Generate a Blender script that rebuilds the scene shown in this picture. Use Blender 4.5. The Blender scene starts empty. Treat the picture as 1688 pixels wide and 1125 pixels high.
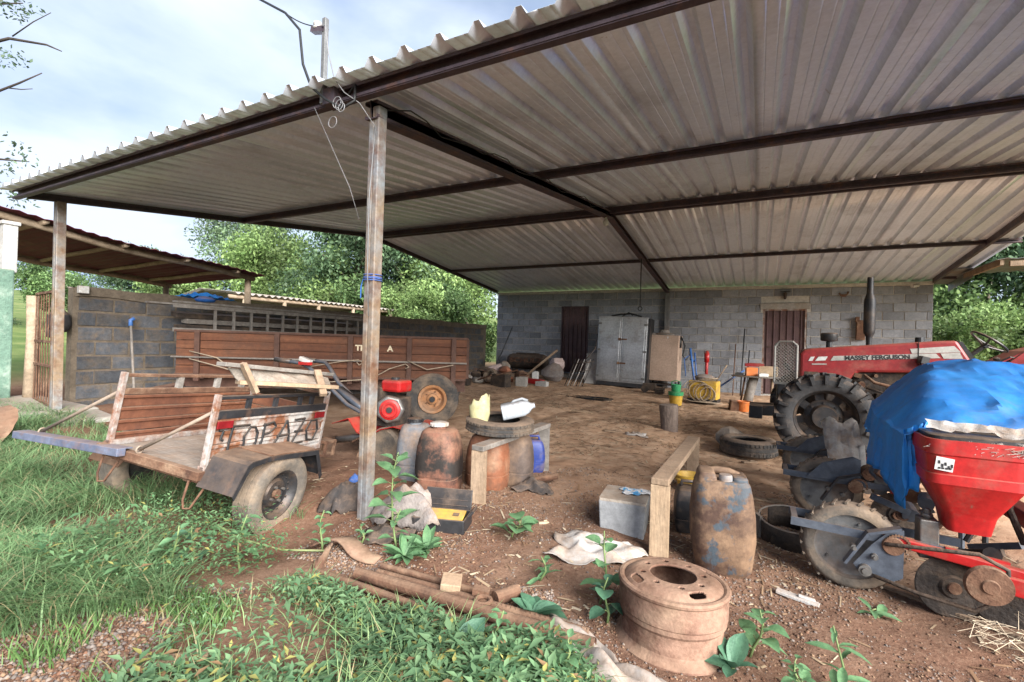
import bpy, math, random
import numpy as np
from mathutils import Vector, Matrix, Euler
PI = math.pi
rad = math.radians
S = bpy.context.scene
COL = S.collection
# ------------------------------------------------------------------ camera
cam = bpy.data.cameras.new('camera'); cam_o = bpy.data.objects.new('camera', cam); COL.objects.link(cam_o)
cam.sensor_width = 36.0; cam.lens = 16.54; cam.clip_start = 0.05; cam.clip_end = 3000
_y, _p, _r = rad(27.55), rad(0.29), rad(1.69)
_f = Vector((-math.sin(_y)*math.cos(_p), math.cos(_y)*math.cos(_p), math.sin(_p)))
_x = Vector((math.cos(_y), math.sin(_y), 0)); _u = _x.cross(_f)
_x2 = _x*math.cos(_r)+_u*math.sin(_r); _u2 = -_x*math.sin(_r)+_u*math.cos(_r)
cm = Matrix((_x2, _u2, -_f)).transposed().to_4x4(); cm.translation = (0, 0, 1.4)
cam_o.matrix_world = cm
S.camera = cam_o
S.cycles.max_bounces = 14; S.cycles.diffuse_bounces = 10
# ------------------------------------------------------------------ sky and sun
SUN_EL, SUN_AZ = 28.0, 120.0        # elevation; compass bearing (from +Y, clockwise) where the sun stands, behind the camera
w = bpy.data.worlds.new('World'); S.world = w; w.use_nodes = True
nt = w.node_tree; nt.nodes.clear()
out = nt.nodes.new('ShaderNodeOutputWorld'); bg = nt.nodes.new('ShaderNodeBackground')
sky = nt.nodes.new('ShaderNodeTexSky'); sky.sky_type = 'NISHITA'; sky.sun_disc = False
sky.sun_elevation = rad(SUN_EL); sky.sun_rotation = rad(SUN_AZ); sky.air_density = 1.0; sky.dust_density = 1.0
tc = nt.nodes.new('ShaderNodeTexCoord'); mp = nt.nodes.new('ShaderNodeMapping'); mp.inputs['Scale'].default_value = (1.0, 1.0, 2.2)
mp.inputs['Location'].default_value = (3.1, 1.4, 0.35)
nz = nt.nodes.new('ShaderNodeTexNoise'); nz.inputs['Scale'].default_value = 1.7; nz.inputs['Detail'].default_value = 7; nz.inputs['Roughness'].default_value = .52; nz.inputs['Distortion'].default_value = .25
rp = nt.nodes.new('ShaderNodeValToRGB'); rp.color_ramp.elements[0].position = .34; rp.color_ramp.elements[0].color = (.42, .42, .42, 1)
rp.color_ramp.elements[1].position = .60; rp.color_ramp.elements[1].color = (1, 1, 1, 1)
n2 = nt.nodes.new('ShaderNodeTexNoise'); n2.inputs['Scale'].default_value = 2.9; n2.inputs['Detail'].default_value = 6
r2 = nt.nodes.new('ShaderNodeValToRGB'); r2.color_ramp.elements[0].position = .36; r2.color_ramp.elements[0].color = (2.4, 3.2, 5.0, 1)
r2.color_ramp.elements[1].position = .62; r2.color_ramp.elements[1].color = (4.6, 5.2, 6.2, 1)
mx = nt.nodes.new('ShaderNodeMixRGB')
L = nt.links.new
L(tc.outputs['Generated'], mp.inputs['Vector']); L(mp.outputs['Vector'], nz.inputs['Vector']); L(mp.outputs['Vector'], n2.inputs['Vector'])
L(nz.outputs['Fac'], rp.inputs['Fac']); L(n2.outputs['Fac'], r2.inputs['Fac'])
L(rp.outputs['Color'], mx.inputs['Fac']); L(sky.outputs['Color'], mx.inputs['Color1']); L(r2.outputs['Color'], mx.inputs['Color2'])
L(mx.outputs['Color'], bg.inputs['Color']); bg.inputs['Strength'].default_value = 0.05
L(bg.outputs['Background'], out.inputs['Surface'])
sun = bpy.data.lights.new('sun', 'SUN'); sun.energy = 3.7; sun.angle = rad(50); sun.color = (1.0, .975, .935)
sun_o = bpy.data.objects.new('sun', sun); COL.objects.link(sun_o)
_sd = Vector((math.sin(rad(SUN_AZ))*math.cos(rad(SUN_EL)), math.cos(rad(SUN_AZ))*math.cos(rad(SUN_EL)), math.sin(rad(SUN_EL))))
sun_o.rotation_euler = _sd.to_track_quat('Z', 'Y').to_euler(); sun_o.location = (0, -5, 12)
S.view_settings.view_transform = 'Standard'; S.view_settings.look = 'None'; S.view_settings.gamma = 1
S.view_settings.exposure = 2.1; S.view_settings.use_curve_mapping = False
# ------------------------------------------------------------------ materials
MATS = {}
def mat(name, cols, scale=6, rough=.75, metal=0., bump=.15, bscale=45, dirt=None, stretch=(1, 1, 1), var=0., spec=.35, transl=0., detail=7, lo=.3, hi=.7, distort=0., alpha=1., trans=0., dust=.22, grime=.20):
    m = bpy.data.materials.new(name); m.use_nodes = True; t = m.node_tree; N = t.nodes; Lk = t.links.new
    p = N['Principled BSDF']; p.inputs['Roughness'].default_value = rough; p.inputs['Metallic'].default_value = metal
    p.inputs['Specular IOR Level'].default_value = spec
    c = N.new('ShaderNodeTexCoord'); mpn = N.new('ShaderNodeMapping'); mpn.inputs['Scale'].default_value = stretch
    oi = N.new('ShaderNodeObjectInfo'); cb = N.new('ShaderNodeVectorMath'); cb.operation = 'SCALE'
    Lk(oi.outputs['Location'], cb.inputs[0]); cb.inputs['Scale'].default_value = 3.7
    ad = N.new('ShaderNodeVectorMath'); ad.operation = 'ADD'
    Lk(c.outputs['Object'], ad.inputs[0]); Lk(cb.outputs[0], ad.inputs[1]); Lk(ad.outputs[0], mpn.inputs['Vector'])
    n = N.new('ShaderNodeTexNoise'); n.inputs['Scale'].default_value = scale; n.inputs['Detail'].default_value = detail
    n.inputs['Roughness'].default_value = .6; n.inputs['Distortion'].default_value = distort
    Lk(mpn.outputs[0], n.inputs['Vector'])
    r = N.new('ShaderNodeValToRGB'); e = r.color_ramp.elements
    k = len(cols)
    e[0].position = lo; e[0].color = (*cols[0], 1)
    e[1].position = hi; e[1].color = (*cols[-1], 1)
    for i in range(1, k-1):
        q = e.new(lo+(hi-lo)*i/(k-1)); q.color = (*cols[i], 1)
    Lk(n.outputs['Fac'], r.inputs['Fac']); col = r.outputs['Color']
    def dirtlayer(col, dc, amt, sc, soft=.12):
        n3 = N.new('ShaderNodeTexNoise'); n3.inputs['Scale'].default_value = sc; n3.inputs['Detail'].default_value = 9; n3.inputs['Roughness'].default_value = .68
        a2 = N.new('ShaderNodeVectorMath'); a2.operation = 'ADD'; a2.inputs[1].default_value = (7.3, 2.1, 5.9)
        Lk(ad.outputs[0], a2.inputs[0]); Lk(a2.outputs[0], n3.inputs['Vector'])
        q = N.new('ShaderNodeValToRGB'); q.color_ramp.elements[0].position = max(0, 1-amt-soft); q.color_ramp.elements[1].position = min(1, 1-amt+soft)
        Lk(n3.outputs['Fac'], q.inputs['Fac'])
        mxn = N.new('ShaderNodeMixRGB'); Lk(q.outputs['Color'], mxn.inputs['Fac']); Lk(col, mxn.inputs['Color1']); mxn.inputs['Color2'].default_value = (*dc, 1)
        return mxn.outputs['Color']
    if dirt:
        for d in (dirt if isinstance(dirt, list) else [dirt]): col = dirtlayer(col, *d)
    if var:
        hs = N.new('ShaderNodeHueSaturation'); mr = N.new('ShaderNodeMapRange'); mr.inputs['To Min'].default_value = 1-var; mr.inputs['To Max'].default_value = 1+var
        Lk(oi.outputs['Random'], mr.inputs['Value']); Lk(mr.outputs[0], hs.inputs['Value']); Lk(col, hs.inputs['Color']); col = hs.outputs['Color']
    if grime:
        ng = N.new('ShaderNodeTexNoise'); ng.inputs['Scale'].default_value = 23; ng.inputs['Detail'].default_value = 10; ng.inputs['Roughness'].default_value = .75; Lk(ad.outputs[0], ng.inputs['Vector'])
        mg = N.new('ShaderNodeMapRange'); mg.inputs['From Min'].default_value = .34; mg.inputs['From Max'].default_value = .66; mg.inputs['To Min'].default_value = 1-grime*1.5; mg.inputs['To Max'].default_value = 1+grime*.6; Lk(ng.outputs['Fac'], mg.inputs['Value'])
        mm = N.new('ShaderNodeVectorMath'); mm.operation = 'SCALE'; Lk(col, mm.inputs[0]); Lk(mg.outputs[0], mm.inputs['Scale']); col = mm.outputs[0]
    if dust:
        ge = N.new('ShaderNodeNewGeometry'); sx = N.new('ShaderNodeSeparateXYZ'); Lk(ge.outputs['True Normal'], sx.inputs[0])
        md = N.new('ShaderNodeMapRange'); md.inputs['From Min'].default_value = .15; md.inputs['From Max'].default_value = .95; md.inputs['To Max'].default_value = dust*2.0; Lk(sx.outputs['Z'], md.inputs['Value'])
        nd = N.new('ShaderNodeTexNoise'); nd.inputs['Scale'].default_value = 9; nd.inputs['Detail'].default_value = 8; nd.inputs['Roughness'].default_value = .7; Lk(ad.outputs[0], nd.inputs['Vector'])
        mu = N.new('ShaderNodeMath'); mu.operation = 'MULTIPLY'; mu.use_clamp = True; Lk(md.outputs[0], mu.inputs[0])
        mq = N.new('ShaderNodeMapRange'); mq.inputs['From Min'].default_value = .3; mq.inputs['From Max'].default_value = .65; mq.inputs['To Min'].default_value = .25; mq.inputs['To Max'].default_value = 1.3; Lk(nd.outputs['Fac'], mq.inputs['Value']); Lk(mq.outputs[0], mu.inputs[1])
        mz = N.new('ShaderNodeMixRGB'); Lk(mu.outputs[0], mz.inputs['Fac']); Lk(col, mz.inputs['Color1']); mz.inputs['Color2'].default_value = (.255, .165, .108, 1); col = mz.outputs['Color']
    Lk(col, p.inputs['Base Color'])
    if bump:
        b = N.new('ShaderNodeBump'); b.inputs['Strength'].default_value = bump; b.inputs['Distance'].default_value = .02
        n4 = N.new('ShaderNodeTexNoise'); n4.inputs['Scale'].default_value = bscale; n4.inputs['Detail'].default_value = 5
        Lk(mpn.outputs[0], n4.inputs['Vector']); Lk(n4.outputs['Fac'], b.inputs['Height']); Lk(b.outputs['Normal'], p.inputs['Normal'])
    if trans: p.inputs['Transmission Weight'].default_value = trans
    if transl:
        tr = N.new('ShaderNodeBsdfTranslucent'); ms = N.new('ShaderNodeMixShader'); ms.inputs['Fac'].default_value = transl
        Lk(col, tr.inputs['Color']); Lk(p.outputs['BSDF'], ms.inputs[1]); Lk(tr.outputs['BSDF'], ms.inputs[2]); Lk(ms.outputs[0], N['Material Output'].inputs['Surface'])
    MATS[name] = m
    return m
DUST = (.30, .185, .115)
mat('galv', [(.63, .69, .78), (.70, .76, .85), (.76, .81, .89)], 2.2, .40, .45, .03, 30, [((.43, .46, .51), .36, 1.3), ((.30, .24, .20), .30, 6, .05)], (1, .25, 1), .05, dust=0, grime=.08)
mat('maroon_steel', [(.050, .036, .044), (.080, .058, .068)], 5, .55, .1, .08, 60, ((.16, .075, .045), .36, 6))
mat('post_steel', [(.19, .21, .225), (.28, .30, .315)], 4, .5, .2, .05, 50, [((.235, .165, .105), .50, 2.6), ((.125, .055, .03), .42, 6)], (1, 1, .35))
mat('grey_steel', [(.12, .12, .12), (.19, .19, .185)], 5, .55, .2, .06, 50, ((.20, .13, .085), .38, 3))
mat('block', [(.19, .20, .22), (.265, .275, .295)], 7, .95, 0, .5, 130, ((.33, .29, .24), .30, 1.1), (1, 1, 1), .24)
mat('block_dark', [(.05, .054, .062), (.095, .099, .108)], 6, .95, 0, .5, 110, [((.14, .105, .07), .42, 2.2), ((.15, .11, .075), .36, 9)], (1, 1, 1), .2)
mat('mortar', [(.38, .355, .32), (.52, .49, .44)], 9, .95, 0, .5, 90)
mat('mortar_dark', [(.10, .078, .056), (.165, .13, .095)], 7, .95, 0, .5, 90)
mat('concrete', [(.23, .215, .195), (.33, .31, .28)], 6, .9, 0, .3, 80, ((.24, .19, .14), .36, 3))
mat('door_steel', [(.075, .042, .045), (.11, .066, .066)], 4, .5, .1, .04, 60, ((.15, .10, .08), .35, 5))
mat('wood', [(.20, .135, .085), (.33, .24, .165)], 7, .85, 0, .35, 60, ((.14, .09, .06), .34, 4), (1, 1, .18))
mat('wood_pale', [(.27, .185, .115), (.38, .28, .185)], 8, .8, 0, .3, 60, ((.26, .18, .12), .36, 5), (1, 1, .2))
mat('wood_grey', [(.14, .125, .11), (.25, .225, .20)], 9, .9, 0, .4, 60, ((.13, .10, .08), .35, 6), (.25, 1, 1))
mat('trailer_wood', [(.068, .022, .010), (.11, .038, .016), (.16, .062, .028)], 5, .7, 0, .2, 50, ((.085, .040, .023), .37, 2.2), (.14, 1, 3), .1, dust=.08)
mat('trailer_frame', [(.06, .028, .019), (.10, .05, .034)], 6, .7, .1, .15, 50, ((.10, .05, .035), .36, 5))
mat('rust', [(.06, .028, .018), (.12, .06, .036), (.185, .10, .06)], 7, .9, .1, .3, 70, ((.30, .20, .13), .36, 5))
mat('rust_white', [(.12, .045, .022), (.20, .082, .04), (.34, .30, .27), (.41, .395, .375)], 3.4, .7, 0, .12, 60, ((.15, .055, .03), .38, 5), (1, 1, 1), 0, .35, 0, 8, .36, .60)
mat('rust_inner', [(.075, .028, .016), (.125, .046, .024), (.19, .075, .038), (.38, .37, .36)], 2.6, .8, 0, .15, 60, ((.085, .04, .028), .36, 6), lo=.3, hi=.8)
mat('white_paint_worn', [(.27, .25, .235), (.40, .385, .365)], 5, .6, 0, .1, 60, ((.17, .07, .035), .50, 7))
mat('black_paint', [(.014, .014, .016), (.03, .03, .033)], 6, .55, 0, .1, 60, ((.12, .065, .04), .33, 6))
mat('spray_black', [(.012, .012, .013), (.02, .02, .021)], 6, .7, 0, 0)
mat('blue_paint_worn', [(.065, .078, .125), (.13, .145, .20)], 5, .6, 0, .1, 60, ((.17, .10, .08), .36, 9))
mat('red_reflector', [(.15, .008, .011), (.21, .012, .016)], 5, .25, 0, 0, spec=.6)
mat('tyre', [(.028, .027, .027), (.055, .052, .049)], 6, .9, 0, .2, 80, ((.20, .145, .10), .44, 3.0))
mat('tyre_dusty', [(.085, .075, .065), (.15, .125, .10)], 5, .95, 0, .2, 80, ((.26, .19, .13), .46, 4))
mat('tyre_dark', [(.030, .030, .032), (.052, .051, .052)], 5, .85, 0, .25, 60, ((.12, .095, .075), .36, 3))
mat('black_rim', [(.022, .022, .024), (.045, .044, .045)], 6, .5, .3, .08, 60, ((.13, .085, .055), .38, 5))
mat('orange_rim', [(.34, .15, .06), (.42, .21, .095)], 5, .75, 0, .1, 60, ((.26, .16, .10), .42, 4))
mat('rim_rust', [(.205, .112, .078), (.275, .165, .115), (.15, .072, .05)], 4, .85, .05, .2, 60, [((.10, .045, .027), .49, 4.0, .07), ((.30, .21, .14), .36, 2.2)])
mat('red_paint', [(.33, .008, .009), (.42, .014, .013)], 3, .42, 0, .03, 50, [((.24, .085, .06), .36, 3.5), ((.20, .13, .09), .29, 14, .03)], spec=.5)
mat('tractor_red', [(.20, .010, .012), (.26, .016, .017)], 3, .42, 0, .03, 50, ((.27, .10, .07), .34, 3), spec=.5)
mat('tractor_silver', [(.30, .29, .27), (.39, .38, .35)], 4, .45, .1, .02, 50, ((.32, .24, .18), .33, 4))
mat('white_sticker', [(.50, .50, .48), (.58, .58, .56)], 5, .5, 0, 0)
mat('engine_dark', [(.024, .02, .018), (.06, .046, .038)], 12, .8, .2, .5, 40, ((.11, .075, .05), .42, 7))
mat('aluminium', [(.14, .135, .13), (.22, .215, .205)], 7, .45, .6, .1, 60, ((.2, .14, .1), .35, 6))
mat('tarp_blue', [(.008, .17, .54), (.015, .235, .66), (.03, .30, .74)], 2.4, .55, 0, .12, 18, ((.16, .22, .34), .33, 2.3), spec=.4, transl=.12, dust=.05, grime=.10)
mat('tarp_edge', [(.5, .52, .55), (.7, .71, .72)], 20, .8, 0, .2, 60)
mat('plastic_black', [(.016, .016, .018), (.032, .032, .034)], 5, .4, 0, .05, 60, ((.14, .10, .075), .34, 5))
mat('plastic_grey', [(.12, .135, .155), (.18, .19, .205)], 5, .6, 0, .08, 60, ((.33, .215, .14), .43, 3.2))
mat('drum_red', [(.175, .07, .045), (.24, .11, .07)], 3, .7, 0, .1, 60, [((.22, .14, .09), .40, 3), ((.022, .018, .016), .49, 2.6, .06)])
mat('drum_orange', [(.17, .056, .026), (.225, .085, .042)], 3, .7, 0, .1, 60, [((.29, .19, .12), .42, 3), ((.10, .06, .04), .35, 4)])
mat('drum_dark', [(.055, .042, .038), (.11, .08, .065)], 3, .7, 0, .1, 60, ((.21, .135, .085), .40, 3))
mat('drum_brown', [(.175, .105, .062), (.245, .155, .095)], 2.4, .75, 0, .12, 60, [((.06, .032, .022), .53, 3.0, .08), ((.05, .065, .08), .42, 4.5, .025)], (1, 1, .5))
mat('plastic_blue', [(.015, .035, .19), (.03, .06, .26)], 4, .45, 0, .05, 60, ((.2, .15, .12), .36, 5))
mat('plastic_white', [(.40, .44, .48), (.50, .53, .56)], 4, .4, 0, .03, 40, ((.55, .5, .44), .30, 4), transl=.3)
mat('plastic_yellow', [(.50, .46, .24), (.58, .55, .34)], 4, .45, 0, .03, 40, ((.45, .36, .2), .34, 5), transl=.2)
mat('yellow_paint', [(.50, .30, .035), (.60, .38, .06)], 4, .5, 0, .05, 60, ((.27, .17, .09), .40, 4))
mat('green_plastic', [(.03, .24, .09), (.05, .32, .13)], 4, .45, 0, .03)
mat('orange_plastic', [(.55, .13, .025), (.63, .19, .05)], 4, .5, 0, .05, 60, ((.4, .24, .14), .36, 4))
mat('styrofoam', [(.26, .265, .27), (.335, .34, .345)], 4, .85, 0, .15, 140, [((.26, .21, .165), .36, 3)])
mat('foam_top', [(.34, .29, .235), (.45, .40, .34)], 5, .9, 0, .2, 100, ((.26, .18, .12), .46, 5))
mat('sack_white', [(.40, .385, .365), (.54, .525, .505)], 5, .85, 0, .35, 220, ((.40, .27, .18), .40, 5), transl=.1)
mat('plastic_sheet', [(.34, .30, .265), (.46, .42, .39)], 5, .5, 0, .2, 30, ((.38, .27, .19), .42, 4), transl=.15)
mat('rag_grey', [(.17, .15, .145), (.28, .25, .235)], 6, .95, 0, .4, 60, ((.22, .15, .10), .4, 5))
mat('rag_black', [(.018, .018, .02), (.045, .042, .042)], 6, .9, 0, .3, 60, ((.15, .10, .07), .34, 6))
mat('rag_blue_white', [(.03, .26, .55), (.06, .38, .66), (.74, .75, .76), (.78, .78, .78)], 9, .8, 0, .2, 60, lo=.40, hi=.54)
mat('rag_pink', [(.45, .33, .31), (.62, .50, .47)], 6, .9, 0, .3, 60)
mat('cloth_blue', [(.012, .07, .26), (.02, .11, .36)], 6, .7, 0, .2, 40)
mat('lean_roof', [(.085, .010, .024), (.125, .018, .036)], 4, .8, 0, .1, 50, ((.14, .06, .05), .35, 4))
mat('green_wall', [(.095, .165, .125), (.135, .215, .165)], 5, .9, 0, .4, 60, ((.33, .40, .33), .36, 3))
mat('white_wall', [(.32, .31, .295), (.42, .41, .39)], 4, .85, 0, .2, 60, ((.36, .30, .24), .36, 4))
mat('asbestos', [(.34, .315, .285), (.46, .43, .39)], 5, .9, 0, .2, 60, ((.2, .155, .12), .38, 4))
mat('timber_pole', [(.25, .185, .125), (.40, .31, .22)], 6, .9, 0, .3, 50, ((.17, .115, .075), .36, 6))
mat('galv_cabinet', [(.33, .335, .335), (.50, .505, .51)], 3, .34, .75, .12, 9, ((.27, .24, .21), .36, 3))
mat('brown_cabinet', [(.36, .255, .19), (.42, .305, .235)], 3, .65, 0, .04, 60, ((.30, .22, .165), .4, 4))
mat('bark', [(.085, .065, .05), (.19, .155, .12)], 10, .95, 0, .8, 30, ((.25, .215, .18), .36, 4), (1, 1, .35))
mat('stump', [(.115, .085, .07), (.22, .17, .14)], 10, .95, 0, .7, 40, stretch=(1, 1, .25))
mat('wire_black', [(.012, .012, .013), (.02, .02, .02)], 5, .5, 0, 0, dust=0)
mat('twig', [(.028, .022, .018), (.055, .044, .036)], 12, .9, 0, .3, dust=0)
mat('wire_grey', [(.15, .15, .155), (.20, .20, .205)], 5, .5, 0, 0)
mat('rope', [(.26, .20, .145), (.36, .29, .21)], 30, .9, 0, .3, 200)
mat('rod_rust', [(.20, .15, .115), (.29, .23, .18)], 9, .7, .1, .1, 60)
mat('stone', [(.17, .145, .12), (.28, .25, .215)], 8, .95, 0, .4, 60)
mat('brick_red', [(.28, .10, .055), (.37, .155, .09)], 7, .95, 0, .3, 70)
mat('straw', [(.50, .40, .28), (.64, .54, .40)], 12, .9, 0, .1)
mat('cardboard', [(.40, .29, .18), (.5, .38, .26)], 6, .9, 0, .1)
mat('letter_dark', [(.02, .02, .022), (.03, .03, .03)], 5, .5, 0, 0)
mat('letter_cream', [(.55, .45, .30), (.66, .56, .40)], 12, .7, 0, 0)
mat('leaf_weed', [(.085, .185, .085), (.15, .275, .13)], 7, .55, 0, .15, 40, ((.20, .26, .07), .28, 5), (1, 1, 1), .22, .4, .28, dust=0, grime=.12)
mat('leaf_dark', [(.055, .135, .08), (.09, .195, .115)], 7, .5, 0, .2, 30, None, (1, 1, 1), .2, .4, .2, dust=0, grime=.12)
mat('stem_green', [(.10, .16, .055), (.17, .22, .085)], 7, .7, 0, .1)
mat('bulb_glass', [(.72, .73, .70), (.8, .8, .78)], 4, .15, 0, 0, transl=.4)
mat('cap_white', [(.42, .41, .39), (.55, .54, .52)], 5, .5, 0, .05, 60, ((.3, .2, .13), .42, 8))
mat('handle_steel', [(.055, .065, .085), (.10, .115, .14)], 6, .45, .2, .05)
mat('paint_blue', [(.03, .10, .30), (.06, .16, .40)], 6, .5, 0, .05, 60, ((.2, .15, .11), .34, 6))
def vcol_mat(name, rough, transl=0., bump=0., spec=.3):
    m = bpy.data.materials.new(name); m.use_nodes = True; t = m.node_tree; p = t.nodes['Principled BSDF']; p.inputs['Roughness'].default_value = rough
    p.inputs['Specular IOR Level'].default_value = spec
    a = t.nodes.new('ShaderNodeVertexColor'); a.layer_name = 'Col'; t.links.new(a.outputs['Color'], p.inputs['Base Color'])
    if transl:
        tr = t.nodes.new('ShaderNodeBsdfTranslucent'); ms = t.nodes.new('ShaderNodeMixShader'); ms.inputs['Fac'].default_value = transl
        t.links.new(a.outputs['Color'], tr.inputs['Color']); t.links.new(p.outputs['BSDF'], ms.inputs[1]); t.links.new(tr.outputs['BSDF'], ms.inputs[2])
        t.links.new(ms.outputs[0], t.nodes['Material Output'].inputs['Surface'])
    MATS[name] = m
vcol_mat('foliage', .5, .35); vcol_mat('grass_blades', .55, .35); vcol_mat('pebbles', .9); vcol_mat('litter', .9)
# ------------------------------------------------------------------ mesh helpers
def V(*a): return Vector(a)
def gz(x, y): return .057-.036*x+.0141*y
class B:
    def __init__(s): s.v = []; s.f = []
    def add(s, vs, fs):
        o = len(s.v); s.v += [tuple(v) for v in vs]; s.f += [tuple(i+o for i in f) for f in fs]; return s
    def box(s, c, d, R=None):
        hx, hy, hz = d[0]/2, d[1]/2, d[2]/2; c = Vector(c); vs = []
        R = Euler(R).to_matrix() if isinstance(R, tuple) else R
        for z in (-hz, hz):
            for x, y in ((-hx, -hy), (hx, -hy), (hx, hy), (-hx, hy)):
                q = Vector((x, y, z)); vs.append(c+(R @ q if R else q))
        return s.add(vs, [(3, 2, 1, 0), (4, 5, 6, 7), (0, 1, 5, 4), (1, 2, 6, 5), (2, 3, 7, 6), (3, 0, 4, 7)])
    def bar(s, a, b, wd, ht, up=(0, 0, 1)):
        a = Vector(a); b = Vector(b); d = b-a; l = d.length; d.normalize(); up = Vector(up)
        x = d.cross(up)
        if x.length < 1e-4: x = d.cross(Vector((1, 0, 0)))
        x.normalize(); z = x.cross(d)
        return s.box((a+b)/2, (wd, l, ht), Matrix((x, d, z)).transposed())
    def tube(s, pts, r, n=8, closed=False, caps=True):
        pts = [Vector(p) for p in pts]; m = len(pts); rs = r if isinstance(r, (list, tuple)) else [r]*m; vs = []; fs = []
        prev = None
        for i, p in enumerate(pts):
            if closed: d = pts[(i+1) % m]-pts[i-1]
            else: d = pts[min(i+1, m-1)]-pts[max(i-1, 0)]
            if d.length < 1e-9: d = Vector((0, 0, 1))
            d.normalize()
            if prev is None:
                a = Vector((0, 0, 1)) if abs(d.z) < .9 else Vector((1, 0, 0)); x = d.cross(a)
            else: x = prev-d*prev.dot(d)
            x.normalize(); prev = x; y = d.cross(x)
            for k in range(n):
                t = 2*PI*k/n; vs.append(p+(x*math.cos(t)+y*math.sin(t))*rs[i])
        for i in range(m if closed else m-1):
            j = (i+1) % m
            for k in range(n): fs.append((i*n+k, i*n+(k+1) % n, j*n+(k+1) % n, j*n+k))
        if caps and not closed: fs.append(tuple(range(n-1, -1, -1))); fs.append(tuple((m-1)*n+k for k in range(n)))
        return s.add(vs, fs)
    def cyl(s, a, b, r, r2=None, n=14): return s.tube([a, b], [r, r if r2 is None else r2], n)
    def lathe(s, prof, n=32, M=None, closed=False, sx=1., sy=1.):
        vs = []; fs = []; m = len(prof)
        for i, (r, z) in enumerate(prof):
            for k in range(n):
                t = 2*PI*k/n; q = Vector((r*math.cos(t)*sx, r*math.sin(t)*sy, z)); vs.append(M @ q if M else q)
        for i in range(m if closed else m-1):
            j = (i+1) % m
            for k in range(n): fs.append((i*n+k, i*n+(k+1) % n, j*n+(k+1) % n, j*n+k))
        if not closed:
            if prof[0][0] > 1e-5: fs.append(tuple(range(n-1, -1, -1)))
            if prof[-1][0] > 1e-5: fs.append(tuple((m-1)*n+k for k in range(n)))
        return s.add(vs, fs)
    def prism(s, poly, depth, M=None):
        n = len(poly); vs = [Vector((x, y, 0)) for x, y in poly]+[Vector((x, y, depth)) for x, y in poly]
        if M: vs = [M @ v for v in vs]
        return s.add(vs, [tuple(range(n-1, -1, -1)), tuple(range(n, 2*n))]+[(i, (i+1) % n, n+(i+1) % n, n+i) for i in range(n)])
    def grid(s, P):
        a = len(P); b = len(P[0]); vs = [q for row in P for q in row]
        return s.add(vs, [(i*b+j, i*b+j+1, (i+1)*b+j+1, (i+1)*b+j) for i in range(a-1) for j in range(b-1)])
    def ring(s, c, r, t, axis='Z', n=32, m=8, M=None):
        pts = []
        for k in range(n):
            a = 2*PI*k/n; q = {'Z': (math.cos(a), math.sin(a), 0), 'Y': (math.cos(a), 0, math.sin(a)), 'X': (0, math.cos(a), math.sin(a))}[axis]
            q = Vector(c)+Vector(q)*r; pts.append(M @ q if M else q)
        return s.tube(pts, t, m, closed=True)
    def build(s, name, m, parent=None, smooth=False, bevel=0., solid=0., world=False):
        vs = s.v
        if parent is not None and world:
            Mi = MW[parent.name].inverted(); vs = [Mi @ Vector(v) for v in vs]
        me = bpy.data.meshes.new(name); me.from_pydata([tuple(v) for v in vs], [], s.f); me.update()
        if m: me.materials.append(MATS[m])
        o = bpy.data.objects.new(name, me); COL.objects.link(o)
        if parent is not None: o.parent = parent
        if smooth:
            me.shade_smooth()
            if smooth is not True: me.set_sharp_from_angle(angle=rad(smooth))
        if solid:
            k = o.modifiers.new('solid', 'SOLIDIFY'); k.thickness = solid; k.offset = 0
        if bevel:
            k = o.modifiers.new('bevel', 'BEVEL'); k.width = bevel; k.segments = 2; k.limit_method = 'ANGLE'; k.angle_limit = rad(40)
        return o
MW = {}
def tag(o, label, cat, group=None, kind=None):
    if label: o['label'] = label
    if cat: o['category'] = cat
    if group: o['group'] = group
    if kind: o['kind'] = kind
    return o
def thing(name, label, cat, loc=(0, 0, 0), rot=(0, 0, 0), group=None):
    o = bpy.data.objects.new(name, None); COL.objects.link(o); o.empty_display_size = .1
    o.location = loc; o.rotation_euler = rot; tag(o, label, cat, group)
    MW[o.name] = Matrix.Translation(Vector(loc)) @ Euler(rot).to_matrix().to_4x4()
    return o
def place(mesh, name, parent, loc, rot=(0, 0, 0), sc=(1, 1, 1)):
    o = bpy.data.objects.new(name, mesh); COL.objects.link(o); o.parent = parent; o.location = loc; o.rotation_euler = rot; o.scale = sc
    return o
def mesh_of(b, name, m, smooth=False):
    me = bpy.data.meshes.new(name); me.from_pydata(b.v, [], b.f); me.update(); me.materials.append(MATS[m])
    if smooth:
        me.shade_smooth()
        if smooth is not True: me.set_sharp_from_angle(angle=rad(smooth))
    return me
def text(name, s, size, m, parent, M, squash=1., thick=.002, bold=.0):
    cu = bpy.data.curves.new(name, 'FONT'); cu.body = s; cu.size = size; cu.extrude = thick; cu.offset = bold; cu.align_x = 'CENTER'; cu.align_y = 'CENTER'
    t = bpy.data.objects.new(name+'_tmp', cu); COL.objects.link(t)
    bpy.context.view_layer.update()
    me = bpy.data.meshes.new_from_object(t.evaluated_get(bpy.context.evaluated_depsgraph_get())); bpy.data.objects.remove(t)
    me.name = name; me.materials.clear(); me.materials.append(MATS[m])
    for v in me.vertices: v.co = M @ Vector((v.co.x*squash, v.co.y, v.co.z))
    o = bpy.data.objects.new(name, me); COL.objects.link(o); o.parent = parent
    return o
RNG = np.random.default_rng(7)
_tab = RNG.random((256, 256))
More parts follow.
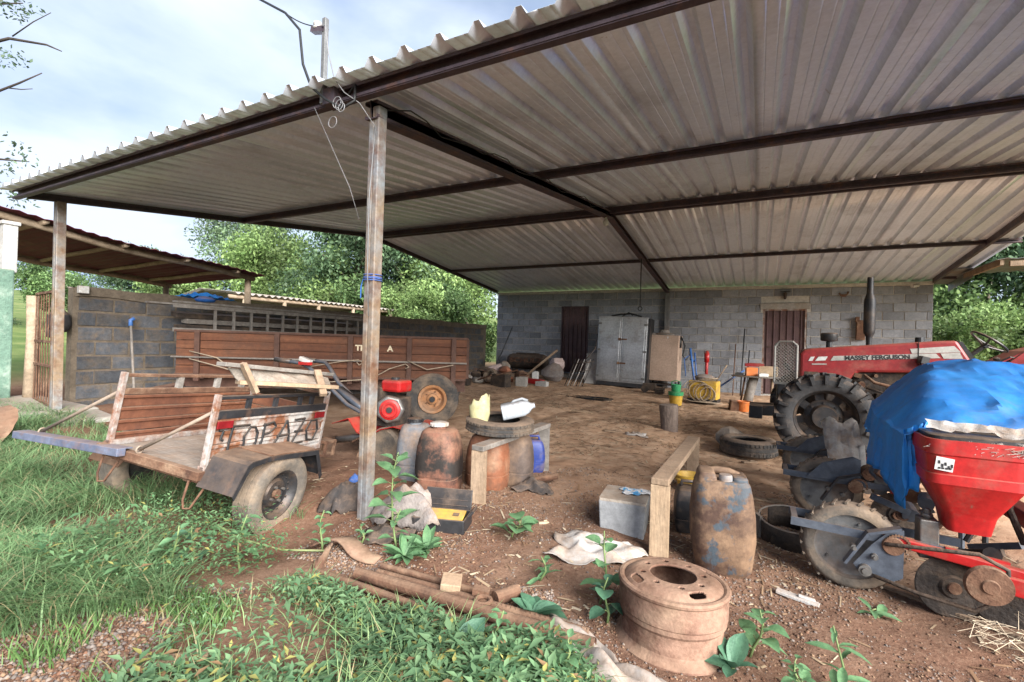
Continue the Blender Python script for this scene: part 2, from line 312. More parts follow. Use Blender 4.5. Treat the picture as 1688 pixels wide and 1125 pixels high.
def vn(x, y):
    x = np.asarray(x, float); y = np.asarray(y, float); xi = np.floor(x).astype(int); yi = np.floor(y).astype(int); fx = x-xi; fy = y-yi
    fx = fx*fx*(3-2*fx); fy = fy*fy*(3-2*fy); g = lambda a, b: _tab[a & 255, b & 255]
    return (g(xi, yi)*(1-fx)+g(xi+1, yi)*fx)*(1-fy)+(g(xi, yi+1)*(1-fx)+g(xi+1, yi+1)*fx)*fy
def np_mesh(name, verts, faces, m, cols=None, smooth=False):
    """verts (n,3), faces (k,q) numpy; cols (n,3) optional point colours"""
    me = bpy.data.meshes.new(name); n = len(verts); k, q = faces.shape
    me.vertices.add(n); me.vertices.foreach_set('co', np.ascontiguousarray(verts, np.float32).ravel())
    me.loops.add(k*q); me.loops.foreach_set('vertex_index', np.ascontiguousarray(faces, np.int32).ravel())
    me.polygons.add(k); me.polygons.foreach_set('loop_start', np.arange(0, k*q, q, dtype=np.int32))
    me.update(calc_edges=True); me.validate()
    if cols is not None:
        a = me.color_attributes.new('Col', 'FLOAT_COLOR', 'POINT'); c = np.ones((n, 4), np.float32); c[:, :3] = cols; a.data.foreach_set('color', c.ravel())
    me.materials.append(MATS[m])
    if smooth: me.shade_smooth()
    return me
def obj(name, me, parent=None):
    o = bpy.data.objects.new(name, me); COL.objects.link(o)
    if parent is not None: o.parent = parent
    return o
# ------------------------------------------------------------------ ground
def inpoly(x, y, poly):
    x = np.asarray(x); y = np.asarray(y); c = np.zeros(x.shape, bool); n = len(poly)
    for i in range(n):
        x0, y0 = poly[i]; x1, y1 = poly[i-1]
        k = ((y0 > y) != (y1 > y)) & (x < (x1-x0)*(y-y0)/((y1-y0) if y1 != y0 else 1e-9)+x0); c ^= k
    return c
GRASS_A = [(-9, .3), (-9, 2.35), (-7.17, 2.61), (-5.97, 2.5), (-4.6, 2.75), (-3.3, 2.5), (-2.55, 2.15), (-2.41, 1.88), (-2.22, 1.53), (-2.3, 1.23), (-2.52, .98), (-2.62, .73), (-3.0, .3)]
COVER_B = [(-2.3, 1.2), (-2.1, 1.45), (-1.97, 1.69), (-1.32, 1.72), (-.87, 1.76), (-.56, 1.84), (-.40, 1.75), (-.5, .6), (-1.7, .5), (-2.0, .94)]
def gnoise(x, y):
    near = np.exp(-((np.maximum(0, np.abs(x+2)-8)/3)**2))*np.exp(-((np.maximum(0, np.abs(y-6)-8)/3)**2))
    a = (vn(x*.7+9, y*.7+4)-.5)*.06+(vn(x*2.3, y*2.3+40)-.5)*.042+(vn(x*7+3, y*7)-.5)*.022+(vn(x*19, y*19+5)-.5)*.010
    for xc, k in ((-1.2, .35), (.15, .3), (-3.0, .4)): a = a-.022*np.exp(-((x-xc-k*np.sin(y*.45+xc))/.13)**2)*np.clip((y-3.6)/2, 0, 1)*np.clip((12.5-y)/2, 0, 1)
    return a*near
def gheight(x, y):
    x = np.asarray(x, float); y = np.asarray(y, float)
    xs = np.clip(x, -12, 8); ys = np.clip(y, -6, 16)
    h = .057-.036*xs+.0141*ys+gnoise(x, y)
    h = h-.11*np.exp(-((x+2.70)**2+(y-1.85)**2)/.30)
    h = h+np.clip(-12-x, 0, 60)*.085+np.clip(y-17, 0, 60)*.05      # land rises to the left and behind the shed
    h = h-.05*np.clip((-x-8.3)*3, 0, 1)*np.clip((13-y), 0, 1)
    return h
ax = np.concatenate([np.linspace(-400, -30, 12), np.linspace(-27, -10, 14), np.linspace(-9.4, -3.6, 120), np.linspace(-3.55, 1.6, 190), np.linspace(1.65, 5, 45), np.linspace(6, 25, 12), np.linspace(40, 400, 10)])
ay = np.concatenate([np.linspace(-300, -6, 10), np.linspace(-4, .5, 10), np.linspace(.55, 4.6, 150), np.linspace(4.65, 14, 170), np.linspace(14.5, 40, 25), np.linspace(60, 500, 12)])
GX, GY = np.meshgrid(ax, ay); GZ = gheight(GX, GY)
nx, ny = len(ax), len(ay); idx = np.arange(nx*ny).reshape(ny, nx)
fc = np.stack([idx[:-1, :-1], idx[:-1, 1:], idx[1:, 1:], idx[1:, :-1]], -1).reshape(-1, 4)
gm = bpy.data.materials.new('dirt'); gm.use_nodes = True; t = gm.node_tree; N = t.nodes; Lk = t.links.new; P = N['Principled BSDF']; P.inputs['Roughness'].default_value = .97; P.inputs['Specular IOR Level'].default_value = .15
c = N.new('ShaderNodeTexCoord')
def tnoise(sc, det=8, ro=.6, off=(0, 0, 0)):
    mp_ = N.new('ShaderNodeMapping'); mp_.inputs['Location'].default_value = off; Lk(c.outputs['Object'], mp_.inputs['Vector'])
    n_ = N.new('ShaderNodeTexNoise'); n_.inputs['Scale'].default_value = sc; n_.inputs['Detail'].default_value = det; n_.inputs['Roughness'].default_value = ro; Lk(mp_.outputs[0], n_.inputs['Vector']); return n_.outputs['Fac']
def tramp(fac, stops):
    r_ = N.new('ShaderNodeValToRGB'); e_ = r_.color_ramp.elements
    e_[0].position, e_[0].color = stops[0][0], (*stops[0][1], 1); e_[1].position, e_[1].color = stops[-1][0], (*stops[-1][1], 1)
    for p_, q_ in stops[1:-1]: k_ = e_.new(p_); k_.color = (*q_, 1)
    Lk(fac, r_.inputs['Fac']); return r_.outputs['Color']
def tmix(f, a, b):
    m_ = N.new('ShaderNodeMixRGB'); Lk(f, m_.inputs['Fac'])
    for k_, s_ in (('Color1', a), ('Color2', b)):
        if isinstance(s_, tuple): m_.inputs[k_].default_value = (*s_, 1)
        else: Lk(s_, m_.inputs[k_])
    return m_.outputs['Color']
base = tramp(tnoise(1.1, 9, .65), [(.30, (.09, .042, .027)), (.48, (.152, .079, .050)), (.68, (.215, .13, .087))])
fine = tramp(tnoise(38, 6, .7), [(.33, (.06, .032, .022)), (.5, (.14, .084, .057)), (.66, (.25, .168, .117))])
f0 = N.new('ShaderNodeMixRGB'); f0.inputs['Fac'].default_value = .42; Lk(base, f0.inputs['Color1']); Lk(fine, f0.inputs['Color2'])
red = tramp(tnoise(.55, 7, .6, (5, 3, 0)), [(.50, (0, 0, 0)), (.64, (.6, .6, .6))])
c1 = tmix(red, f0.outputs['Color'], (.14, .060, .036))
dark = tramp(tnoise(2.6, 8, .7, (1, 8, 0)), [(.60, (0, 0, 0)), (.72, (.55, .55, .55))])
c2 = tmix(dark, c1, (.095, .055, .038))
vor = N.new('ShaderNodeTexVoronoi'); vor.inputs['Scale'].default_value = 75; Lk(c.outputs['Object'], vor.inputs['Vector'])
chip = tramp(vor.outputs['Distance'], [(.10, (.5, .5, .5)), (.22, (0, 0, 0))])
c3 = tmix(chip, c2, (.34, .235, .16))
sep = N.new('ShaderNodeSeparateXYZ'); Lk(c.outputs['Object'], sep.inputs[0])
def mrange(sock, a, b):
    m_ = N.new('ShaderNodeMapRange'); m_.inputs['From Min'].default_value = a; m_.inputs['From Max'].default_value = b; Lk(sock, m_.inputs['Value']); return m_.outputs[0]
mxx = N.new('ShaderNodeMath'); mxx.operation = 'MAXIMUM'; Lk(mrange(sep.outputs['X'], -11, -13), mxx.inputs[0]); Lk(mrange(sep.outputs['Y'], 15, 17), mxx.inputs[1])
mxy = N.new('ShaderNodeMath'); mxy.operation = 'MAXIMUM'; Lk(mxx.outputs[0], mxy.inputs[0]); Lk(mrange(sep.outputs['X'], 5.5, 7.5), mxy.inputs[1])
# dry, dusty sheltered floor, colour also lifted against the roof shade; open yard damp
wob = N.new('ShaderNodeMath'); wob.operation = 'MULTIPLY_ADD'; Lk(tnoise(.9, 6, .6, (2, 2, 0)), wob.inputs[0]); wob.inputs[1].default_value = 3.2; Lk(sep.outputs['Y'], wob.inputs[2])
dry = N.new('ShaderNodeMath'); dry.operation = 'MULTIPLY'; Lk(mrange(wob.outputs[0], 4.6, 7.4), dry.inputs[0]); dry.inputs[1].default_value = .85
dry_lift = tramp(tnoise(5, 9, .7, (4, 1, 0)), [(.32, (.30, .18, .11)), (.5, (.47, .305, .195)), (.68, (.60, .43, .30))])  # dry earth tones, painted brighter to offset the shade under the roof
c3 = tmix(dry.outputs[0], c3, dry_lift)
far = tramp(tnoise(.8, 8), [(.35, (.075, .12, .035)), (.55, (.14, .18, .06)), (.7, (.25, .22, .10))])
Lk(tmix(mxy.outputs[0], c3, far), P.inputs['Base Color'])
bm_ = N.new('ShaderNodeBump'); bm_.inputs['Strength'].default_value = .55; bm_.inputs['Distance'].default_value = .02
nadd = N.new('ShaderNodeMath'); nadd.operation = 'ADD'; Lk(tnoise(60, 5, .7), nadd.inputs[0]); Lk(tnoise(14, 6, .7), nadd.inputs[1]); Lk(nadd.outputs[0], bm_.inputs['Height']); Lk(bm_.outputs['Normal'], P.inputs['Normal'])
MATS['dirt'] = gm
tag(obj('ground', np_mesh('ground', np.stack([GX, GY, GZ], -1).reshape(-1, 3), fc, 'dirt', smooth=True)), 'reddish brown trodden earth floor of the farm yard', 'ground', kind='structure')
def sub(b, name, m, par, root, **k):
    Mi = MW[root.name].inverted(); b.v = [tuple(Mi @ Vector(v)) for v in b.v]; return b.build(name, m, par, **k)
# ------------------------------------------------------------------ open shed
YE, YR, YW = 2.05, 7.66, 13.58
ZE, ZR, ZW = 2.99, 3.72, 3.10           # underside line of the purlins' tops
def roofz(y): return ZE+(ZR-ZE)*(y-YE)/(YR-YE) if y <= YR else ZR+(ZW-ZR)*(y-YR)/(YW-YR)
shed = thing('open_shed', 'open farm shed with corrugated metal gable roof, steel frame and grey block back wall', 'shed', (-2.2, 7.6, gz(-2.2, 7.6)))
def sheet_mesh(y0, y1, name):
    wd, n = .24, 4; prof = []
    for k in range(n):
        x0 = k*wd
        prof += [(x0, 0), (x0+.055, 0), (x0+.06, .003), (x0+.065, 0), (x0+.115, 0), (x0+.12, .003), (x0+.125, 0), (x0+.145, 0), (x0+.176, .050), (x0+.207, .050), (x0+.238, 0)]
    prof += [(n*wd, 0), (n*wd+.052, 0)]
    b = B(); ys = [y0+(y1-y0)*i/6 for i in range(7)]
    b.grid([[Vector((x, y, z+roofz(y)+.004)) for x, z in prof] for y in ys])
    return mesh_of(b, name, 'galv', 25)
rs = random.Random(3)
off = Vector(shed.location)
for nm, y0, y1, dz in (('roof_sheet', YE-.04, YR+.06, 0), ('roof_sheet', YR-.02, YW+.45, -.004)):
    me = sheet_mesh(y0, min(y1, 99), nm)
    for i in range(12):
        o = place(me, nm, shed, Vector((-7.74+.96*i, 0, (.0016 if i % 2 else 0)+dz))-off)
        k = o.modifiers.new('solid', 'SOLIDIFY'); k.thickness = .0012; k.offset = 1
# ridge cap
b = B(); b.grid([[Vector((x, y, roofz(y)+.048)) for y in (YR-.22, YR, YR+.22)] for x in np.linspace(-7.76, 3.8, 14)]); b.build('ridge_cap', 'galv', shed, world=True, solid=.002)
def cbeam(name, p0, p1, h, wd, m='maroon_steel', lip=.018):
    """a folded C-profile beam, top at p.z"""
    p0 = Vector(p0); p1 = Vector(p1); b = B()
    t = .006; z = Vector((0, 0, 1)); d = (p1-p0).normalized(); s = d.cross(z).normalized()
    b.bar(p0-z*h/2+s*0, p1-z*h/2, t, h)
    b.bar(p0-z*(t/2)+s*wd/2, p1-z*(t/2)+s*wd/2, wd-t, t); b.bar(p0-z*(h-t/2)+s*wd/2, p1-z*(h-t/2)+s*wd/2, wd-t, t)
    b.bar(p0-z*(lip/2+t)+s*(wd), p1-z*(lip/2+t)+s*wd, t, lip); b.bar(p0-z*(h-lip/2-t)+s*wd, p1-z*(h-lip/2-t)+s*wd, t, lip)
    return b.build(name, m, shed, world=True)
XL, XRT = -7.66, 3.74
cbeam('front_beam', (XL-.05, YE+.13, roofz(YE+.13)-.002), (XRT, YE+.13, roofz(YE+.13)-.002), .098, .05)
cbeam('purlin', (XL, 4.87, roofz(4.87)-.002), (XRT, 4.87, roofz(4.87)-.002), .09, .05)
cbeam('purlin', (XL, YR-.05, roofz(YR)-.03), (XRT, YR-.05, roofz(YR)-.03), .10, .045)
cbeam('purlin', (XRT, YR+.05, roofz(YR)-.03), (XL, YR+.05, roofz(YR)-.03), .10, .045)
cbeam('purlin', (XL-.08, 10.8, roofz(10.8)-.002), (XRT+.1, 10.8, roofz(10.8)-.002), .07, .05)
cbeam('purlin', (3.44, 13.3, roofz(13.3)-.002), (XRT, 13.3, roofz(13.3)-.002), .07, .05)
for X, h, y1, wd in ((XL+.03, .085, 13.5, .05), (-2.23, .115, 13.56, .05), (3.40, .10, 13.5, .05)):
    dz = .085 if X == -2.23 else .002
    for s in ((-1, 1) if X == -2.23 else (1,)):
        a, c_, e_ = (X, YE+.18, roofz(YE+.18)-dz), (X, YR, roofz(YR)-dz-.0), (X, y1, roofz(y1)-dz)
        for q0, q1 in ((a, c_), (c_, e_)):
            if s > 0: cbeam('rafter', q0, q1, h, wd)
            else: cbeam('rafter', q1, q0, h, wd)
def col(name, base, top, a, bb, m, label=None):
    COLS = []; b = B(); base = Vector(base); top = Vector(top)
    b.bar(base, top, a-.02, bb-.012, up=(0, 1, 0))
    for s in (-1, 1): c0 = B(); c0.bar(base+Vector((s*a/4, 0, 0)), top+Vector((s*a/4, 0, 0)), a/2-.004, bb, up=(0, 1, 0)); COLS.append(c0)
    o = b.build(name, m, shed, world=True)
    for c0 in COLS: sub(c0, 'channel', m, o, shed, bevel=.006)
    if label: o['label'] = label
    return o
col('post', (-2.375, 2.435, gz(-2.38, 2.43)-.06), (-2.215, 2.28, 2.90), .088, .076, 'post_steel', 'rust-streaked grey steel post at the middle of the shed front')
col('post', (-7.47, 2.5, .25), (-7.45, 2.47, 2.93), .105, .09, 'post_steel', 'grey steel corner post beside the iron gate')
col('post', (3.4, 2.3, -.2), (3.4, 2.3, 2.9), .12, .10, 'post_steel')
col('wall_column', (-2.23, YW-.075, gz(-2.2, 13.5)-.05), (-2.23, YW-.075, 2.93), .13, .11, 'grey_steel')
# pale band of tie wire and blue rope on the middle post
b = B()
for k in range(4): b.ring((-2.284, 2.345, 1.79+k*.011+.008*math.sin(k*3)), .060, .0035, 'Z', 16, 5)
b.tube([(-2.327, 2.303, 1.80), (-2.337, 2.295, 1.75), (-2.333, 2.290, 1.67)], .004, 5)
tag(b.build('rope_tie', 'cloth_blue', None), 'blue rope wound round the middle steel post', 'rope')
# ---- block walls
def block_mesh(l, h, d, name, m):
    c_ = .006; b = B(); x, z = l/2, h/2
    vs = [(-x, d, -z), (x, d, -z), (x, d, z), (-x, d, z), (-x, c_, -z), (x, c_, -z), (x, c_, z), (-x, c_, z), (-x+c_, 0, -z+c_), (x-c_, 0, -z+c_), (x-c_, 0, z-c_), (-x+c_, 0, z-c_)]
    b.add(vs, [(8, 9, 10, 11), (4, 5, 9, 8), (5, 6, 10, 9), (6, 7, 11, 10), (7, 4, 8, 11), (0, 1, 5, 4), (1, 2, 6, 5), (2, 3, 7, 6), (3, 0, 4, 7), (3, 2, 1, 0)])
    return mesh_of(b, name, m)
BH, BL = .2, .4
D1, D2 = (-5.39, -4.51, .52, 2.60), (.11, 1.06, .30, 2.46)
wall = bpy.data.objects.new('back_wall', None); 
bw = B()
def slab(b, x0, x1, z0, z1): b.box(((x0+x1)/2, YW+.085, (z0+z1)/2), (x1-x0, .15, z1-z0))
wx0, wx1 = XL, 3.44
slab(bw, wx0, D1[0], -.1, 2.98); slab(bw, D1[1], D2[0], -.1, 2.98); slab(bw, D2[1], wx1, -.1, 2.98)
slab(bw, D1[0], D1[1], D1[3], 2.98); slab(bw, D2[0], D2[1], D2[3]+.16, 2.98); slab(bw, D1[0], D1[1], -.1, D1[2]); slab(bw, D2[0], D2[1], -.1, D2[2])
bpy.data.objects.remove(wall)
wall = bw.build('back_wall', 'mortar', shed, world=True)
bm1 = block_mesh(BL-.011, BH-.011, .04, 'block', 'block')
rb = random.Random(11); cand = []
for r in range(15):
    zc = 2.98-BH*(r+.5); x = wx0-(.2 if r % 2 else 0)
    while x < wx1:
        segs = [(max(x, wx0), min(x+BL, wx1))]
        for d in (D1, D2):
            lo, hi = d[2], d[3]+(.16 if d is D2 else 0); e0, e1 = (d[0]-.05, d[1]+.05) if d is D2 and zc > d[3] else (d[0], d[1])
            if zc+BH/2 > lo+.06 and zc-BH/2 < hi-.04:
                ns = []
                for a, c_ in segs:
                    if c_ <= e0 or a >= e1: ns.append((a, c_))
                    else:
                        if a < e0: ns.append((a, e0))
                        if c_ > e1: ns.append((e1, c_))
                segs = ns
        for a, c_ in segs:
            if c_-a > .05 and zc > gz((a+c_)/2, YW)-.12: cand.append(((a+c_)/2, c_-a, zc))
        x += BL
cand.sort(key=lambda q: -(q[0]*.5+ (0 if q[2] > .75 else -6)))
for i, (xc, l, zc) in enumerate(cand[:300]):
    place(bm1, 'block', wall, Vector((xc+rb.uniform(-.003, .003), YW-.006+rb.uniform(-.004, .004), zc+rb.uniform(-.003, .003)))-off, (rb.uniform(-.008, .008), rb.uniform(-.008, .008), rb.uniform(-.006, .006)), ((l-.004)/BL, 1, rb.uniform(.97, 1.0)))
rest = B()
for xc, l, zc in cand[300:]: rest.box((xc, YW+.02, zc), (l-.016, .05, BH-.013))
if rest.v: tag(rest.build('blocks', 'block', wall), None, None, kind='stuff').location = -off
b = B(); b.box(((wx0+wx1)/2, YW+.06, 3.02), (wx1-wx0, .17, .08)); b.build('ring_beam', 'mortar', shed, world=True, bevel=.01)
b = B(); b.box((D2[0]/2+D2[1]/2, YW+.05, D2[3]+.075), (1.08, .16, .15)); b.build('lintel', 'concrete', shed, world=True, bevel=.008)
for d, lab in ((D1, 'dark maroon folded steel door at the left, a step above the floor'), (D2, 'dark maroon folded steel door behind the tractor')):
    b = B(); x0, x1, z0, z1 = d; n = 6; step = (x1-x0-.06)/n; P0 = [(x0+.03, 0)]
    for k in range(n):
        xx = x0+.03+k*step; P0 += [(xx+step*.36, 0), (xx+step*.42, .028), (xx+step*.52, .028), (xx+step*.58, 0)]
    P0.append((x1-.03, 0))
    b.grid([[Vector((x, YW+.06-yy, z)) for x, yy in P0] for z in (z0+.02, z1-.03)])
    o = b.build('door', 'door_steel', shed, world=True, solid=.003); o['label'] = lab
    f_ = B()
    for xx in (x0+.018, x1-.018): f_.box((xx, YW+.05, (z0+z1)/2), (.036, .09, z1-z0))
    f_.box(((x0+x1)/2, YW+.05, z1-.018), (x1-x0-.074, .085, .036)); f_.build('door_frame', 'maroon_steel' if d is D1 else 'white_paint_worn', o).location = -off
    h_ = B(); zz = z0+(z1-z0)*.56; h_.cyl((x0+.06, YW+.0, zz), (x0+.20, YW+.0, zz), .012, n=8); h_.cyl((x0+.16, YW+.06, zz), (x0+.16, YW-.01, zz), .011, n=8); h_.build('latch', 'black_rim', o).location = -off
b = B(); b.box((-4.95, YW-.18, .46), (1.15, .36, .15)); b.build('door_step', 'concrete', shed, world=True, bevel=.02)
# gutter-like side flashing past the right end of the wall
b = B(); b.grid([[Vector((x, y, roofz(y)+z)) for x, z in ((3.46, -.02), (3.8, -.02), (3.8, -.2))] for y in (12.6, 14.0)]); b.build('side_flashing', 'grey_steel', shed, world=True, solid=.004)
# ---- fittings on the shed
def wires():
    t_ = thing('service_bracket', 'steel angle bracket with insulator and electric wires on the front roof edge', 'bracket', (-2.52, 2.14, 2.93))
    b = B(); b.box((-2.545, 2.12, 3.20), (.032, .032, .56)); b.build('upright', 'grey_steel', t_, world=True, bevel=.004)
    b = B(); b.box((-2.60, 2.12, 3.42), (.13, .04, .035), (0, .25, 0)); b.build('arm', 'maroon_steel', t_, world=True); b = B(); b.box((-2.47, 2.14, 2.95), (.10, .09, .10)); b.build('junction', 'maroon_steel', t_, world=True)
    b = B(); b.lathe([(.0, 0), (.025, .002), (.028, .012), (.016, .02), (.028, .03), (.026, .044), (0, .046)], 14, Matrix.Translation((-2.62, 2.12, 3.43))); b.build('insulator', 'cap_white', t_, True, world=True)
    def cat(a, c_, sag, n=14): return [Vector(a).lerp(Vector(c_), i/(n-1))-Vector((0, 0, sag*4*(i/(n-1))*(1-i/(n-1)))) for i in range(n)]
    b = B(); b.tube([Vector(p) for p in ((-4.6, 2.2, 4.75), (-3.9, 2.17, 4.28), (-3.3, 2.15, 3.87), (-2.95, 2.12, 3.64), (-2.77, 2.1, 3.46), (-2.70, 2.08, 3.2), (-2.6, 2.07, 3.02), (-2.46, 2.07, 2.91), (-2.32, 2.08, 2.83), (-2.24, 2.10, 2.87), (-2.26, 2.12, 2.98), (-2.32, 2.12, 2.93))], .009, 6); b.tube(cat((-2.95, 2.12, 3.64), (-2.62, 2.12, 3.45), .02), .004, 5); b.build('supply_cable', 'wire_black', t_, True, world=True)
    b = B(); b.tube([Vector(p) for p in ((-2.61, 2.12, 3.44), (-2.50, 2.08, 3.40), (-2.44, 2.06, 3.2), (-2.38, 2.06, 3.02), (-2.3, 2.07, 2.92), (-2.22, 2.12, 2.86), (-2.2, 2.24, 2.76), (-2.215, 2.22, 2.3), (-2.25, 2.26, 1.85), (-2.25, 2.28, 1.55))], .0035, 5)
    for k in range(3): b.ring((-2.36+k*.02, 2.07, 2.87-.02*k), .035-.004*k, .003, 'Y', 20, 5)
    b.ring((-2.37, 2.05, 2.74), .035, .0022, 'Y', 20, 5); b.build('drop_wire', 'wire_grey', t_, True, world=True)
    b = B(); pts = []
    for i in range(26):
        y = 2.3+i*.2; pts.append(Vector((-2.23+.075+.02*math.sin(i*1.7), y, roofz(y)-.11+.03*math.sin(i*1.1)-.03*(i % 3 == 0))))
    b.tube(pts, .005, 5); b.build('rafter_cable', 'wire_black', t_, True, world=True)
    b = B(); b.tube([Vector(p) for p in ((-2.6, 2.1, 2.9), (-2.50, 2.2, 2.6), (-2.42, 2.25, 2.4), (-2.38, 2.3, 2.2))], .002, 5); b.build('loose_wire', 'wire_grey', t_, True, world=True)
wires()
t_ = thing('light_bulb', 'bare glass light bulb in a socket hanging under the roof ridge', 'light bulb', (-2.23, 7.45, 3.28))
b = B(); b.lathe([(0, .30), (.022, .30), (.024, .22), (.02, .215), (0, .21)], 12); b.build('socket', 'plastic_black', t_, True)
b = B(); b.lathe([(.016, .215), (.02, .19), (.04, .15), (.045, .12), (.038, .09), (.02, .072), (0, .068)], 16); b.build('bulb', 'bulb_glass', t_, True)
b = B(); b.tube([(-2.15, 9.75, 3.22), (-2.15, 9.75, 2.9), (-2.15, 9.76, 2.5), (-2.15, 9.75, 2.23)], .012, 6); b.ring((-2.15, 9.75, 2.19), .04, .01, 'Y', 14, 6)
tag(b.build('hanging_rod', 'wire_black', None, True), 'thin dark rod hanging from the middle rafter near the back wall', 'rod')
t_ = thing('wall_lantern', 'small dark lantern above the lintel of the door behind the tractor', 'lantern', (.584, YW-.02, 2.70))
b = B(); b.box((0, -.01, .08), (.05, .03, .16)); b.box((0, -.07, .19), (.22, .10, .014)); b.build('bracket', 'wire_black', t_)
b = B(); b.lathe([(.0, .0), (.03, 0), (.045, .11), (.02, .14), (0, .15)], 8, Matrix.Translation((0, -.07, .03))); b.build('lamp_glass', 'engine_dark', t_)
t_ = thing('security_camera', 'white bullet camera under the roof at the right end of the wall', 'camera', (3.13, YW-.03, 2.95))
b = B(); b.cyl((0.03, -.02, .02), (-.10, -.14, -.01), .04, n=14); b.build('housing', 'cap_white', t_, 40); b = B(); b.cyl((.04, 0, .03), (.04, .03, .06), .018, n=8); b.build('mount', 'grey_steel', t_)
b = B(); b.tube([(1.70, YW-.02, 2.83), (1.74, YW-.05, 2.78), (1.80, YW-.06, 2.75), (1.86, YW-.05, 2.80), (1.88, YW-.02, 2.86)], .02, 6); b.box((1.80, YW-.05, 2.77), (.08, .05, .06)); tag(b.build('wall_hook', 'rust', None), 'small rusty hook on the block wall right of the lantern', 'hook')
b = B(); b.box((2.13, YW-.07, 1.95), (.17, .12, .46), (0, .03, 0)); b.box((2.06, YW-.08, 2.2), (.08, .10, .12)); tag(b.build('electric_box', 'rust', None, bevel=.01), 'rusty brown box fixed to the block wall behind the exhaust pipe', 'electric box')
# ------------------------------------------------------------------ yard wall on the left
yw = thing('yard_wall', 'dark grey concrete block wall along the left side of the yard', 'wall', (-8.1, 2.86, .3)); yo = Vector(yw.location)
b = B(); b.box((-8.19, 8.25, 1.10), (.15, 10.8, 1.75)); mort = b.build('mortar_core', 'mortar_dark', yw, world=True)
bm2 = block_mesh(BL-.022, BH-.02, .04, 'block', 'block_dark'); rb = random.Random(5)
for r in range(8):
    zc = 1.86-BH*(r+.5)
    for k in range(28):
        yc = 2.90+BL*(k+.5)-(.2 if r % 2 else 0); l = BL
        if yc-BL/2 < 2.86: yc += .1; l = .2
        if yc+BL/2 > 13.6: continue
        place(bm2, 'block', mort, Vector((-8.106+rb.uniform(-.008, .008), yc+rb.uniform(-.005, .005), zc+rb.uniform(-.004, .004)))-yo, (rb.uniform(-.015, .015), rb.uniform(-.015, .015), PI/2+rb.uniform(-.015, .015)), (l/BL, 1, rb.uniform(.94, 1)))
b = B(); P0 = []
for i in range(60):
    y = 2.86+10.78*i/59; dz = .012*math.sin(i*1.3)+.01*math.sin(i*.47); P0.append([Vector((-8.28, y, 1.86)), Vector((-8.28, y, 1.975+dz)), Vector((-8.09, y, 1.985+dz)), Vector((-8.085+.01*math.sin(i*2.1), y, 1.86+.02*math.sin(i*.9)))])
b.grid(P0); b.build('coping', 'mortar_dark', yw, 50, world=True)
b = B(); b.box((-8.02, 2.92, 1.95), (.07, .11, .10)); tag(b.build('junction_box', 'cap_white', None, bevel=.008), 'small white junction box on top of the yard wall by the corner post', 'junction box')
t_ = thing('hand_tool', 'long handled tool with blue end leaning on the yard wall', 'tool', (-7.5, 3.25, .4))
b = B(); b.tube([(-7.58, 3.36, .40), (-7.99, 3.46, 1.52)], .017, 8); b.build('handle', 'wood_grey', t_, True, world=True); b = B(); b.tube([(-7.98, 3.455, 1.49), (-8.0, 3.46, 1.57), (-7.99, 3.50, 1.60)], .028, 8); b.build('grip', 'paint_blue', t_, True, world=True)
# iron gate between pillar and corner post
gt = thing('iron_gate', 'rusty barred iron gate between the concrete post and the shed corner post', 'gate', (-8.2, 2.6, .4))
ga, gb = Vector((-8.52, 2.62, .46)), Vector((-7.60, 2.50, .46))
for k in range(8):
    q = ga.lerp(gb, k/7); b = B(); b.cyl(q, q+Vector((0, 0, 1.42)), .0075, n=6); b.build('bar', 'rust', gt, world=True)
b = B()
for z in (.48, .95, 1.25, 1.87): b.bar(ga+Vector((0, 0, z-.46)), gb+Vector((0, 0, z-.46)), .03, .03)
b.build('rail', 'rust', gt, world=True)
b = B(); b.tube([Vector((-8.66, 2.62, .3)), Vector((-8.66, 2.64, 1.3)), Vector((-8.65, 2.62, 1.85))], [.075, .07, .065], 10); tag(b.build('gate_post', 'timber_pole', None, True), 'weathered round timber post holding the iron gate', 'post')
b = B(); b.box((-8.1, 2.45, .40), (1.5, .75, .14), (0, .04, .1)); b.box((-7.2, 2.62, .36), (.9, .5, .10), (0, .03, -.12)); tag(b.build('stone_step', 'concrete', None, bevel=.03), 'worn concrete threshold at the foot of the gate', 'step')
b = B(); P0 = []
for i in range(12):
    P0.append([Vector((-8.9+.07*i, 3.05+.10*math.sin(i*.9)+.05*j, 2.03-.045*i*(.4+.12*j)-.12*j*(1 if i > 2 else .3)+.02*math.sin(i*2+j))) for j in range(6)])
b.grid(P0); tag(b.build('white_sheet', 'rag_pink', None, True, solid=.004), 'crumpled whitish sheet draped behind the iron gate', 'sheet')
b = B(); b.lathe([(0, 0), (.09, .02), (.13, .12), (.11, .24), (.05, .31), (0, .32)], 14, Matrix.Translation((-8.13, 2.72, 1.36))); b.lathe([(0, -.07), (.05, -.05), (.07, .02), (.05, .08), (0, .10)], 12, Matrix.Translation((-8.16, 2.66, 1.36)))
tag(b.build('dark_bag', 'rag_black', None, True), 'dark bag hanging behind the upper bars of the gate', 'bag')
# green pillar with white column
t_ = thing('gate_pillar', 'mint green rendered pillar with a white column on top at the left edge', 'pillar', (-9.0, 2.3, .3))
b = B(); b.box((-9.05, 2.30, 1.25), (.75, .3, 1.85)); b.build('green_render', 'green_wall', t_, world=True, bevel=.02)
b = B(); b.box((-8.82, 2.42, 2.46), (.14, .14, .64)); b.box((-8.82, 2.42, 2.79), (.18, .18, .05)); b.build('white_column', 'white_wall', t_, world=True, bevel=.01)
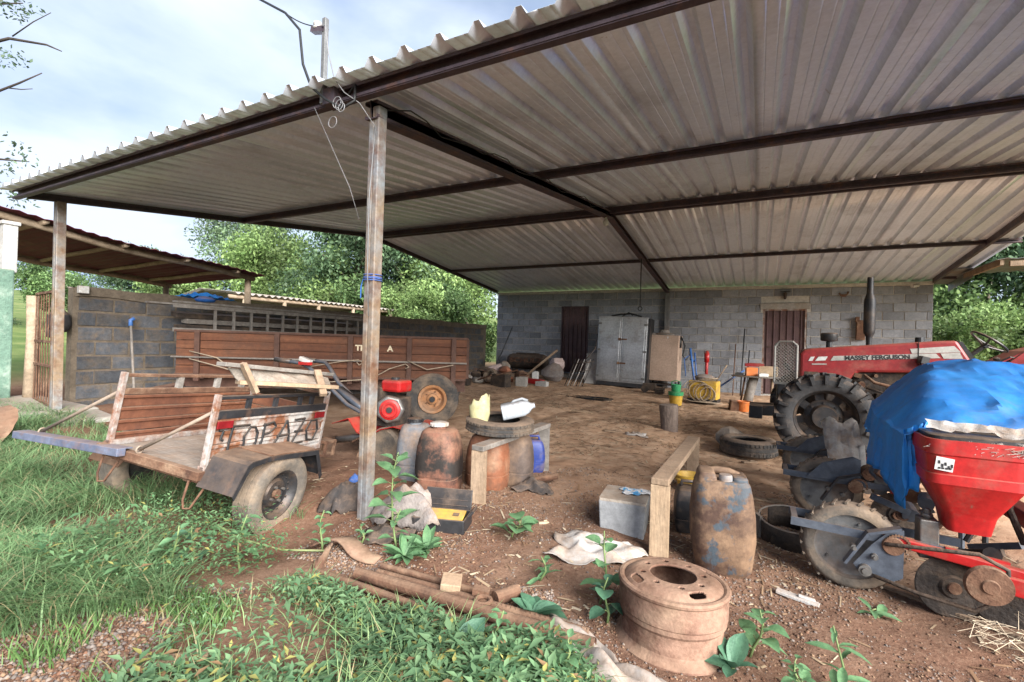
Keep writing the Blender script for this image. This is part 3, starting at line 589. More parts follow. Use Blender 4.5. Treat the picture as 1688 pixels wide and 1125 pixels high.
# lean-to with dark red roof
lt = thing('lean_to', 'low lean-to with sagging dark red sheet roof on timber poles behind the yard wall', 'lean-to', (-10.5, 4.2, .4))
def ltz(x, y):
    u = (y-1.3)/4.7; s = (x+8.85)/-3.3
    return 3.03-.50*u-.10*math.sin(PI*min(1, max(0, u))*1.0)*.35+.02*math.sin(u*9)+s*-.06
for k in range(5):
    y0, y1 = 1.2+k*.96, 1.2+(k+1)*.96+.03; b = B(); P0 = []
    for x in np.linspace(-8.75, -12.3, 9): P0.append([Vector((x, y, ltz(x, y)+.06+(.018 if int(round((y-1.2)*12)) % 2 else 0)+.004*(k % 2))) for y in np.linspace(y0, y1, 13)])
    b.grid(P0); b.build('roof_sheet', 'lean_roof', lt, world=True, solid=.006)
def pole(pts, r, par, nm='beam', m='timber_pole'):
    b = B(); b.tube([Vector(p) for p in pts], r, 9); return b.build(nm, m, par, True, world=True)
for x in (-8.98, -12.0): pole([(x, y, ltz(x, y)+.0+.01*math.sin(y*3)) for y in np.linspace(1.15, 5.95, 9)], .05, lt)
for y in (1.5, 2.75, 3.7, 4.6, 5.5): pole([(x, y+.03*math.sin(x*2), ltz(x, y)+.035+.012*math.sin(x*3+y)) for x in np.linspace(-8.8, -12.2, 7)], .036, lt, 'rafter')
for x, y in ((-9.02, 5.85), (-12.0, 5.85), (-12.0, 1.5)): pole([(x, y, gz(x, y)-.1), (x+.02, y, 1.5), (x, y, ltz(x, y))], .058, lt, 'pole')
b = B(); P0 = []
for i in range(14):
    u = i/13; P0.append([Vector((-8.5-.07*j, 4.42+.9*u, 2.0+.10*math.sin(PI*u)*(1-abs(j-3)/4)+.025*math.sin(i*2.3+j*1.7)+.03*(j < 5))) for j in range(8)])
b.grid(P0); tag(b.build('wall_tarp', 'tarp_blue', None, True, solid=.004), 'bright blue tarpaulin heaped on the yard wall under the lean-to', 'tarpaulin')
# low outbuilding roof further back
ob = thing('low_outbuilding', 'low outbuilding with wavy grey fibre cement roof behind the yard wall', 'outbuilding', (-12.5, 10, .4))
for k in range(6):
    b = B(); y0 = 6.9+.95*k; P0 = []
    for x, z in ((-11.1, 2.42), (-12.6, 2.55), (-14.2, 2.25)): P0.append([Vector((x, y, z+.0+.028*math.sin((y)*2*PI/.18)+.005*(k % 2))) for y in np.linspace(y0, y0+.98, 34)])
    b.grid(P0); b.build('roof_sheet', 'asbestos', ob, world=True, solid=.008)
pole([(-11.2, 6.8, 2.33), (-11.2, 12.8, 2.35)], .045, ob); pole([(-14.0, 6.8, 2.2), (-14.0, 12.8, 2.2)], .045, ob)
for y in (7.2, 8.3, 9.4, 10.7, 12.4): pole([(-11.2, y, .2), (-11.2, y, 2.34)], .05, ob, 'pole')
for z in (1.75, 2.05): pole([(-11.22, 7, z), (-11.22, 12.6, z+.02)], .025, ob, 'rail')
b = B(); b.box((-14.0, 9.8, 1.2), (.15, 5.8, 2.0)); b.build('rear_wall', 'mortar_dark', ob, world=True)
# right hand neighbouring roof
rr = thing('neighbour_roof', 'edge of a neighbouring sheet roof with timber fascia at the right', 'roof', (5.3, 11.6, .1))
b = B(); b.grid([[Vector((x, y, 3.13+.05*(x-3.7)*.6+(.02 if (i % 2) else 0))) for i, x in enumerate(np.linspace(3.72, 7.5, 30))] for y in (11.3, 13.2)]); b.build('roof_sheet', 'grey_steel', rr, world=True, solid=.006)
b = B(); b.bar((3.9, 11.36, 3.06), (7.5, 11.36, 3.12), .06, .09); b.bar((3.80, 11.35, 3.09), (3.82, 13.1, 3.09), .05, .10); b.build('fascia', 'wood', rr, world=True)
for x in (5.9, 7.2): pole([(x, 11.6, -.3), (x, 11.6, 3.1)], .06, rr, 'pole')
# ------------------------------------------------------------------ trees
def leaves_np(rng, centers, rads, n, size, cols, flat=.6):
    k = len(centers); pick = rng.choice(k, n, p=(rads**2)/np.sum(rads**2)); d = rng.normal(size=(n, 3)); d /= np.linalg.norm(d, axis=1)[:, None]
    rr_ = rads[pick]*rng.random(n)**.42; p = centers[pick]+d*rr_[:, None]*np.array([1, 1, .8])
    a = rng.normal(size=(n, 3))+d*.3; a[:, 2] -= .25; a /= np.linalg.norm(a, axis=1)[:, None]
    q = rng.normal(size=(n, 3)); q[:, 2] += 1.2; b_ = np.cross(a, q); b_ /= np.linalg.norm(b_, axis=1)[:, None]; nn = np.cross(a, b_)
    s = size*rng.uniform(.55, 1.35, n)[:, None]
    v = np.stack([p, p+a*s*.5+b_*s*.26-nn*s*.06, p+a*s-nn*s*.10, p+a*s*.5-b_*s*.26-nn*s*.06], 1).reshape(-1, 3)
    fi = np.arange(n*4).reshape(n, 4)
    tt = rng.random(n)[:, None]; cl = np.array(cols[0])*(1-tt)+np.array(cols[1])*tt; cl *= rng.uniform(.75, 1.25, n)[:, None]
    tone = (.5+.85*rng.random(k))[pick][:, None]; cl = cl*tone
    return v, fi, np.repeat(cl, 4, 0)
def tree_meshes(seed, h, cr, n, size, cols, bare=.35, nl=16, spread=.5):
    rng = np.random.default_rng(seed); rd = random.Random(seed); b = B()
    pts = [Vector((0, 0, -.3))]; 
    for i in range(1, 7): pts.append(Vector((rd.uniform(-.12, .12)*i*.5, rd.uniform(-.12, .12)*i*.5, h*.8*i/6)))
    r0 = h*.017+.03; b.tube(pts, [r0*(1-.12*i) for i in range(7)], 9); cs = []; rs_ = []
    for i in range(nl):
        t0 = rd.uniform(bare, .98); base = pts[0].lerp(pts[-1], 0); j = t0*6; base = pts[int(j)].lerp(pts[min(6, int(j)+1)], j-int(j)); a = rd.uniform(0, 2*PI); l = cr*rd.uniform(.55, 1.05)*(1.15-.5*t0)
        mid = base+Vector((math.cos(a)*l*.5, math.sin(a)*l*.5, l*.35)); tip = base+Vector((math.cos(a+.2)*l, math.sin(a+.2)*l, l*spread+rd.uniform(-.1, .3)*l))
        b.tube([base, mid, tip], [r0*.45*(1.1-t0), r0*.28*(1.1-t0)+.006, .008], 6)
        for q, f_ in ((mid, .75), (tip, 1), (mid.lerp(tip, .5)+Vector((rd.uniform(-.3, .3), rd.uniform(-.3, .3), rd.uniform(-.1, .4)))*cr*.4, .9)):
            cs.append(q); rs_.append(cr*.36*f_*rd.uniform(.6, 1.25))
    cs.append(pts[-1]+Vector((0, 0, h*.08))); rs_.append(cr*.45)
    v, f_, c_ = leaves_np(rng, np.array([tuple(q) for q in cs]), np.array(rs_), n, size, cols)
    return mesh_of(b, 'trunk', 'bark', True), np_mesh('crown', v, f_, 'foliage', c_)
G1 = ((.075, .14, .055), (.19, .29, .11)); G2 = ((.06, .115, .06), (.15, .225, .115)); G3 = ((.12, .20, .065), (.26, .36, .13)); G4 = ((.085, .145, .08), (.19, .265, .14))
TV = [tree_meshes(21, 6.2, 2.3, 22000, .15, G1), tree_meshes(22, 7.0, 2.5, 22000, .145, G2, .2, 20), tree_meshes(23, 5.0, 2.2, 20000, .15, G3, .15, 18), tree_meshes(24, 7.5, 2.3, 18000, .13, G4, .4, 18)]
BV = [tree_meshes(31, 2.6, 1.5, 14000, .10, G3, .05, 16, .35), tree_meshes(32, 2.2, 1.3, 13000, .10, G1, .05, 14, .3)]
GT = 'trees behind the yard wall'; GR = 'trees and bushes right of the shed'
TREES = [  # x, y, z offset, variant, scale, label, group
 (-19.5, 18.0, 0, 0, 1.25, 'bright green tree directly behind the low grey outbuilding roof', GT), (-15.2, 14.8, 0, 1, 1.1, 'dense dark green tree just left of the middle steel post', GT),
 (-12.4, 16.2, 0, 1, 1.05, 'slender tree with visible trunks just right of the middle steel post', GT), (-10.8, 16.4, 0, 3, 1.0, 'dark leafy tree behind the left corner of the back wall', GT),
 (-14.0, 20.5, 0, 0, 1.3, 'tall tree standing behind the dark trees by the middle post', GT), (-17.6, 16.2, -.5, 2, .9, 'light yellowish green tree at the left of the tree line', GT),
 (-21.5, 15.0, -.4, 2, 1.15, 'pale light green tree left of the bright green tree', GT), (-25.0, 16.5, -.6, 3, 1.2, 'hazy slender tree at the far left end of the tree line', GT), (-9.3, 19.5, 0, 3, 1.0, 'tall thin tree peeping over the corner of the back wall', GT), (-11.6, 13.6, -.2, 2, .62, 'small light green tree beyond the end of the outbuilding', GT),
 (-23, 12.0, -1.0, 2, .85, 'light green tree above the end of the dark red lean-to roof', GT), (-30, 12.5, -1.5, 1, .8, 'far rounded tree showing over the lean-to roof', GT), (-22, 7.2, -1.4, 0, .62, 'small far tree seen under the lean-to roof', GT), (-24, 5.2, -1.4, 1, .6, 'dark far tree seen between white column and corner post', GT),
 (5.6, 19.0, 0, 0, .95, 'leafy tree close behind the right end of the back wall', GR), (8.2, 18.0, 0, 1, .95, 'dark green tree behind the neighbouring roof edge', GR), (7.0, 22.5, 0, 3, 1.05, 'tall pale tree far behind the tractor steering wheel', GR), (11.5, 20.0, 0, 2, 1.1, 'broad light green tree at the right edge of the picture', GR), (4.2, 23.5, 0, 1, 1.0, 'dark tree half hidden by the back wall at the right', GR)]
for x, y, dz, k, s, lab, gr in TREES:
    t_ = thing('tree', lab, 'tree', (x, y, float(gheight(x, y))+dz), (0, 0, (x*7+y*3) % 6.28), gr); t_.scale = (s, s, s); obj('trunk', TV[k][0], t_); obj('crown', TV[k][1], t_)
for x, y, k, s, lab in ((-10.3, 12.9, 0, 1.0, 'low bush behind the far end of the yard wall'), (-9.6, 14.6, 1, 1.25, 'dark bush at the left corner of the back wall'), (-13.4, 14.2, 1, 1.35, 'bush among the trees right of the middle post'), (-16.6, 14.6, 0, 1.5, 'light bush behind the outbuilding roof'), (-11.0, 15.2, 0, 1.5, 'tall bush in front of the slender trees'), (4.7, 15.6, 0, .95, 'light green bush against the right end of the block wall'), (6.0, 15.8, 1, 1.15, 'green bush behind the steering wheel'), (7.0, 14.6, 0, 1.0, 'bright green bush below the neighbouring roof edge'), (5.4, 17.6, 0, 1.3, 'tall light green bush behind the bush by the wall'), (8.3, 15.6, 1, 1.2, 'bush at the right edge behind the red fender')):
    t_ = thing('bush', lab, 'bush', (x, y, float(gheight(x, y))), (0, 0, x*3), GR if x > 0 else GT); t_.scale = (s, s, s); obj('trunk', BV[k][0], t_); obj('crown', BV[k][1], t_)
# thin-leaved tree whose branches reach in from the left, and tree top above the roof
def branch_tree():
    rng = np.random.default_rng(51); rd = random.Random(51)
    t_ = thing('overhanging_tree', 'sparse tree whose thin leafy branches reach in at the upper left', 'tree', (-10.9, 1.1, .35)); b = B()
    b.tube([(-10.9, 1.1, -.1), (-10.85, 1.15, 2.0), (-10.7, 1.2, 3.8), (-10.75, 1.1, 6.2)], [.16, .14, .11, .05], 10); tips = []
    for pts in (((-10.7, 1.2, 3.9), (-9.6, 1.9, 4.1), (-8.9, 2.15, 4.35), (-8.35, 2.33, 4.5), (-8.05, 2.45, 4.62)), ((-8.5, 2.28, 4.45), (-8.25, 2.33, 4.40), (-8.15, 2.4, 4.42)), ((-10.7, 1.2, 4.4), (-9.5, 1.9, 4.9), (-8.6, 2.3, 5.12), (-8.1, 2.5, 5.02), (-7.9, 2.58, 4.93)), ((-8.5, 2.3, 5.12), (-8.2, 2.4, 5.28), (-8.0, 2.5, 5.4)), ((-10.7, 1.2, 4.8), (-9.4, 1.9, 5.3), (-8.6, 2.2, 5.5), (-8.2, 2.3, 5.45)), ((-10.75, 1.2, 3.5), (-9.6, 1.9, 3.55), (-8.8, 2.3, 3.60), (-8.35, 2.45, 3.55))):
        n = len(pts); b.tube(pts, [.030-.024*i/(n-1) if n > 3 else .008-.004*i/(n-1) for i in range(n)], 7); tips.append(pts)
    b.build('trunk', 'twig', t_, True, world=True)
    cs = []
    for c_ in ((-8.45, 2.3, 5.42), (-8.3, 2.35, 5.5), (-8.6, 2.25, 5.55), (-8.7, 2.2, 4.86), (-8.45, 2.3, 4.84), (-8.35, 2.4, 3.6), (-8.7, 2.3, 3.5), (-8.5, 2.35, 3.75), (-8.9, 2.25, 3.3), (-8.6, 2.4, 3.2), (-8.4, 2.4, 3.05)): cs.append(c_)
    v, f_, c_ = leaves_np(rng, np.array(cs), np.full(len(cs), .17), 420, .055, ((.05, .085, .05), (.10, .14, .08))); o = obj('crown', np_mesh('crown', v-np.array([-10.9, 1.1, .35]), f_, 'foliage', c_), t_)
branch_tree()
t_ = thing('roof_top_tree', 'tree top showing above the front edge of the roof', 'tree', (-6.6, 17.5, .5), (0, 0, 1)); t_.scale = (1.28, 1.28, 1.36); obj('trunk', TV[3][0], t_); obj('crown', TV[3][1], t_)
# ------------------------------------------------------------------ wheels
def tyre_prof(R, w_, ri, sq=.35):
    h = R-ri; P0 = []
    for x, r in ((-.40, ri), (-.50, ri+h*.35), (-.48, ri+h*.72), (-.40, R-h*.07), (-.36, R), (-.14, R), (-.13, R-.006), (-.11, R-.006), (-.10, R), (.10, R), (.11, R-.006), (.13, R-.006), (.14, R), (.36, R), (.40, R-h*.07), (.48, ri+h*.72), (.50, ri+h*.35), (.40, ri)): P0.append((r, x*w_))
    return P0
YAX = Matrix.Rotation(PI/2, 4, 'X')       # lathe axis z -> -y (outer side at -y)
def wheel(name, par, R, w_, ri, M, tm, rm, face, lugs=0, holes=0, hub=True):
    """wheel part; M maps lathe space (axis +z = outer side) to thing space; face = list of (r,z) disc profile"""
    b = B(); b.lathe(tyre_prof(R, w_, ri), 48, M, closed=True); 
    for k in range(lugs):
        a = 2*PI*k/lugs
        for s in (-1, 1):
            a2 = a+(PI/lugs if s > 0 else 0)
            p0 = Vector((math.cos(a2)*(R+.012), math.sin(a2)*(R+.012), s*.03*w_)); a3 = a2+.9/lugs*2*PI*.55; p1 = Vector((math.cos(a3)*(R+.004), math.sin(a3)*(R+.004), s*.47*w_)); p2 = Vector((math.cos(a3)*(R-.10), math.sin(a3)*(R-.10), s*.51*w_))
            up = Vector((math.cos(a2), math.sin(a2), 0)); c0 = B(); c0.bar(p0, p1, .055*R/.5, .05, up); c0.bar(p1, p2, .05*R/.5, .035, Vector((0, 0, s)).cross(up)); b.add([M @ Vector(v) for v in c0.v], c0.f)
    ty = b.build('wheel', tm, par, 38)
    b = B(); b.lathe(face, 40, M, closed=face[0][0] > 0); rim = b.build('rim', rm, ty, 30)
    return ty, rim
def dotring(par, name, m, M, r, z, n, s, h, a0=0., seg=8):
    for k in range(n):
        a = a0+2*PI*k/n; b = B(); b.tube([M @ Vector((math.cos(a)*r, math.sin(a)*r, z)), M @ Vector((math.cos(a)*r, math.sin(a)*r, z+h))], s, seg); b.build(name, m, par, 40)
# ------------------------------------------------------------------ small two-wheeled cart
TH = rad(14); n_ = Vector((math.cos(TH), math.sin(TH), 0)); tt_ = Vector((-math.sin(TH), math.cos(TH), 0))
Lx, Wx = 1.13, .75
org = Vector((-2.973, 1.668, .56)); ey = (tt_*Lx+Vector((0, 0, -.083))).normalized(); ex = (n_*Wx-Vector((0, 0, .107))).normalized(); ez = ex.cross(ey).normalized(); ex = ey.cross(ez).normalized()
CM = Matrix((ex, ey, ez)).transposed().to_4x4(); CM.translation = org
cart = thing('box_cart', 'small rusty white box cart with sprayed lettering and open end, parked on the grass', 'cart', tuple(org), tuple(CM.to_euler()))
W2, L2, H2 = .76, 1.13, .46      # local: x from -W2..0 (near side at x=0), y 0..L2, z up
def plank_panel(par, x, face, nm, m, npl=4, z1=.33):
    hh = z1/npl
    for k in range(npl):
        b = B(); b.box((x-face*.004*(k % 2), L2/2, hh*(k+.5)), (.014, L2-.05, hh-.006)); b.box((x+face*.009, L2/2, hh*(k+1)-.012), (.014, L2-.05, .02)); b.build(nm, m, par, bevel=.003)
side = B(); side.box((-.006, L2/2, .02), (.05, L2, .035)); side = side.build('near_side', 'white_paint_worn', cart, bevel=.004)
plank_panel(side, .0, 1, 'plank', 'rust_white')
for y in (.015, L2-.015): b = B(); b.box((0, y, H2/2+.01), (.036, .03, H2+.02)); b.build('upright', 'white_paint_worn', side, bevel=.004)
b = B(); b.box((0.004, L2/2, .353), (.03, L2-.06, .055)); b.box((0, L2/2, H2), (.035, L2-.02, .022)); b.build('black_rail', 'black_paint', side, bevel=.004)
for y in (.27, .52, .78, .92): b = B(); b.box((0, y, .415), (.022, .032, .09)); b.build('baluster', 'black_paint', side)
for y in (.09, L2-.10): b = B(); b.box((.022, y, .292), (.012, .12, .05)); b.build('reflector', 'red_reflector', side, bevel=.004)
b = B()
def stroke(pts, wd=.013):
    for (a0, z0), (a1, z1) in zip(pts[:-1], pts[1:]): b.bar((.0225, a0, z0), (.0225, a1, z1), .002, wd, up=(0, -(z1-z0), a1-a0)) if False else b.tube([(.0180, a0, z0), (.0180, a1, z1)], wd*.62, 6)
for pts in ([(.06, .255), (.14, .275), (.30, .272)], [(.16, .27), (.15, .16), (.155, .07)], [(.09, .25), (.08, .20), (.10, .19)],
            [(.31, .255), (.27, .20), (.28, .11), (.33, .085), (.38, .13), (.385, .21), (.35, .255), (.31, .255)],
            [(.42, .07), (.44, .17), (.44, .27)], [(.43, .255), (.52, .275), (.55, .24), (.50, .20), (.44, .19)],
            [(.56, .10), (.62, .20), (.66, .275), (.70, .19), (.72, .09)], [(.58, .16), (.70, .165)],
            [(.75, .27), (.86, .275), (.80, .17), (.75, .085), (.88, .09)], [(.77, .18), (.86, .185)],
            [(.94, .25), (.90, .18), (.93, .10), (1.0, .09), (1.04, .17), (1.01, .25), (.94, .25)]): stroke(pts)
o = b.build('sprayed_lettering', 'spray_black', side); o.scale = (1, 1, 1); o['label'] = 'black hand-sprayed letters TOPAZO'
far = B(); far.box((-W2+.006, L2/2, .02), (.05, L2, .035)); far = far.build('far_side', 'white_paint_worn', cart, bevel=.004)
plank_panel(far, -W2, 1, 'plank', 'rust_inner')
for y in (.015, L2-.015): b = B(); b.box((-W2, y, H2/2+.01), (.036, .03, H2+.02)); b.build('upright', 'white_paint_worn', far, bevel=.004)
b = B(); b.box((-W2, L2/2, .352), (.03, L2-.06, .04)); b.box((-W2, L2/2, H2), (.03, L2-.02, .022)); b.build('rail', 'rust', far, bevel=.004)
for y in (.42, .75, 1.0): b = B(); b.box((-W2, y, .41), (.03, .04, .08)); b.build('baluster', 'wood_grey', far)
fr = B(); fr.box((-W2/2, L2-.006, .02), (W2-.06, .04, .035)); fr = fr.build('front_board', 'white_paint_worn', cart)
for k in range(3): b = B(); b.box((-W2/2, L2-.01, .055+.1*k+.03), (W2-.06, .016, .094)); b.build('plank', 'rust_inner', fr, bevel=.003)
b = B(); b.box((-W2/2, L2-.01, H2-.005), (W2-.05, .028, .022)); b.build('rail', 'rust', fr)
fl = B(); fl.box((-W2/2, L2/2, -.05), (W2, .06, .05)); fl = fl.build('floor_frame', 'rust', cart)
for k in range(7): b = B(); b.box((-W2+.05+(W2-.1)*(k+.5)/7, L2/2-.01, .0), ((W2-.1)/7-.004, L2-.02, .022)); b.build('floor_plank', 'wood_grey', fl, bevel=.002)
b = B(); b.box((-W2/2, -.018, -.012), (W2+.06, .05, .055)); b.box((-W2/2, .03, -.045), (W2, .05, .05))
for x in (-.09, -W2+.09): b.box((x, L2/2, -.045), (.06, L2, .06))
b.build('end_sill', 'rust', cart, bevel=.004)
# dropped tail bar, held by two stays
bl0 = CM.inverted() @ Vector((-3.47, 1.475, .655)); bl1 = CM.inverted() @ Vector((-4.60, 1.335, .66))
b = B(); b.bar(bl0, bl1, .05, .05); b.bar(bl0+Vector((0, .03, .022)), bl1+Vector((0, .03, .022)), .07, .008); b.build('tail_bar', 'blue_paint_worn', cart, bevel=.004)
for a0, a1 in ((Vector((-.0, .02, .38)), CM.inverted() @ Vector((-3.42, 1.55, .665))), (Vector((-W2, .02, .36)), CM.inverted() @ Vector((-4.45, 1.42, .685)))):
    b = B(); b.cyl(a0, a1, .011, n=8); b.ring(a0, .02, .006, 'X', 12, 5); b.ring(a1, .022, .006, 'X', 12, 5); b.build('stay_rod', 'rod_rust', cart, True)
for x, dz in ((-.05, 0), (-W2+.02, .01)):
    b = B(); b.tube([(x, -.02, -.05), (x-.005, -.03, -.17), (x+.01, -.03, -.22), (x+.05, -.02, -.21), (x+.10, .0, -.08)], .007, 6); b.build('hook', 'rust', cart, True)
b = B(); b.box((-W2/2, .42, -.17), (W2+.35, .055, .055)); 
for y in (.2, .8): b.box((-.12, y, -.09), (.05, .05, .06)); b.box((-W2+.12, y, -.09), (.05, .05, .06))
b.bar((-.12, .15, -.10), (-.12, .85, -.10), .05, .03); b.bar((-W2+.12, .15, -.10), (-W2+.12, .85, -.10), .05, .03); b.build('axle', 'rust', cart)
RW = .272
for sx, xw in ((1, .20), (-1, -W2-.16)):
    zc = -.165 if sx > 0 else -.20
    M = Matrix.Translation((xw, .42, zc)) @ Matrix.Rotation(PI/2*sx, 4, 'Y')
    fc_ = [(.0, .02), (.035, .022), (.055, .035), (.085, .03), (.10, .012), (.125, .018), (.14, .045), (.158, .062), (.168, .066), (.165, -.05), (.13, -.02)]
    ty, rim = wheel('wheel', cart, RW, .165, .165, M, 'tyre_dusty', 'black_rim', fc_)
    dotring(ty, 'vent_hole', 'spray_black', M, .128, .014, 16, .009, .012); dotring(ty, 'wheel_nut', 'aluminium', M, .055, .03, 4, .010, .02, .5); b = B(); b.cyl(M @ Vector((0, 0, .0)), M @ Vector((0, 0, .045)), .03, n=12); b.build('hub', 'rust', ty)
    # fender: three flat plates
    b = B(); w0, w1 = (.02, .285) if sx > 0 else (-W2-.02, -W2-.29); w0, w1 = min(w0, w1), max(w0, w1); P1 = [(-.03, -.07), (.05, .10), (.08, .115), (.22, .128), (.72, .10), (.82, -.10)] if sx > 0 else [(.12, -.17), (.20, -.06), (.25, -.05), (.4, -.045), (.6, -.05), (.72, -.16)]
    b.grid([[Vector((x, y, z)) for x in (w0, w1)] for y, z in P1]); b.grid([[Vector((w1 if sx > 0 else w0, y, z)), Vector((w1 if sx > 0 else w0, y+(.02 if y < .5 else -.02), z-.03))] for y, z in P1])
    b.build('fender', 'black_paint' if sx > 0 else 'rust', cart, solid=.005)
    b = B(); b.box(((w0+w1)/2, .47, .121), (w1-w0-.01, .48, .006), (-.055, 0, 0)); b.build('fender_plate', 'rust', cart) if sx > 0 else None
b = B(); b.tube([(-.32, L2, -.05), (-.36, L2+.5, -.06), (-.38, L2+.85, -.10)], .025, 8); b.tube([(-.05, L2, -.05), (-.34, L2+.55, -.06)], .02, 8); b.tube([(-W2+.05, L2, -.05), (-.40, L2+.55, -.06)], .02, 8); b.build('drawbar', 'rust', cart, True)
b = B()
for z in (-.02, .09): b.box((.0, L2+.09, z-.04), (.12, .15, .018))
for y in (.03, .15): b.box((0.05, L2+y, .0), (.018, .018, .13)); b.box((-.05, L2+y, .0), (.018, .018, .13))
b.build('step_bracket', 'rust', cart)
# seat board lying over the cart
sb = thing('plank_bench', 'old plank bench top with woven panel lying across the cart', 'bench', (-2.95, 2.35, 1.03), (0, 0, TH))
q0, q1 = Vector((-3.02, 1.80, 1.215)), Vector((-3.12, 2.75, 1.10)); q2, q3 = Vector((-3.05, 1.93, 1.09)), Vector((-2.90, 2.62, 1.02))
for a0, a1, m in ((q0, q1, 'wood_grey'), (q2, q3, 'wood_pale')): b = B(); b.bar(a0, a1, .09, .028); b.build('board', m, sb, world=True, bevel=.004)
b = B(); P0 = []
for i in range(9): P0.append([q0.lerp(q1, .04+.115*i).lerp(q2.lerp(q3, .04+.115*i), j/4)+Vector((0, 0, -.02+.008*math.sin(i*3+j*2))) for j in range(5)])
b.grid(P0); b.build('mesh_panel', 'stone', sb, world=True, solid=.012)
for f_ in (.14, .82): b = B(); b.bar(q0.lerp(q1, f_)+Vector((.06, -.02, .02)), q2.lerp(q3, f_)+Vector((.06, -.02, -.06)), .05, .028); b.build('cross_piece', 'wood', sb, world=True)
# ------------------------------------------------------------------ big wooden farm trailer
td = Vector((.8405, .5418, 0)); tn = Vector((-.5418, .8405, 0))
trl = thing('farm_trailer', 'long red-brown wooden farm trailer with plank sides parked behind the cart', 'trailer', (-6.73, 3.43, .35), (0, 0, math.atan2(td.y, td.x)))
TL, TWd, z0, z1 = 3.76, 1.55, .53, 1.08       # local: x along side, y depth (away), z above base .35
fr = B()
for y in (.25, TWd-.25): fr.box((TL/2, y, z0-.12), (TL, .09, .14))
for x in (.3, 1.3, 2.3, 3.3): fr.box((x, TWd/2, z0-.03), (.08, TWd, .06))
fr = fr.build('chassis', 'trailer_frame', trl)
b = B(); b.box((TL/2, TWd/2, z0+.005), (TL-.06, TWd-.06, .02)); b.build('bed', 'trailer_wood', trl)
for nm, y, f_ in (('near_side', 0, -1), ('far_side', TWd, 1)):
    s_ = B(); s_.box((TL/2, y, z1+.012), (TL+.04, .075, .03)); s_.box((TL/2, y, z0-.008), (TL+.02, .06, .03)); s_ = s_.build(nm, 'trailer_frame', trl, bevel=.004)
    hh = (z1-z0)/5
    for k in range(5): b = B(); b.box((TL/2, y+.001*(k % 2), z0+hh*(k+.5)), (TL, .03, hh-.007)); b.build('plank', 'trailer_wood', s_, bevel=.003)
    for x in (.27, 1.27, 2.22, 3.0, TL-.16): b = B(); b.box((x, y+f_*.03, (z0+z1)/2-.04), (.065, .04, z1-z0+.10)); b.build('stake', 'trailer_frame', s_, bevel=.004)
    b = B(); b.tube([(-.03, y+f_*.062, z0+.22), (TL+.02, y+f_*.062, z0+.225)], .013, 8); b.build('tie_rail', 'wood_grey', s_, True)
for nm, x in (('head_board', 0), ('tail_board', TL)):
    s_ = B(); s_.box((x, TWd/2, z1+.012), (.07, TWd-.08, .028)); s_ = s_.build(nm, 'trailer_frame', trl)
    for k in range(5): b = B(); b.box((x, TWd/2, z0+(z1-z0)/5*(k+.5)), (.03, TWd-.04, (z1-z0)/5-.007)); b.build('plank', 'trailer_wood', s_, bevel=.003)
    for y in (.2, .75, 1.3): b = B(); b.box((x+(.03 if x else -.03), y, (z0+z1)/2), (.04, .06, z1-z0)); b.build('stake', 'trailer_frame', s_)
for pts in ([(.2, -.075, z0+.30), (.55, -.09, z0+.22), (.8, -.07, z0+.02)], [(.2, -.075, z0+.2), (.6, -.09, z0+.1), (1.0, -.08, z0-.02)], [(1.7, -.08, z0+.13), (2.1, -.09, z0+.21), (2.34, -.08, z0+.24), (2.40, -.085, z0+.20), (2.35, -.09, z0+.17), (2.32, -.085, z0+.21)], [(2.45, -.08, z0-.05), (2.75, -.09, z0+.13), (2.96, -.085, z0+.2), (3.01, -.09, z0+.16), (2.96, -.09, z0+.14)], [(3.0, -.09, z0+.24), (3.25, -.09, z0+.13), (3.6, -.08, z0+.20)], [(1.7, -.08, z0-.09), (2.4, -.12, z0-.02)]):
    b = B(); b.tube(pts, .008, 6); b.build('rope', 'rope', trl, True)
text('side_lettering', 'TRI', .105, 'letter_cream', trl, Matrix.Translation((2.36, -.0185, z0+.395)) @ Matrix.Rotation(PI/2, 4, 'X'), 1.05, .001, .004); text('end_letter', 'A', .105, 'letter_cream', trl, Matrix.Translation((2.74, -.0185, z0+.395)) @ Matrix.Rotation(PI/2, 4, 'X'), 1.05, .001, .004)
b = B(); b.box((3.33, TWd/2, .23), (.10, TWd, .10)); b.build('axle', 'trailer_frame', trl)
for x, y, s in ((3.33, -.03, 1), (3.33, TWd+.03, -1)):
    M = Matrix.Translation((x, y+.03*s, .258)) @ Matrix.Rotation(PI/2*s, 4, 'X')
    ty, rim = wheel('wheel', trl, .352, .20, .20, M, 'tyre', 'orange_rim', [(0, .05), (.04, .06), (.07, .045), (.075, .0), (.12, -.01), (.14, .02), (.16, .06), (.19, .075), (.195, .07), (.19, -.06)])
    dotring(ty, 'wheel_bolt', 'rust', M, .10, .0, 5, .01, .02); b = B(); b.cyl(M @ Vector((0, 0, .02)), M @ Vector((0, 0, .10)), .045, .035, 14); b.build('hub', 'plastic_black', ty)
b = B(); b.tube([(0, .45, z0-.14), (-.8, TWd/2, .22), (-1.0, TWd/2, .2)], .035, 8); b.tube([(0, TWd-.45, z0-.14), (-.8, TWd/2, .22)], .035, 8); b.build('drawbar', 'trailer_frame', trl, True)
b = B()
for x in (.5, 1.2, 1.9): b.tube([(x, .9, .30-.05*x), (x+.5, 1.0, .33-.05*x), (x+1.1, .95, .28-.05*x)], .02, 6)
tag(b.build('under_pipes', 'grey_steel', trl), None, None)
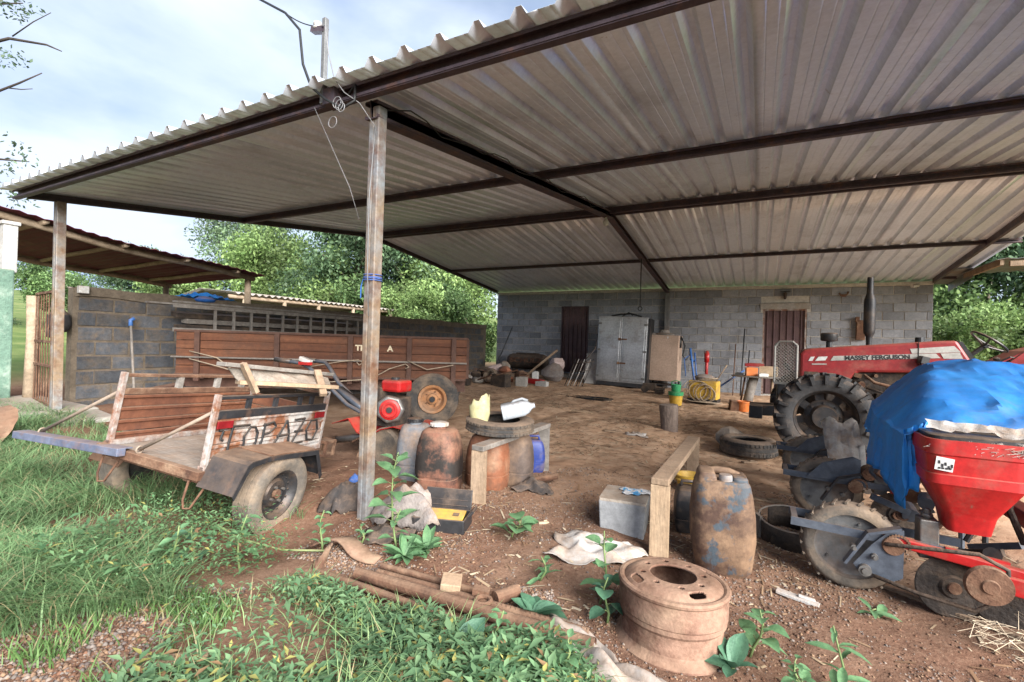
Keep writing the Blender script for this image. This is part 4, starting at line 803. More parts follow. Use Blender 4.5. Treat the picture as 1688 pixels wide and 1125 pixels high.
# ladder stored along the wall, over the trailer
ld = thing('wooden_ladder', 'long grey wooden ladder lying on edge along the yard wall above the trailer', 'ladder', (-7.42, 3.9, 1.42))
for z, h in ((1.455, .06), (1.80, .05)): b = B(); b.box((-7.42, 5.6, z), (.05, 3.75, h)); b.build('rail', 'wood_grey', ld, world=True, bevel=.005)
for k in range(12): b = B(); b.box((-7.42, 4.31+.292*k, 1.63), (.03, .034, .30)); b.build('rung', 'wood_grey', ld, world=True)
b = B(); b.box((-7.55, 5.6, 1.87), (.12, 3.6, .03), (0, .05, 0)); b.box((-7.56, 5.3, 1.83), (.1, 3.7, .025)); tag(b.build('spare_planks', 'wood_grey', None), 'thin weathered planks laid along the top of the ladder', 'planks')
b = B()
for y in (4.5, 6.9):
    b.bar((-8.12, y, 1.40), (-7.3, y, 1.40), .05, .05); b.bar((-8.1, y, 1.15), (-7.5, y, 1.37), .035, .035)
tag(b.build('ladder_brackets', 'rust', None), 'steel wall brackets carrying the wooden ladder', 'bracket')
b = B(); b.ring((-7.38, 7.55, 1.62), .14, .025, 'X', 24, 8); b.ring((-7.38, 7.58, 1.62), .11, .02, 'X', 24, 8); tag(b.build('hose_coil', 'plastic_black', None, True), 'black coil hung at the far end of the ladder', 'coil')
b = B(); b.lathe([(0, 0), (.09, .01), (.11, .05), (.06, .09), (0, .1)], 12, Matrix.Translation((-7.5, 4.2, 1.885)), sy=1.4); tag(b.build('blue_pouch', 'cloth_blue', None, True), 'small blue pouch on the near end of the ladder planks', 'pouch')
for k, (z, dy, m) in enumerate(((1.50, 0, 'engine_dark'), (1.60, .1, 'wood_grey'), (1.69, -.05, 'engine_dark'))):
    b = B(); b.box((-7.78, 5.7+dy, z), (.16, 3.5, .075), (0, .1*k, .005*k)); tag(b.build('dark_plank', m, None, bevel=.006), ['lowest dark plank stored on the brackets behind the ladder', 'middle grey plank stored behind the ladder', 'topmost dark plank stored behind the ladder'][k], 'plank', 'planks stored behind the ladder')
# ------------------------------------------------------------------ walk-behind tiller
tl = thing('tiller', 'red walk-behind tiller with recoil engine and long black handlebars behind the middle post', 'tiller', (-3.3, 3.6, gz(-3.3, 3.6)))
b = B()
for o_ in (0, .16):
    b.tube([(-3.12-.0, 3.50+o_, .62), (-3.35, 3.45+o_, .64), (-3.62, 3.42+o_, .74), (-3.9, 3.40+o_, .93), (-4.13, 3.37+o_*1.6, 1.09), (-4.24, 3.35+o_*2, 1.13), (-4.52, 3.30+o_*2, 1.15)], .021, 8)
b.bar((-3.36, 3.52, .64), (-3.82, 3.48, .88), .10, .05); b.build('handlebar', 'handle_steel', tl, True, world=True)
for o_ in (0, .32): b = B(); b.tube([(-4.36, 3.33+o_, 1.14), (-4.56, 3.29+o_, 1.155)], .026, 8); b.build('grip', 'plastic_black', tl, True, world=True)
b = B(); b.box((-4.16, 3.35, 1.16), (.14, .06, .05), (0, .3, .2)); b.build('lever_clamp', 'cap_white', tl, world=True, bevel=.012)
b = B(); b.box((-4.14, 3.33, 1.13), (.15, .05, .03)); b.build('clamp_band', 'red_paint', tl, world=True)
b = B(); b.box((-3.11, 3.56, .955), (.23, .20, .115)); b.build('fuel_tank', 'red_paint', tl, world=True, bevel=.025); b = B(); b.cyl((-3.13, 3.56, 1.01), (-3.13, 3.56, 1.035), .04, n=16); b.build('fuel_cap', 'plastic_black', tl, world=True)
b = B(); b.box((-3.30, 3.56, .84), (.20, .24, .20)); b.box((-3.16, 3.58, .70), (.24, .26, .28)); b.build('engine_block', 'engine_dark', tl, world=True, bevel=.015)
M = Matrix.Translation((-3.07, 3.43, .74)) @ Matrix.Rotation(rad(32), 4, 'Z') @ Matrix.Rotation(PI/2, 4, 'X')
b = B(); b.lathe([(0, .02), (.125, .02), (.135, 0), (.13, -.1), (0, -.1)], 8, M); b.build('cowl', 'aluminium', tl, 25)  if False else None
def wl(bb): bb.v = [tuple(MW[tl.name].inverted() @ Vector(v)) for v in bb.v]; return bb
b = B(); b.lathe([(0, .02), (.125, .02), (.138, 0), (.13, -.1), (0, -.1)], 7, M); wl(b).build('cowl', 'aluminium', tl, bevel=.012)
b = B(); b.lathe([(0, .05), (.03, .05), (.035, .04), (.05, .04), (.055, .05), (.07, .05), (.075, .035), (.095, .03), (.10, .018), (0, .018)], 28, M); rec = wl(b).build('recoil_starter', 'red_paint', tl, 30)
b = B(); b.lathe([(0, .056), (.026, .056), (.03, .046), (0, .045)], 16, M); wl(b).build('starter_centre', 'black_rim', rec)
b = B(); b.prism([(-.30, -.12), (.26, -.12), (.34, .0), (.34, .02), (-.40, .0)], .34, Matrix.Translation((-3.25, 3.72, .56)) @ Matrix.Rotation(PI/2, 4, 'X')); b2 = B()
b2.grid([[Vector((x, y, z)) for y in (3.34, 3.86)] for x, z in ((-3.74, .55), (-3.52, .62), (-3.40, .50), (-3.28, .47), (-3.10, .56), (-2.95, .60), (-2.82, .585))]); b2.build('mudguard', 'red_paint', tl, world=True, solid=.008)
b = B(); b.box((-3.28, 3.60, .52), (.22, .14, .26)); b.box((-3.42, 3.55, .60), (.07, .1, .16)); b.build('gearbox', 'tractor_red', tl, world=True, bevel=.02)
for x in (3.42, 3.80):
    b = B(); M2 = Matrix.Translation((-3.08, x, .39)) @ Matrix.Rotation(PI/2, 4, 'X'); b.lathe([(.06, -.05), (.16, -.055), (.185, -.035), (.185, .035), (.16, .055), (.06, .05)], 24, M2); wl(b).build('wheel', 'tyre_dusty', tl, 35)
b = B(); b.tube([(-3.36, 3.52, .45), (-3.5, 3.5, .42), (-3.80, 3.46, .36)], .035, 10); b.build('drag_bar', 'aluminium', tl, True, world=True)
b = B()
for k in range(5): a = k*2*PI/5; b.tube([(-3.40, 3.5, .34), (-3.40+.12*math.cos(a), 3.47, .34+.12*math.sin(a)), (-3.40+.16*math.cos(a+.4), 3.44, .34+.14*math.sin(a+.4))], .014, 6)
b.build('tines', 'rust', tl, True, world=True)
# ------------------------------------------------------------------ tractor (faces -X)
tr = thing('tractor', 'red farm tractor with black exhaust stack standing inside the shed at the right', 'tractor', (1.3, 7.45, gz(1.3, 7.45)))
def T(b, name, m, par=None, **k):
    return b.build(name, m, tr, world=True, **k) if par is None else sub(b, name, m, par, tr, **k)
XZ = lambda y: Matrix.Translation((0, y, 0)) @ Matrix.Rotation(PI/2, 4, 'X')      # prism plane XZ, extrudes towards -y
hp = [(.50, 1.04), (1.02, 1.04), (1.12, 1.165), (1.72, 1.19), (2.2, 1.31), (2.05, 1.585), (1.9, 1.578), (.62, 1.452), (.54, 1.43), (.50, 1.38)]
b = B(); b.prism(hp, .50, XZ(7.70)); hood = T(b, 'hood', 'tractor_red', bevel=.03)
b = B(); b.prism([(.86, 1.36), (1.86, 1.428), (1.9, 1.375), (.83, 1.30)], .004, XZ(7.1985)); T(b, 'stripe', 'tractor_silver', hood)
b = B(); b.prism([(1.90, 1.43), (2.07, 1.445), (2.10, 1.375), (1.93, 1.37)], .004, XZ(7.1985)); b.prism([(1.62, 1.475), (2.02, 1.52), (2.08, 1.45), (1.64, 1.418)], .0035, XZ(7.1987)); T(b, 'rear_stripe', 'tractor_silver', hood)
b = B(); b.prism([(.70, 1.345), (.80, 1.352), (.775, 1.30), (.665, 1.29)], .004, XZ(7.1985)); b.prism([(.615, 1.34), (.66, 1.345), (.635, 1.29), (.59, 1.285)], .004, XZ(7.1985)); T(b, 'badge_block', 'white_sticker', hood)
b = B(); b.prism([(.63, 1.255), (.79, 1.262), (.79, 1.245), (.63, 1.24)], .004, XZ(7.1985)); T(b, 'model_plate', 'tractor_silver', hood)
text('lettering', 'MASSEY FERGUSON', .072, 'letter_dark', tr, MW[tr.name].inverted() @ Matrix.Translation((1.30, 7.1925, 1.357)) @ Matrix.Rotation(-rad(3.6), 4, 'Y') @ Matrix.Rotation(PI/2, 4, 'X'), 1.02, .001, .003)
b = B(); b.box((1.70, 7.195, 1.385), (.006, .012, .36)); T(b, 'panel_gap', 'spray_black', hood)
b = B(); b.prism([(.55, 1.06), (.70, 1.06), (.70, 1.15), (.55, 1.15)], .004, XZ(7.1985)); b.box((.78, 7.197, 1.10), (.10, .006, .05)); T(b, 'side_grille', 'engine_dark', hood)
b = B(); b.box((1.6, 7.45, .93), (1.15, .34, .56)); b.box((1.1, 7.45, .80), (.6, .30, .36)); b.box((2.3, 7.45, .85), (.9, .44, .5)); eng = T(b, 'engine_block', 'engine_dark', bevel=.02)
rg = random.Random(8)
for k in range(26):
    b = B(); x = rg.uniform(1.05, 2.15); z = rg.uniform(.72, 1.15); d = rg.uniform(.04, .12)
    if k % 2: b.box((x, 7.25, z), (d, .1, d*rg.uniform(.5, 1.3)), (0, rg.uniform(-.3, .3), 0))
    else: b.cyl((x, 7.30, z), (x, 7.18, z), d*.42, n=10)
    T(b, 'engine_fitting', 'engine_dark' if k % 3 else 'rust', eng)
b = B(); b.tube([(1.18, 7.2, 1.14), (1.28, 7.15, 1.05), (1.5, 7.14, 1.0), (1.72, 7.16, 1.02), (1.82, 7.2, 1.12)], .018, 8); T(b, 'hose', 'rust', eng, smooth=True)
b = B(); b.tube([(1.2, 7.16, .98), (1.4, 7.13, .92), (1.7, 7.14, .95), (1.95, 7.18, 1.08)], .012, 8); T(b, 'hose', 'plastic_black', eng, smooth=True)
ex_ = B(); ex_.lathe([(.03, 1.50), (.034, 1.60), (.036, 1.62), (.058, 1.66), (.063, 1.70), (.064, 2.06), (.058, 2.10), (.038, 2.16), (.035, 2.18), (.034, 2.36), (.03, 2.375), (.0, 2.37)], 18, Matrix.Translation((1.255, 7.4, 0))); T(ex_, 'exhaust_stack', 'black_rim', smooth=35)
ac = B(); ac.lathe([(.035, 1.47), (.035, 1.545), (.09, 1.555), (.098, 1.57), (.098, 1.645), (.085, 1.66), (0, 1.665)], 20, Matrix.Translation((.834, 7.4, 0))); T(ac, 'air_cleaner', 'plastic_black', smooth=35)
b = B(); b.cyl((1.77, 7.45, 1.55), (1.77, 7.45, 1.62), .05, .045, 14); T(b, 'radiator_cap', 'plastic_black')
# front guard with diamond mesh
gd = B(); x0, x1, zb, zt, yy = .21, .46, .98, 1.53, 7.12
gd.tube([(x0, yy+.1, zb), (x0, yy+.08, zt-.06), (x0+.05, yy+.06, zt), (x1-.05, yy, zt), (x1, yy, zt-.05), (x1, yy, zb)], .014, 8); gd.bar((x0, yy+.1, zb), (x1, yy, zb), .03, .03); gd = T(gd, 'front_guard', 'tractor_silver')
mh = B()
def gp(u, v): return Vector((x0+(x1-x0)*u, yy+.1*(1-u)-.0, zb+(zt-zb)*v))
for k in range(-14, 16):
    for s in (1, -1):
        pts = []
        for j in range(29):
            u = j/28; v = (k/14+s*u*.45) if s > 0 else (k/14+.45-u*.45)
            if 0 <= v <= .97: pts.append(gp(u, v))
        if len(pts) > 2: mh.tube([pts[0], pts[-1]], .0055, 4)
T(mh, 'mesh', 'tractor_silver', gd)
b = B(); b.box((.22, 7.45, .60), (.42, .42, .14), (0, -.06, 0)); b.box((.0, 7.35, .58), (.16, .5, .17)); b.box((.30, 7.42, .85), (.10, .30, .34)); b.bar((.32, 7.2, 1.25), (.48, 7.18, 1.02), .03, .05); T(b, 'front_bumper', 'black_paint', bevel=.01)
b = B(); b.box((.72, 7.45, .58), (.16, 1.5, .14)); b.cyl((.72, 6.75, .58), (.72, 6.95, .58), .14, n=18); T(b, 'front_axle', 'black_rim')
zc = gz(.72, 6.6)+.50
for y, s in ((6.66, 1), (8.24, -1)):
    M = MW[tr.name].inverted() @ Matrix.Translation((.72, y, zc+.01)) @ Matrix.Rotation(PI/2*s, 4, 'X')
    ty, rim = wheel('wheel', tr, .495, .30, .325, M, 'tyre_dark', 'black_rim', [(.335, -.10), (.33, .10), (.318, .105), (.295, .07), (.285, .03), (.285, -.05)], 20)
    b = B(); b.lathe([(0, .055), (.125, .055), (.14, .03), (.145, -.02), (.185, -.03), (.205, -.045), (.205, -.06), (0, -.06)], 36, M)
    for k in range(8):
        a = k*PI/4+.2; c0 = B(); c0.box((math.cos(a)*.245, math.sin(a)*.245, -.05), (.10, .09, .012), (0, 0, a)); b.add([M @ Vector(v) for v in c0.v], c0.f)
    b.build('wheel_disc', 'black_rim', ty, 30); dotring(ty, 'wheel_nut', 'black_rim', M, .165, -.028, 8, .014, .025)
zr_ = gz(3.15, 6.6)+.74
for y, s in ((6.65, 1), (8.25, -1)):
    M = MW[tr.name].inverted() @ Matrix.Translation((3.25, y, zr_)) @ Matrix.Rotation(PI/2*s, 4, 'X')
    ty, rim = wheel('wheel', tr, .73, .42, .43, M, 'tyre_dark', 'tractor_silver', [(.43, -.16), (.43, .16), (.40, .15), (.36, .05), (.2, .0), (0, .0)], 22)
    # fender over the rear wheel
    b = B(); P1 = [(3.25+.86*math.cos(a), zr_+.80*math.sin(a)) for a in np.linspace(rad(165), rad(25), 10)]; ya, yb = (y-.05, y+.42) if s > 0 else (y-.42, y+.05)
    b.grid([[Vector((x, yy_, z)) for yy_ in (ya, yb)] for x, z in P1]); T(b, 'fender', 'tractor_red', solid=.015)
b = B(); b.bar((2.40, 6.95, 1.32), (2.66, 6.95, 1.585), .05, .05); b.prism([(2.40, 1.28), (2.7, 1.28), (2.7, 1.6), (2.63, 1.58)], .02, XZ(6.99)); b.box((2.66, 6.98, 1.585), (.08, .12, .06)); T(b, 'fender_edge', 'tractor_red')
sw = B(); Ms = Matrix.Translation((2.415, 7.5, 1.585)) @ Matrix.Rotation(rad(38), 4, 'Y'); sw.ring((0, 0, 0), .185, .014, 'Z', 36, 8, Ms)
for a in (0.2, 2.3, 4.4): sw.tube([Ms @ Vector((.185*math.cos(a), .185*math.sin(a), 0)), Ms @ Vector((0, 0, -.07))], .012, 6)
sw.cyl(Ms @ Vector((0, 0, -.08)), Ms @ Vector((0, 0, -.05)), .035, n=12); T(sw, 'steering_wheel', 'plastic_black', smooth=40)
b = B(); b.cyl((2.37, 7.5, 1.53), (2.16, 7.5, 1.33), .025, n=10); b.tube([(2.45, 7.4, 1.25), (2.47, 7.38, 1.36), (2.55, 7.36, 1.41), (2.60, 7.36, 1.40)], .01, 6); b.lathe([(0, 0), (.03, .01), (.035, .03), (0, .05)], 10, Matrix.Translation((2.45, 7.4, 1.36))); T(b, 'steering_column', 'plastic_black')
b = B(); b.prism([(2.06, 1.575), (2.10, 1.575), (2.26, 1.30), (2.20, 1.30)], .44, XZ(7.67)); T(b, 'dash_panel', 'plastic_black')
b = B(); b.box((1.73, 7.13, 1.345), (.08, .10, .09), (0, .2, .2)); b.cyl((1.71, 7.15, 1.30), (1.70, 7.19, 1.15), .012, n=8); T(b, 'work_lamp', 'plastic_black', bevel=.015)
b = B(); b.box((2.9, 7.45, 1.1), (.45, .45, .10)); b.box((3.12, 7.45, 1.33), (.08, .45, .4)); T(b, 'seat', 'plastic_black', bevel=.04)
# ------------------------------------------------------------------ planter with red hopper
pl = thing('row_planter', 'red seed planter with hopper, press wheels and steel arms at the right foreground', 'planter', (.9, 4.0, gz(.9, 4)))
def PT(b, name, m, par=None, **k): return b.build(name, m, pl, world=True, **k) if par is None else sub(b, name, m, par, pl, **k)
def rrect(hx, hy, r, n=5):
    o = []
    for cx, cy, a0 in ((hx-r, hy-r, 0), (-hx+r, hy-r, PI/2), (-hx+r, -hy+r, PI), (hx-r, -hy+r, 1.5*PI)):
        for k in range(n): a = a0+PI/2*k/(n-1); o.append((cx+r*math.cos(a), cy+r*math.sin(a)))
    return o
def loft(b, secs, M=None, cap0=True, cap1=True):
    """secs: (z, hx, hy, r[, cx, cy])"""
    o = []; n = None
    for s in secs:
        q = rrect(s[1], s[2], s[3]); n = len(q); cx, cy = (s[4], s[5]) if len(s) > 4 else (0, 0); o += [Vector((x+cx, y+cy, s[0])) for x, y in q]
    if M is not None: o = [M @ v for v in o]
    f_ = [(i*n+k, i*n+(k+1) % n, (i+1)*n+(k+1) % n, (i+1)*n+k) for i in range(len(secs)-1) for k in range(n)]
    if cap0: f_.append(tuple(range(n-1, -1, -1)))
    if cap1: f_.append(tuple((len(secs)-1)*n+k for k in range(n)))
    return b.add(o, f_)
for ui, (ux, uy, uz) in enumerate(((.49, 3.27, .32), (.50, 4.42, .34), (.49, 5.5, .34))):
    M = MW[pl.name].inverted() @ Matrix.Translation((ux, uy, uz)) @ Matrix.Rotation(PI/2, 4, 'X')
    b = B(); b.lathe([(.175, -.05), (.205, -.055), (.225, -.045), (.237, -.02), (.24, 0), (.237, .02), (.225, .045), (.205, .055), (.175, .05)], 48, M, closed=True)
    for k in range(24):
        a = 2*PI*k/24; c0 = B(); c0.bar((math.cos(a)*.238, math.sin(a)*.238, -.04), (math.cos(a+.12)*.238, math.sin(a+.12)*.238, .04), .012, .012, (math.cos(a), math.sin(a), 0)); b.add([M @ Vector(v) for v in c0.v], c0.f)
    ty = b.build('press_wheel', 'tyre_dusty', pl, 38)
    b = B(); b.lathe([(0, .01), (.10, .012), (.165, .02), (.178, .045), (.18, .0), (0, -.02)], 36, M); rm_ = b.build('wheel_disc', 'grey_steel', ty, 30); dotring(ty, 'disc_bolt', 'aluminium', M, .13, .01, 5, .008, .02)
    X0, Z0 = ux-.295, uz+.11
    b = B(); b.bar((X0, uy-.10, Z0), (ux+.50, uy-.10, Z0-.03), .012, .045); b.bar((X0, uy+.10, Z0), (ux+.50, uy+.10, Z0-.03), .012, .045); b.bar((X0+.02, uy-.10, Z0), (X0+.02, uy+.10, Z0), .03, .04); PT(b, 'arm', 'handle_steel')
    b = B(); b.bar((ux+.38, uy-.105, Z0-.028), (ux+.62, uy-.105, Z0-.05), .02, .055); b.cyl((ux+.42, uy-.12, Z0-.03), (ux+.42, uy-.10, Z0-.03), .02, n=10); PT(b, 'red_arm', 'red_paint')
    pf = [(.02, -.06), (.10, .06), (.17, .14), (.235, .16), (.235, -.09), (.19, -.12), (.09, -.09), (.04, -.09)] if ui == 0 else [(-.12, .10), (-.02, .22), (.17, .29), (.22, .27), (.22, .10)]
    b = B(); b.prism([(ux-.02+x, uz+z) for x, z in pf], .008, XZ(uy-.112)); PT(b, 'side_plate', 'handle_steel')
    b = B(); b.bar((ux-.04, uy-.125, uz-.06), (ux+.06, uy-.125, uz+.12), .014, .05, (0, 1, 0)); b.bar((ux+.06, uy-.125, uz+.12), (ux+.20, uy-.125, uz+.17), .014, .05, (0, 1, 0))
    if ui == 0: PT(b, 'lever', 'paint_blue' if False else 'handle_steel')
    else: PT(b, 'strut', 'black_paint')
    b = B()
    for x, z, r in ((0.0, .03, .018), (.09, .0, .016), (.05, -.08, .03)): b.cyl((ux+x, uy-.11, uz+z), (ux+x, uy-.145, uz+z), r, n=12); b.cyl((ux+x, uy-.145, uz+z), (ux+x, uy-.155, uz+z), r*.55, n=8)
    PT(b, 'pivot_bolt', 'aluminium', smooth=40)
    b = B()
    for k in range(12): a = k/12*2*PI*.5-.3; b.cyl((ux+.19+.05*math.cos(a), uy-.122, uz+.08+.05*math.sin(a)), (ux+.19+.05*math.cos(a), uy-.13, uz+.08+.05*math.sin(a)), .007, n=6)
    b.lathe([(0, .012), (.045, .012), (.05, 0), (0, -.01)], 18, Matrix.Translation((ux+.17, uy-.12, uz+.07)) @ Matrix.Rotation(PI/2, 4, 'X')); PT(b, 'drive_sprocket', 'rust')
    b = B(); b.box((ux+.33, uy-.02, uz+.12), (.08, .10, .20)); b.cyl((ux+.33, uy-.02, uz+.2), (ux+.33, uy-.02, uz+.27), .016, n=8); b.cyl((ux+.33, uy-.02, uz+.225), (ux+.33, uy-.02, uz+.245), .028, n=6); PT(b, 'spring_block', 'aluminium', bevel=.008)
    b = B(); M3 = MW[pl.name].inverted() @ Matrix.Translation((ux+.42, uy-.08, .225+(uy-3.2)*.012)) @ Matrix.Rotation(PI/2, 4, 'X') @ Matrix.Rotation(rad(10), 4, 'Y'); b.lathe([(0, .02), (.05, .018), (.06, .006), (.155, .004), (.16, 0), (.155, -.004), (0, -.01)], 40, M3); dk = b.build('opening_disc', 'engine_dark', pl, 30)
    b = B(); b.lathe([(0, .03), (.028, .03), (.032, .01), (.055, .01), (.058, 0), (0, 0)], 20, M3); b.build('disc_hub', 'rust', dk, 30)
ch = B(); ch.tube([(.58, 3.135, .22), (.75, 3.10, .19), (.95, 3.03, .19), (1.06, 3.0, .30), (1.05, 3.0, .42), (.95, 3.0, .47), (.70, 3.12, .41), (.62, 3.13, .40)], .010, 6); PT(ch, 'drive_chain', 'engine_dark', smooth=True)
M = MW[pl.name].inverted() @ Matrix.Translation((.985, 2.99, .335)) @ Matrix.Rotation(PI/2, 4, 'X'); b = B(); b.lathe([(0, .02), (.03, .02), (.035, .012), (.085, .008), (.092, -.01), (0, -.015)], 28, M); b.build('chain_wheel', 'rust', pl, 30)
b = B(); b.bar((.62, 3.18, .42), (1.5, 3.10, .33), .05, .05); b.bar((.95, 3.02, .36), (1.9, 2.85, .30), .03, .08); b.box((1.35, 4.4, .52), (.09, 2.7, .09)); b.box((1.55, 4.4, .72), (.10, 2.7, .08)); b.bar((1.2, 3.1, .35), (1.5, 3.35, .72), .04, .05); PT(b, 'red_frame', 'red_paint', bevel=.006)
b = B(); b.lathe([(0, -.05), (.13, -.05), (.15, -.03), (.15, .03), (.13, .05), (0, .05)], 26, MW[pl.name].inverted() @ Matrix.Translation((1.12, 3.25, .20)) @ Matrix.Rotation(PI/2, 4, 'X')); b.build('gauge_wheel', 'engine_dark', pl, 35)
for k in range(46):
    b = B(); x = rg.uniform(.72, 1.35); y = rg.uniform(3.34, 5.2); z = rg.uniform(.26, .62); d = rg.uniform(.03, .09)
    if k % 3 == 0: b.bar((x, y, z), (x+rg.uniform(-.25, .25), y+rg.uniform(-.3, .3), z+rg.uniform(-.12, .15)), .03, .035)
    elif k % 3 == 1: b.cyl((x, y, z), (x+rg.uniform(-.03, .03), y-.08, z+rg.uniform(-.03, .03)), d*.6, n=12)
    else: b.tube([(x, y, z+.2), (x+rg.uniform(-.05, .05), y-.04, z+.05), (x+rg.uniform(-.1, .1), y-.06, z-.12)], .016, 7)
    PT(b, 'linkage', ('engine_dark', 'rust', 'black_paint', 'handle_steel')[k % 4])
hc = (.965, 3.24)
b = B(); loft(b, [(.515, .085, .085, .03), (.60, .10, .10, .035), (.615, .105, .105, .035), (.755, .180, .160, .05), (.765, .188, .166, .05), (.81, .188, .166, .05), (.815, .182, .162, .05), (.905, .190, .168, .055), (.912, .196, .174, .055), (.985, .196, .174, .055), (.985, .182, .160, .05), (.93, .18, .158, .05)], Matrix.Translation((*hc, 0)), True, False)
hop = PT(b, 'hopper', 'red_paint', smooth=28)
b = B(); loft(b, [(.955, .178, .156, .05), (1.0, .176, .154, .05), (1.005, .165, .145, .05)], Matrix.Translation((*hc, 0))); PT(b, 'hopper_lid', 'plastic_black', hop, smooth=30)
b = B(); b.box((hc[0]-.13, hc[1]-.1735, .865), (.07, .004, .065), (0, .12, .0)); PT(b, 'label', 'white_sticker', hop)
b = B()
for k in range(5): b.box((hc[0]-.15+.012*k, hc[1]-.1765, .875-.004*k-.012*(k % 2)), (.007, .003, .016))
for k in range(4): b.box((hc[0]-.15+.014*k, hc[1]-.1765, .845), (.009, .003, .009))
PT(b, 'label_print', 'letter_dark', hop)
for hx_, hy in ((1.16, 4.42), (1.32, 4.95)):
    b = B(); loft(b, [(.53, .085, .085, .03), (.62, .105, .105, .035), (.76, .16, .15, .05), (.98, .17, .155, .05)], Matrix.Translation((hx_, hy, 0))); PT(b, 'hopper', 'red_paint', smooth=28)
# blue tarp over the planter
rt = random.Random(4); tp = B(); P0 = []
ys_ = np.linspace(3.30, 5.10, 64)
def ridge(x, y): return float(1-abs(2*vn(x, y)-1))
def tx0(y): return max(.715, .172*y)
def tarp_top(x, y):
    k = .028; x0 = tx0(y); vals = [1.335-.05*max(0, x-1.5), .955+(x-x0-.03)*1.2, 1.035+max(-.1, y-3.35)*.33, 1.30+(5.10-y)*.8]
    z = -k*math.log(sum(math.exp(-v/k) for v in vals))
    return z+.050*(ridge(x*2.6+3, y*2.1+x)-.5)+.034*(ridge(x*5.5-y*2, y*4.5)-.5)+.015*(ridge(x*13, y*11+x*4)-.5)+.014*math.sin((x*1.2+y)*6.5)
for y in ys_:
    row = []; x0 = tx0(y); zt_ = tarp_top(x0+.03, y); fold = .045*(ridge(y*3.5, 2.2)-.5)+.030*(ridge(y*9, 5.1)-.5)
    zlow = .60+.05*math.sin(y*7)+.16*max(0, min(1, (y-3.9)/.6))
    for j in range(12):
        u = j/11; row.append(Vector((x0-.01+fold*(1-u)**.7+.03*u+.012*(ridge(y*8+u*3, u*4)-.5), y+.01*math.sin(u*9), zlow+(zt_-zlow)*u)))
    for x in np.linspace(.04, 1.5, 64): row.append(Vector((x0+x, y+.006*math.sin(x*23), tarp_top(x0+x, y))))
    P0.append(row)
tp.grid(P0)
P1 = []
for i in range(20):
    u = i/19; x = .725+.11*u; row = []
    for j in range(14):
        v = j/13; zt_ = .985+.065*u; zl = .60+.30*u**1.4+.04*math.sin(u*9); row.append(Vector((x+.020*(ridge(v*3+u*4, u*5)-.5), 3.325-.06*v+.045*(ridge(u*6, v*2.5)-.5), zt_+(zl-zt_)*v)))
    P1.append(row)
tp.grid(P1)
tag(tp.build('tarpaulin', 'tarp_blue', None, 16, solid=.004), 'large bright blue tarpaulin draped over the planter in front of the tractor', 'tarpaulin')
b = B(); P1 = []
for i in range(44):
    u = i/43; x = .80+1.1*u; y = 3.20-.12*u+.015*math.sin(i*1.9)
    wv = .25+1.3*float(vn(i*.45+2, 3.3))*(.35+.65*u); P1.append([Vector((x+.01*math.sin(v*5+i), y+.06*(1-v)-.02*float(vn(i*.9, v*2)), 1.05-.02*u-.055*v*wv+.010*(float(vn(i*1.3, v*3+7))-.5)+(.012 if v == 0 else 0))) for v in (0, .25, .5, .75, 1)])
b.grid(P1)
for k in range(260):
    u = rt.random()*rt.random() if k % 3 else rt.random(); x = .83+1.0*u; p = Vector((x, 3.13-.1*u, 1.0)); b.tube([p, p+Vector((rt.uniform(-.05, .05), -.03, -.01-.04*rt.random())), p+Vector((rt.uniform(-.09, .09), -.045, -.03-.05*rt.random()))], .0014, 3, caps=False)
tag(b.build('frayed_sack', 'sack_white', None, True), 'frayed white woven sack tucked under the tarpaulin above the red hopper', 'sack')
b = B()
for k in range(90):
    p = Vector((1.08+rt.uniform(-.12, .2), 2.98+rt.uniform(-.1, .12), gz(1.1, 3)+.02+rt.random()*.10)); b.tube([p, p+Vector((rt.uniform(-.09, .09), rt.uniform(-.06, .06), rt.uniform(-.05, .04))), p+Vector((rt.uniform(-.15, .15), rt.uniform(-.1, .1), rt.uniform(-.1, .0)))], .0015, 3, caps=False)
tag(b.build('straw_bunch', 'straw', None), 'bunch of pale dry straw hanging below the planter at the right edge', 'straw', kind='stuff')
b = B(); P1 = []
for i in range(9): P1.append([Vector((.55+.035*i, 4.75+.10*j+.02*math.sin(i*2), .50+.045*j+.03*math.sin(i*1.3+j*1.9)-.012*i*(1 if j < 2 else 0))) for j in range(7)])
b.grid(P1); tag(b.build('pale_sheet', 'sack_white', None, True, solid=.003), 'pale crumpled sheet lying on the planter behind the tarpaulin edge', 'sheet')
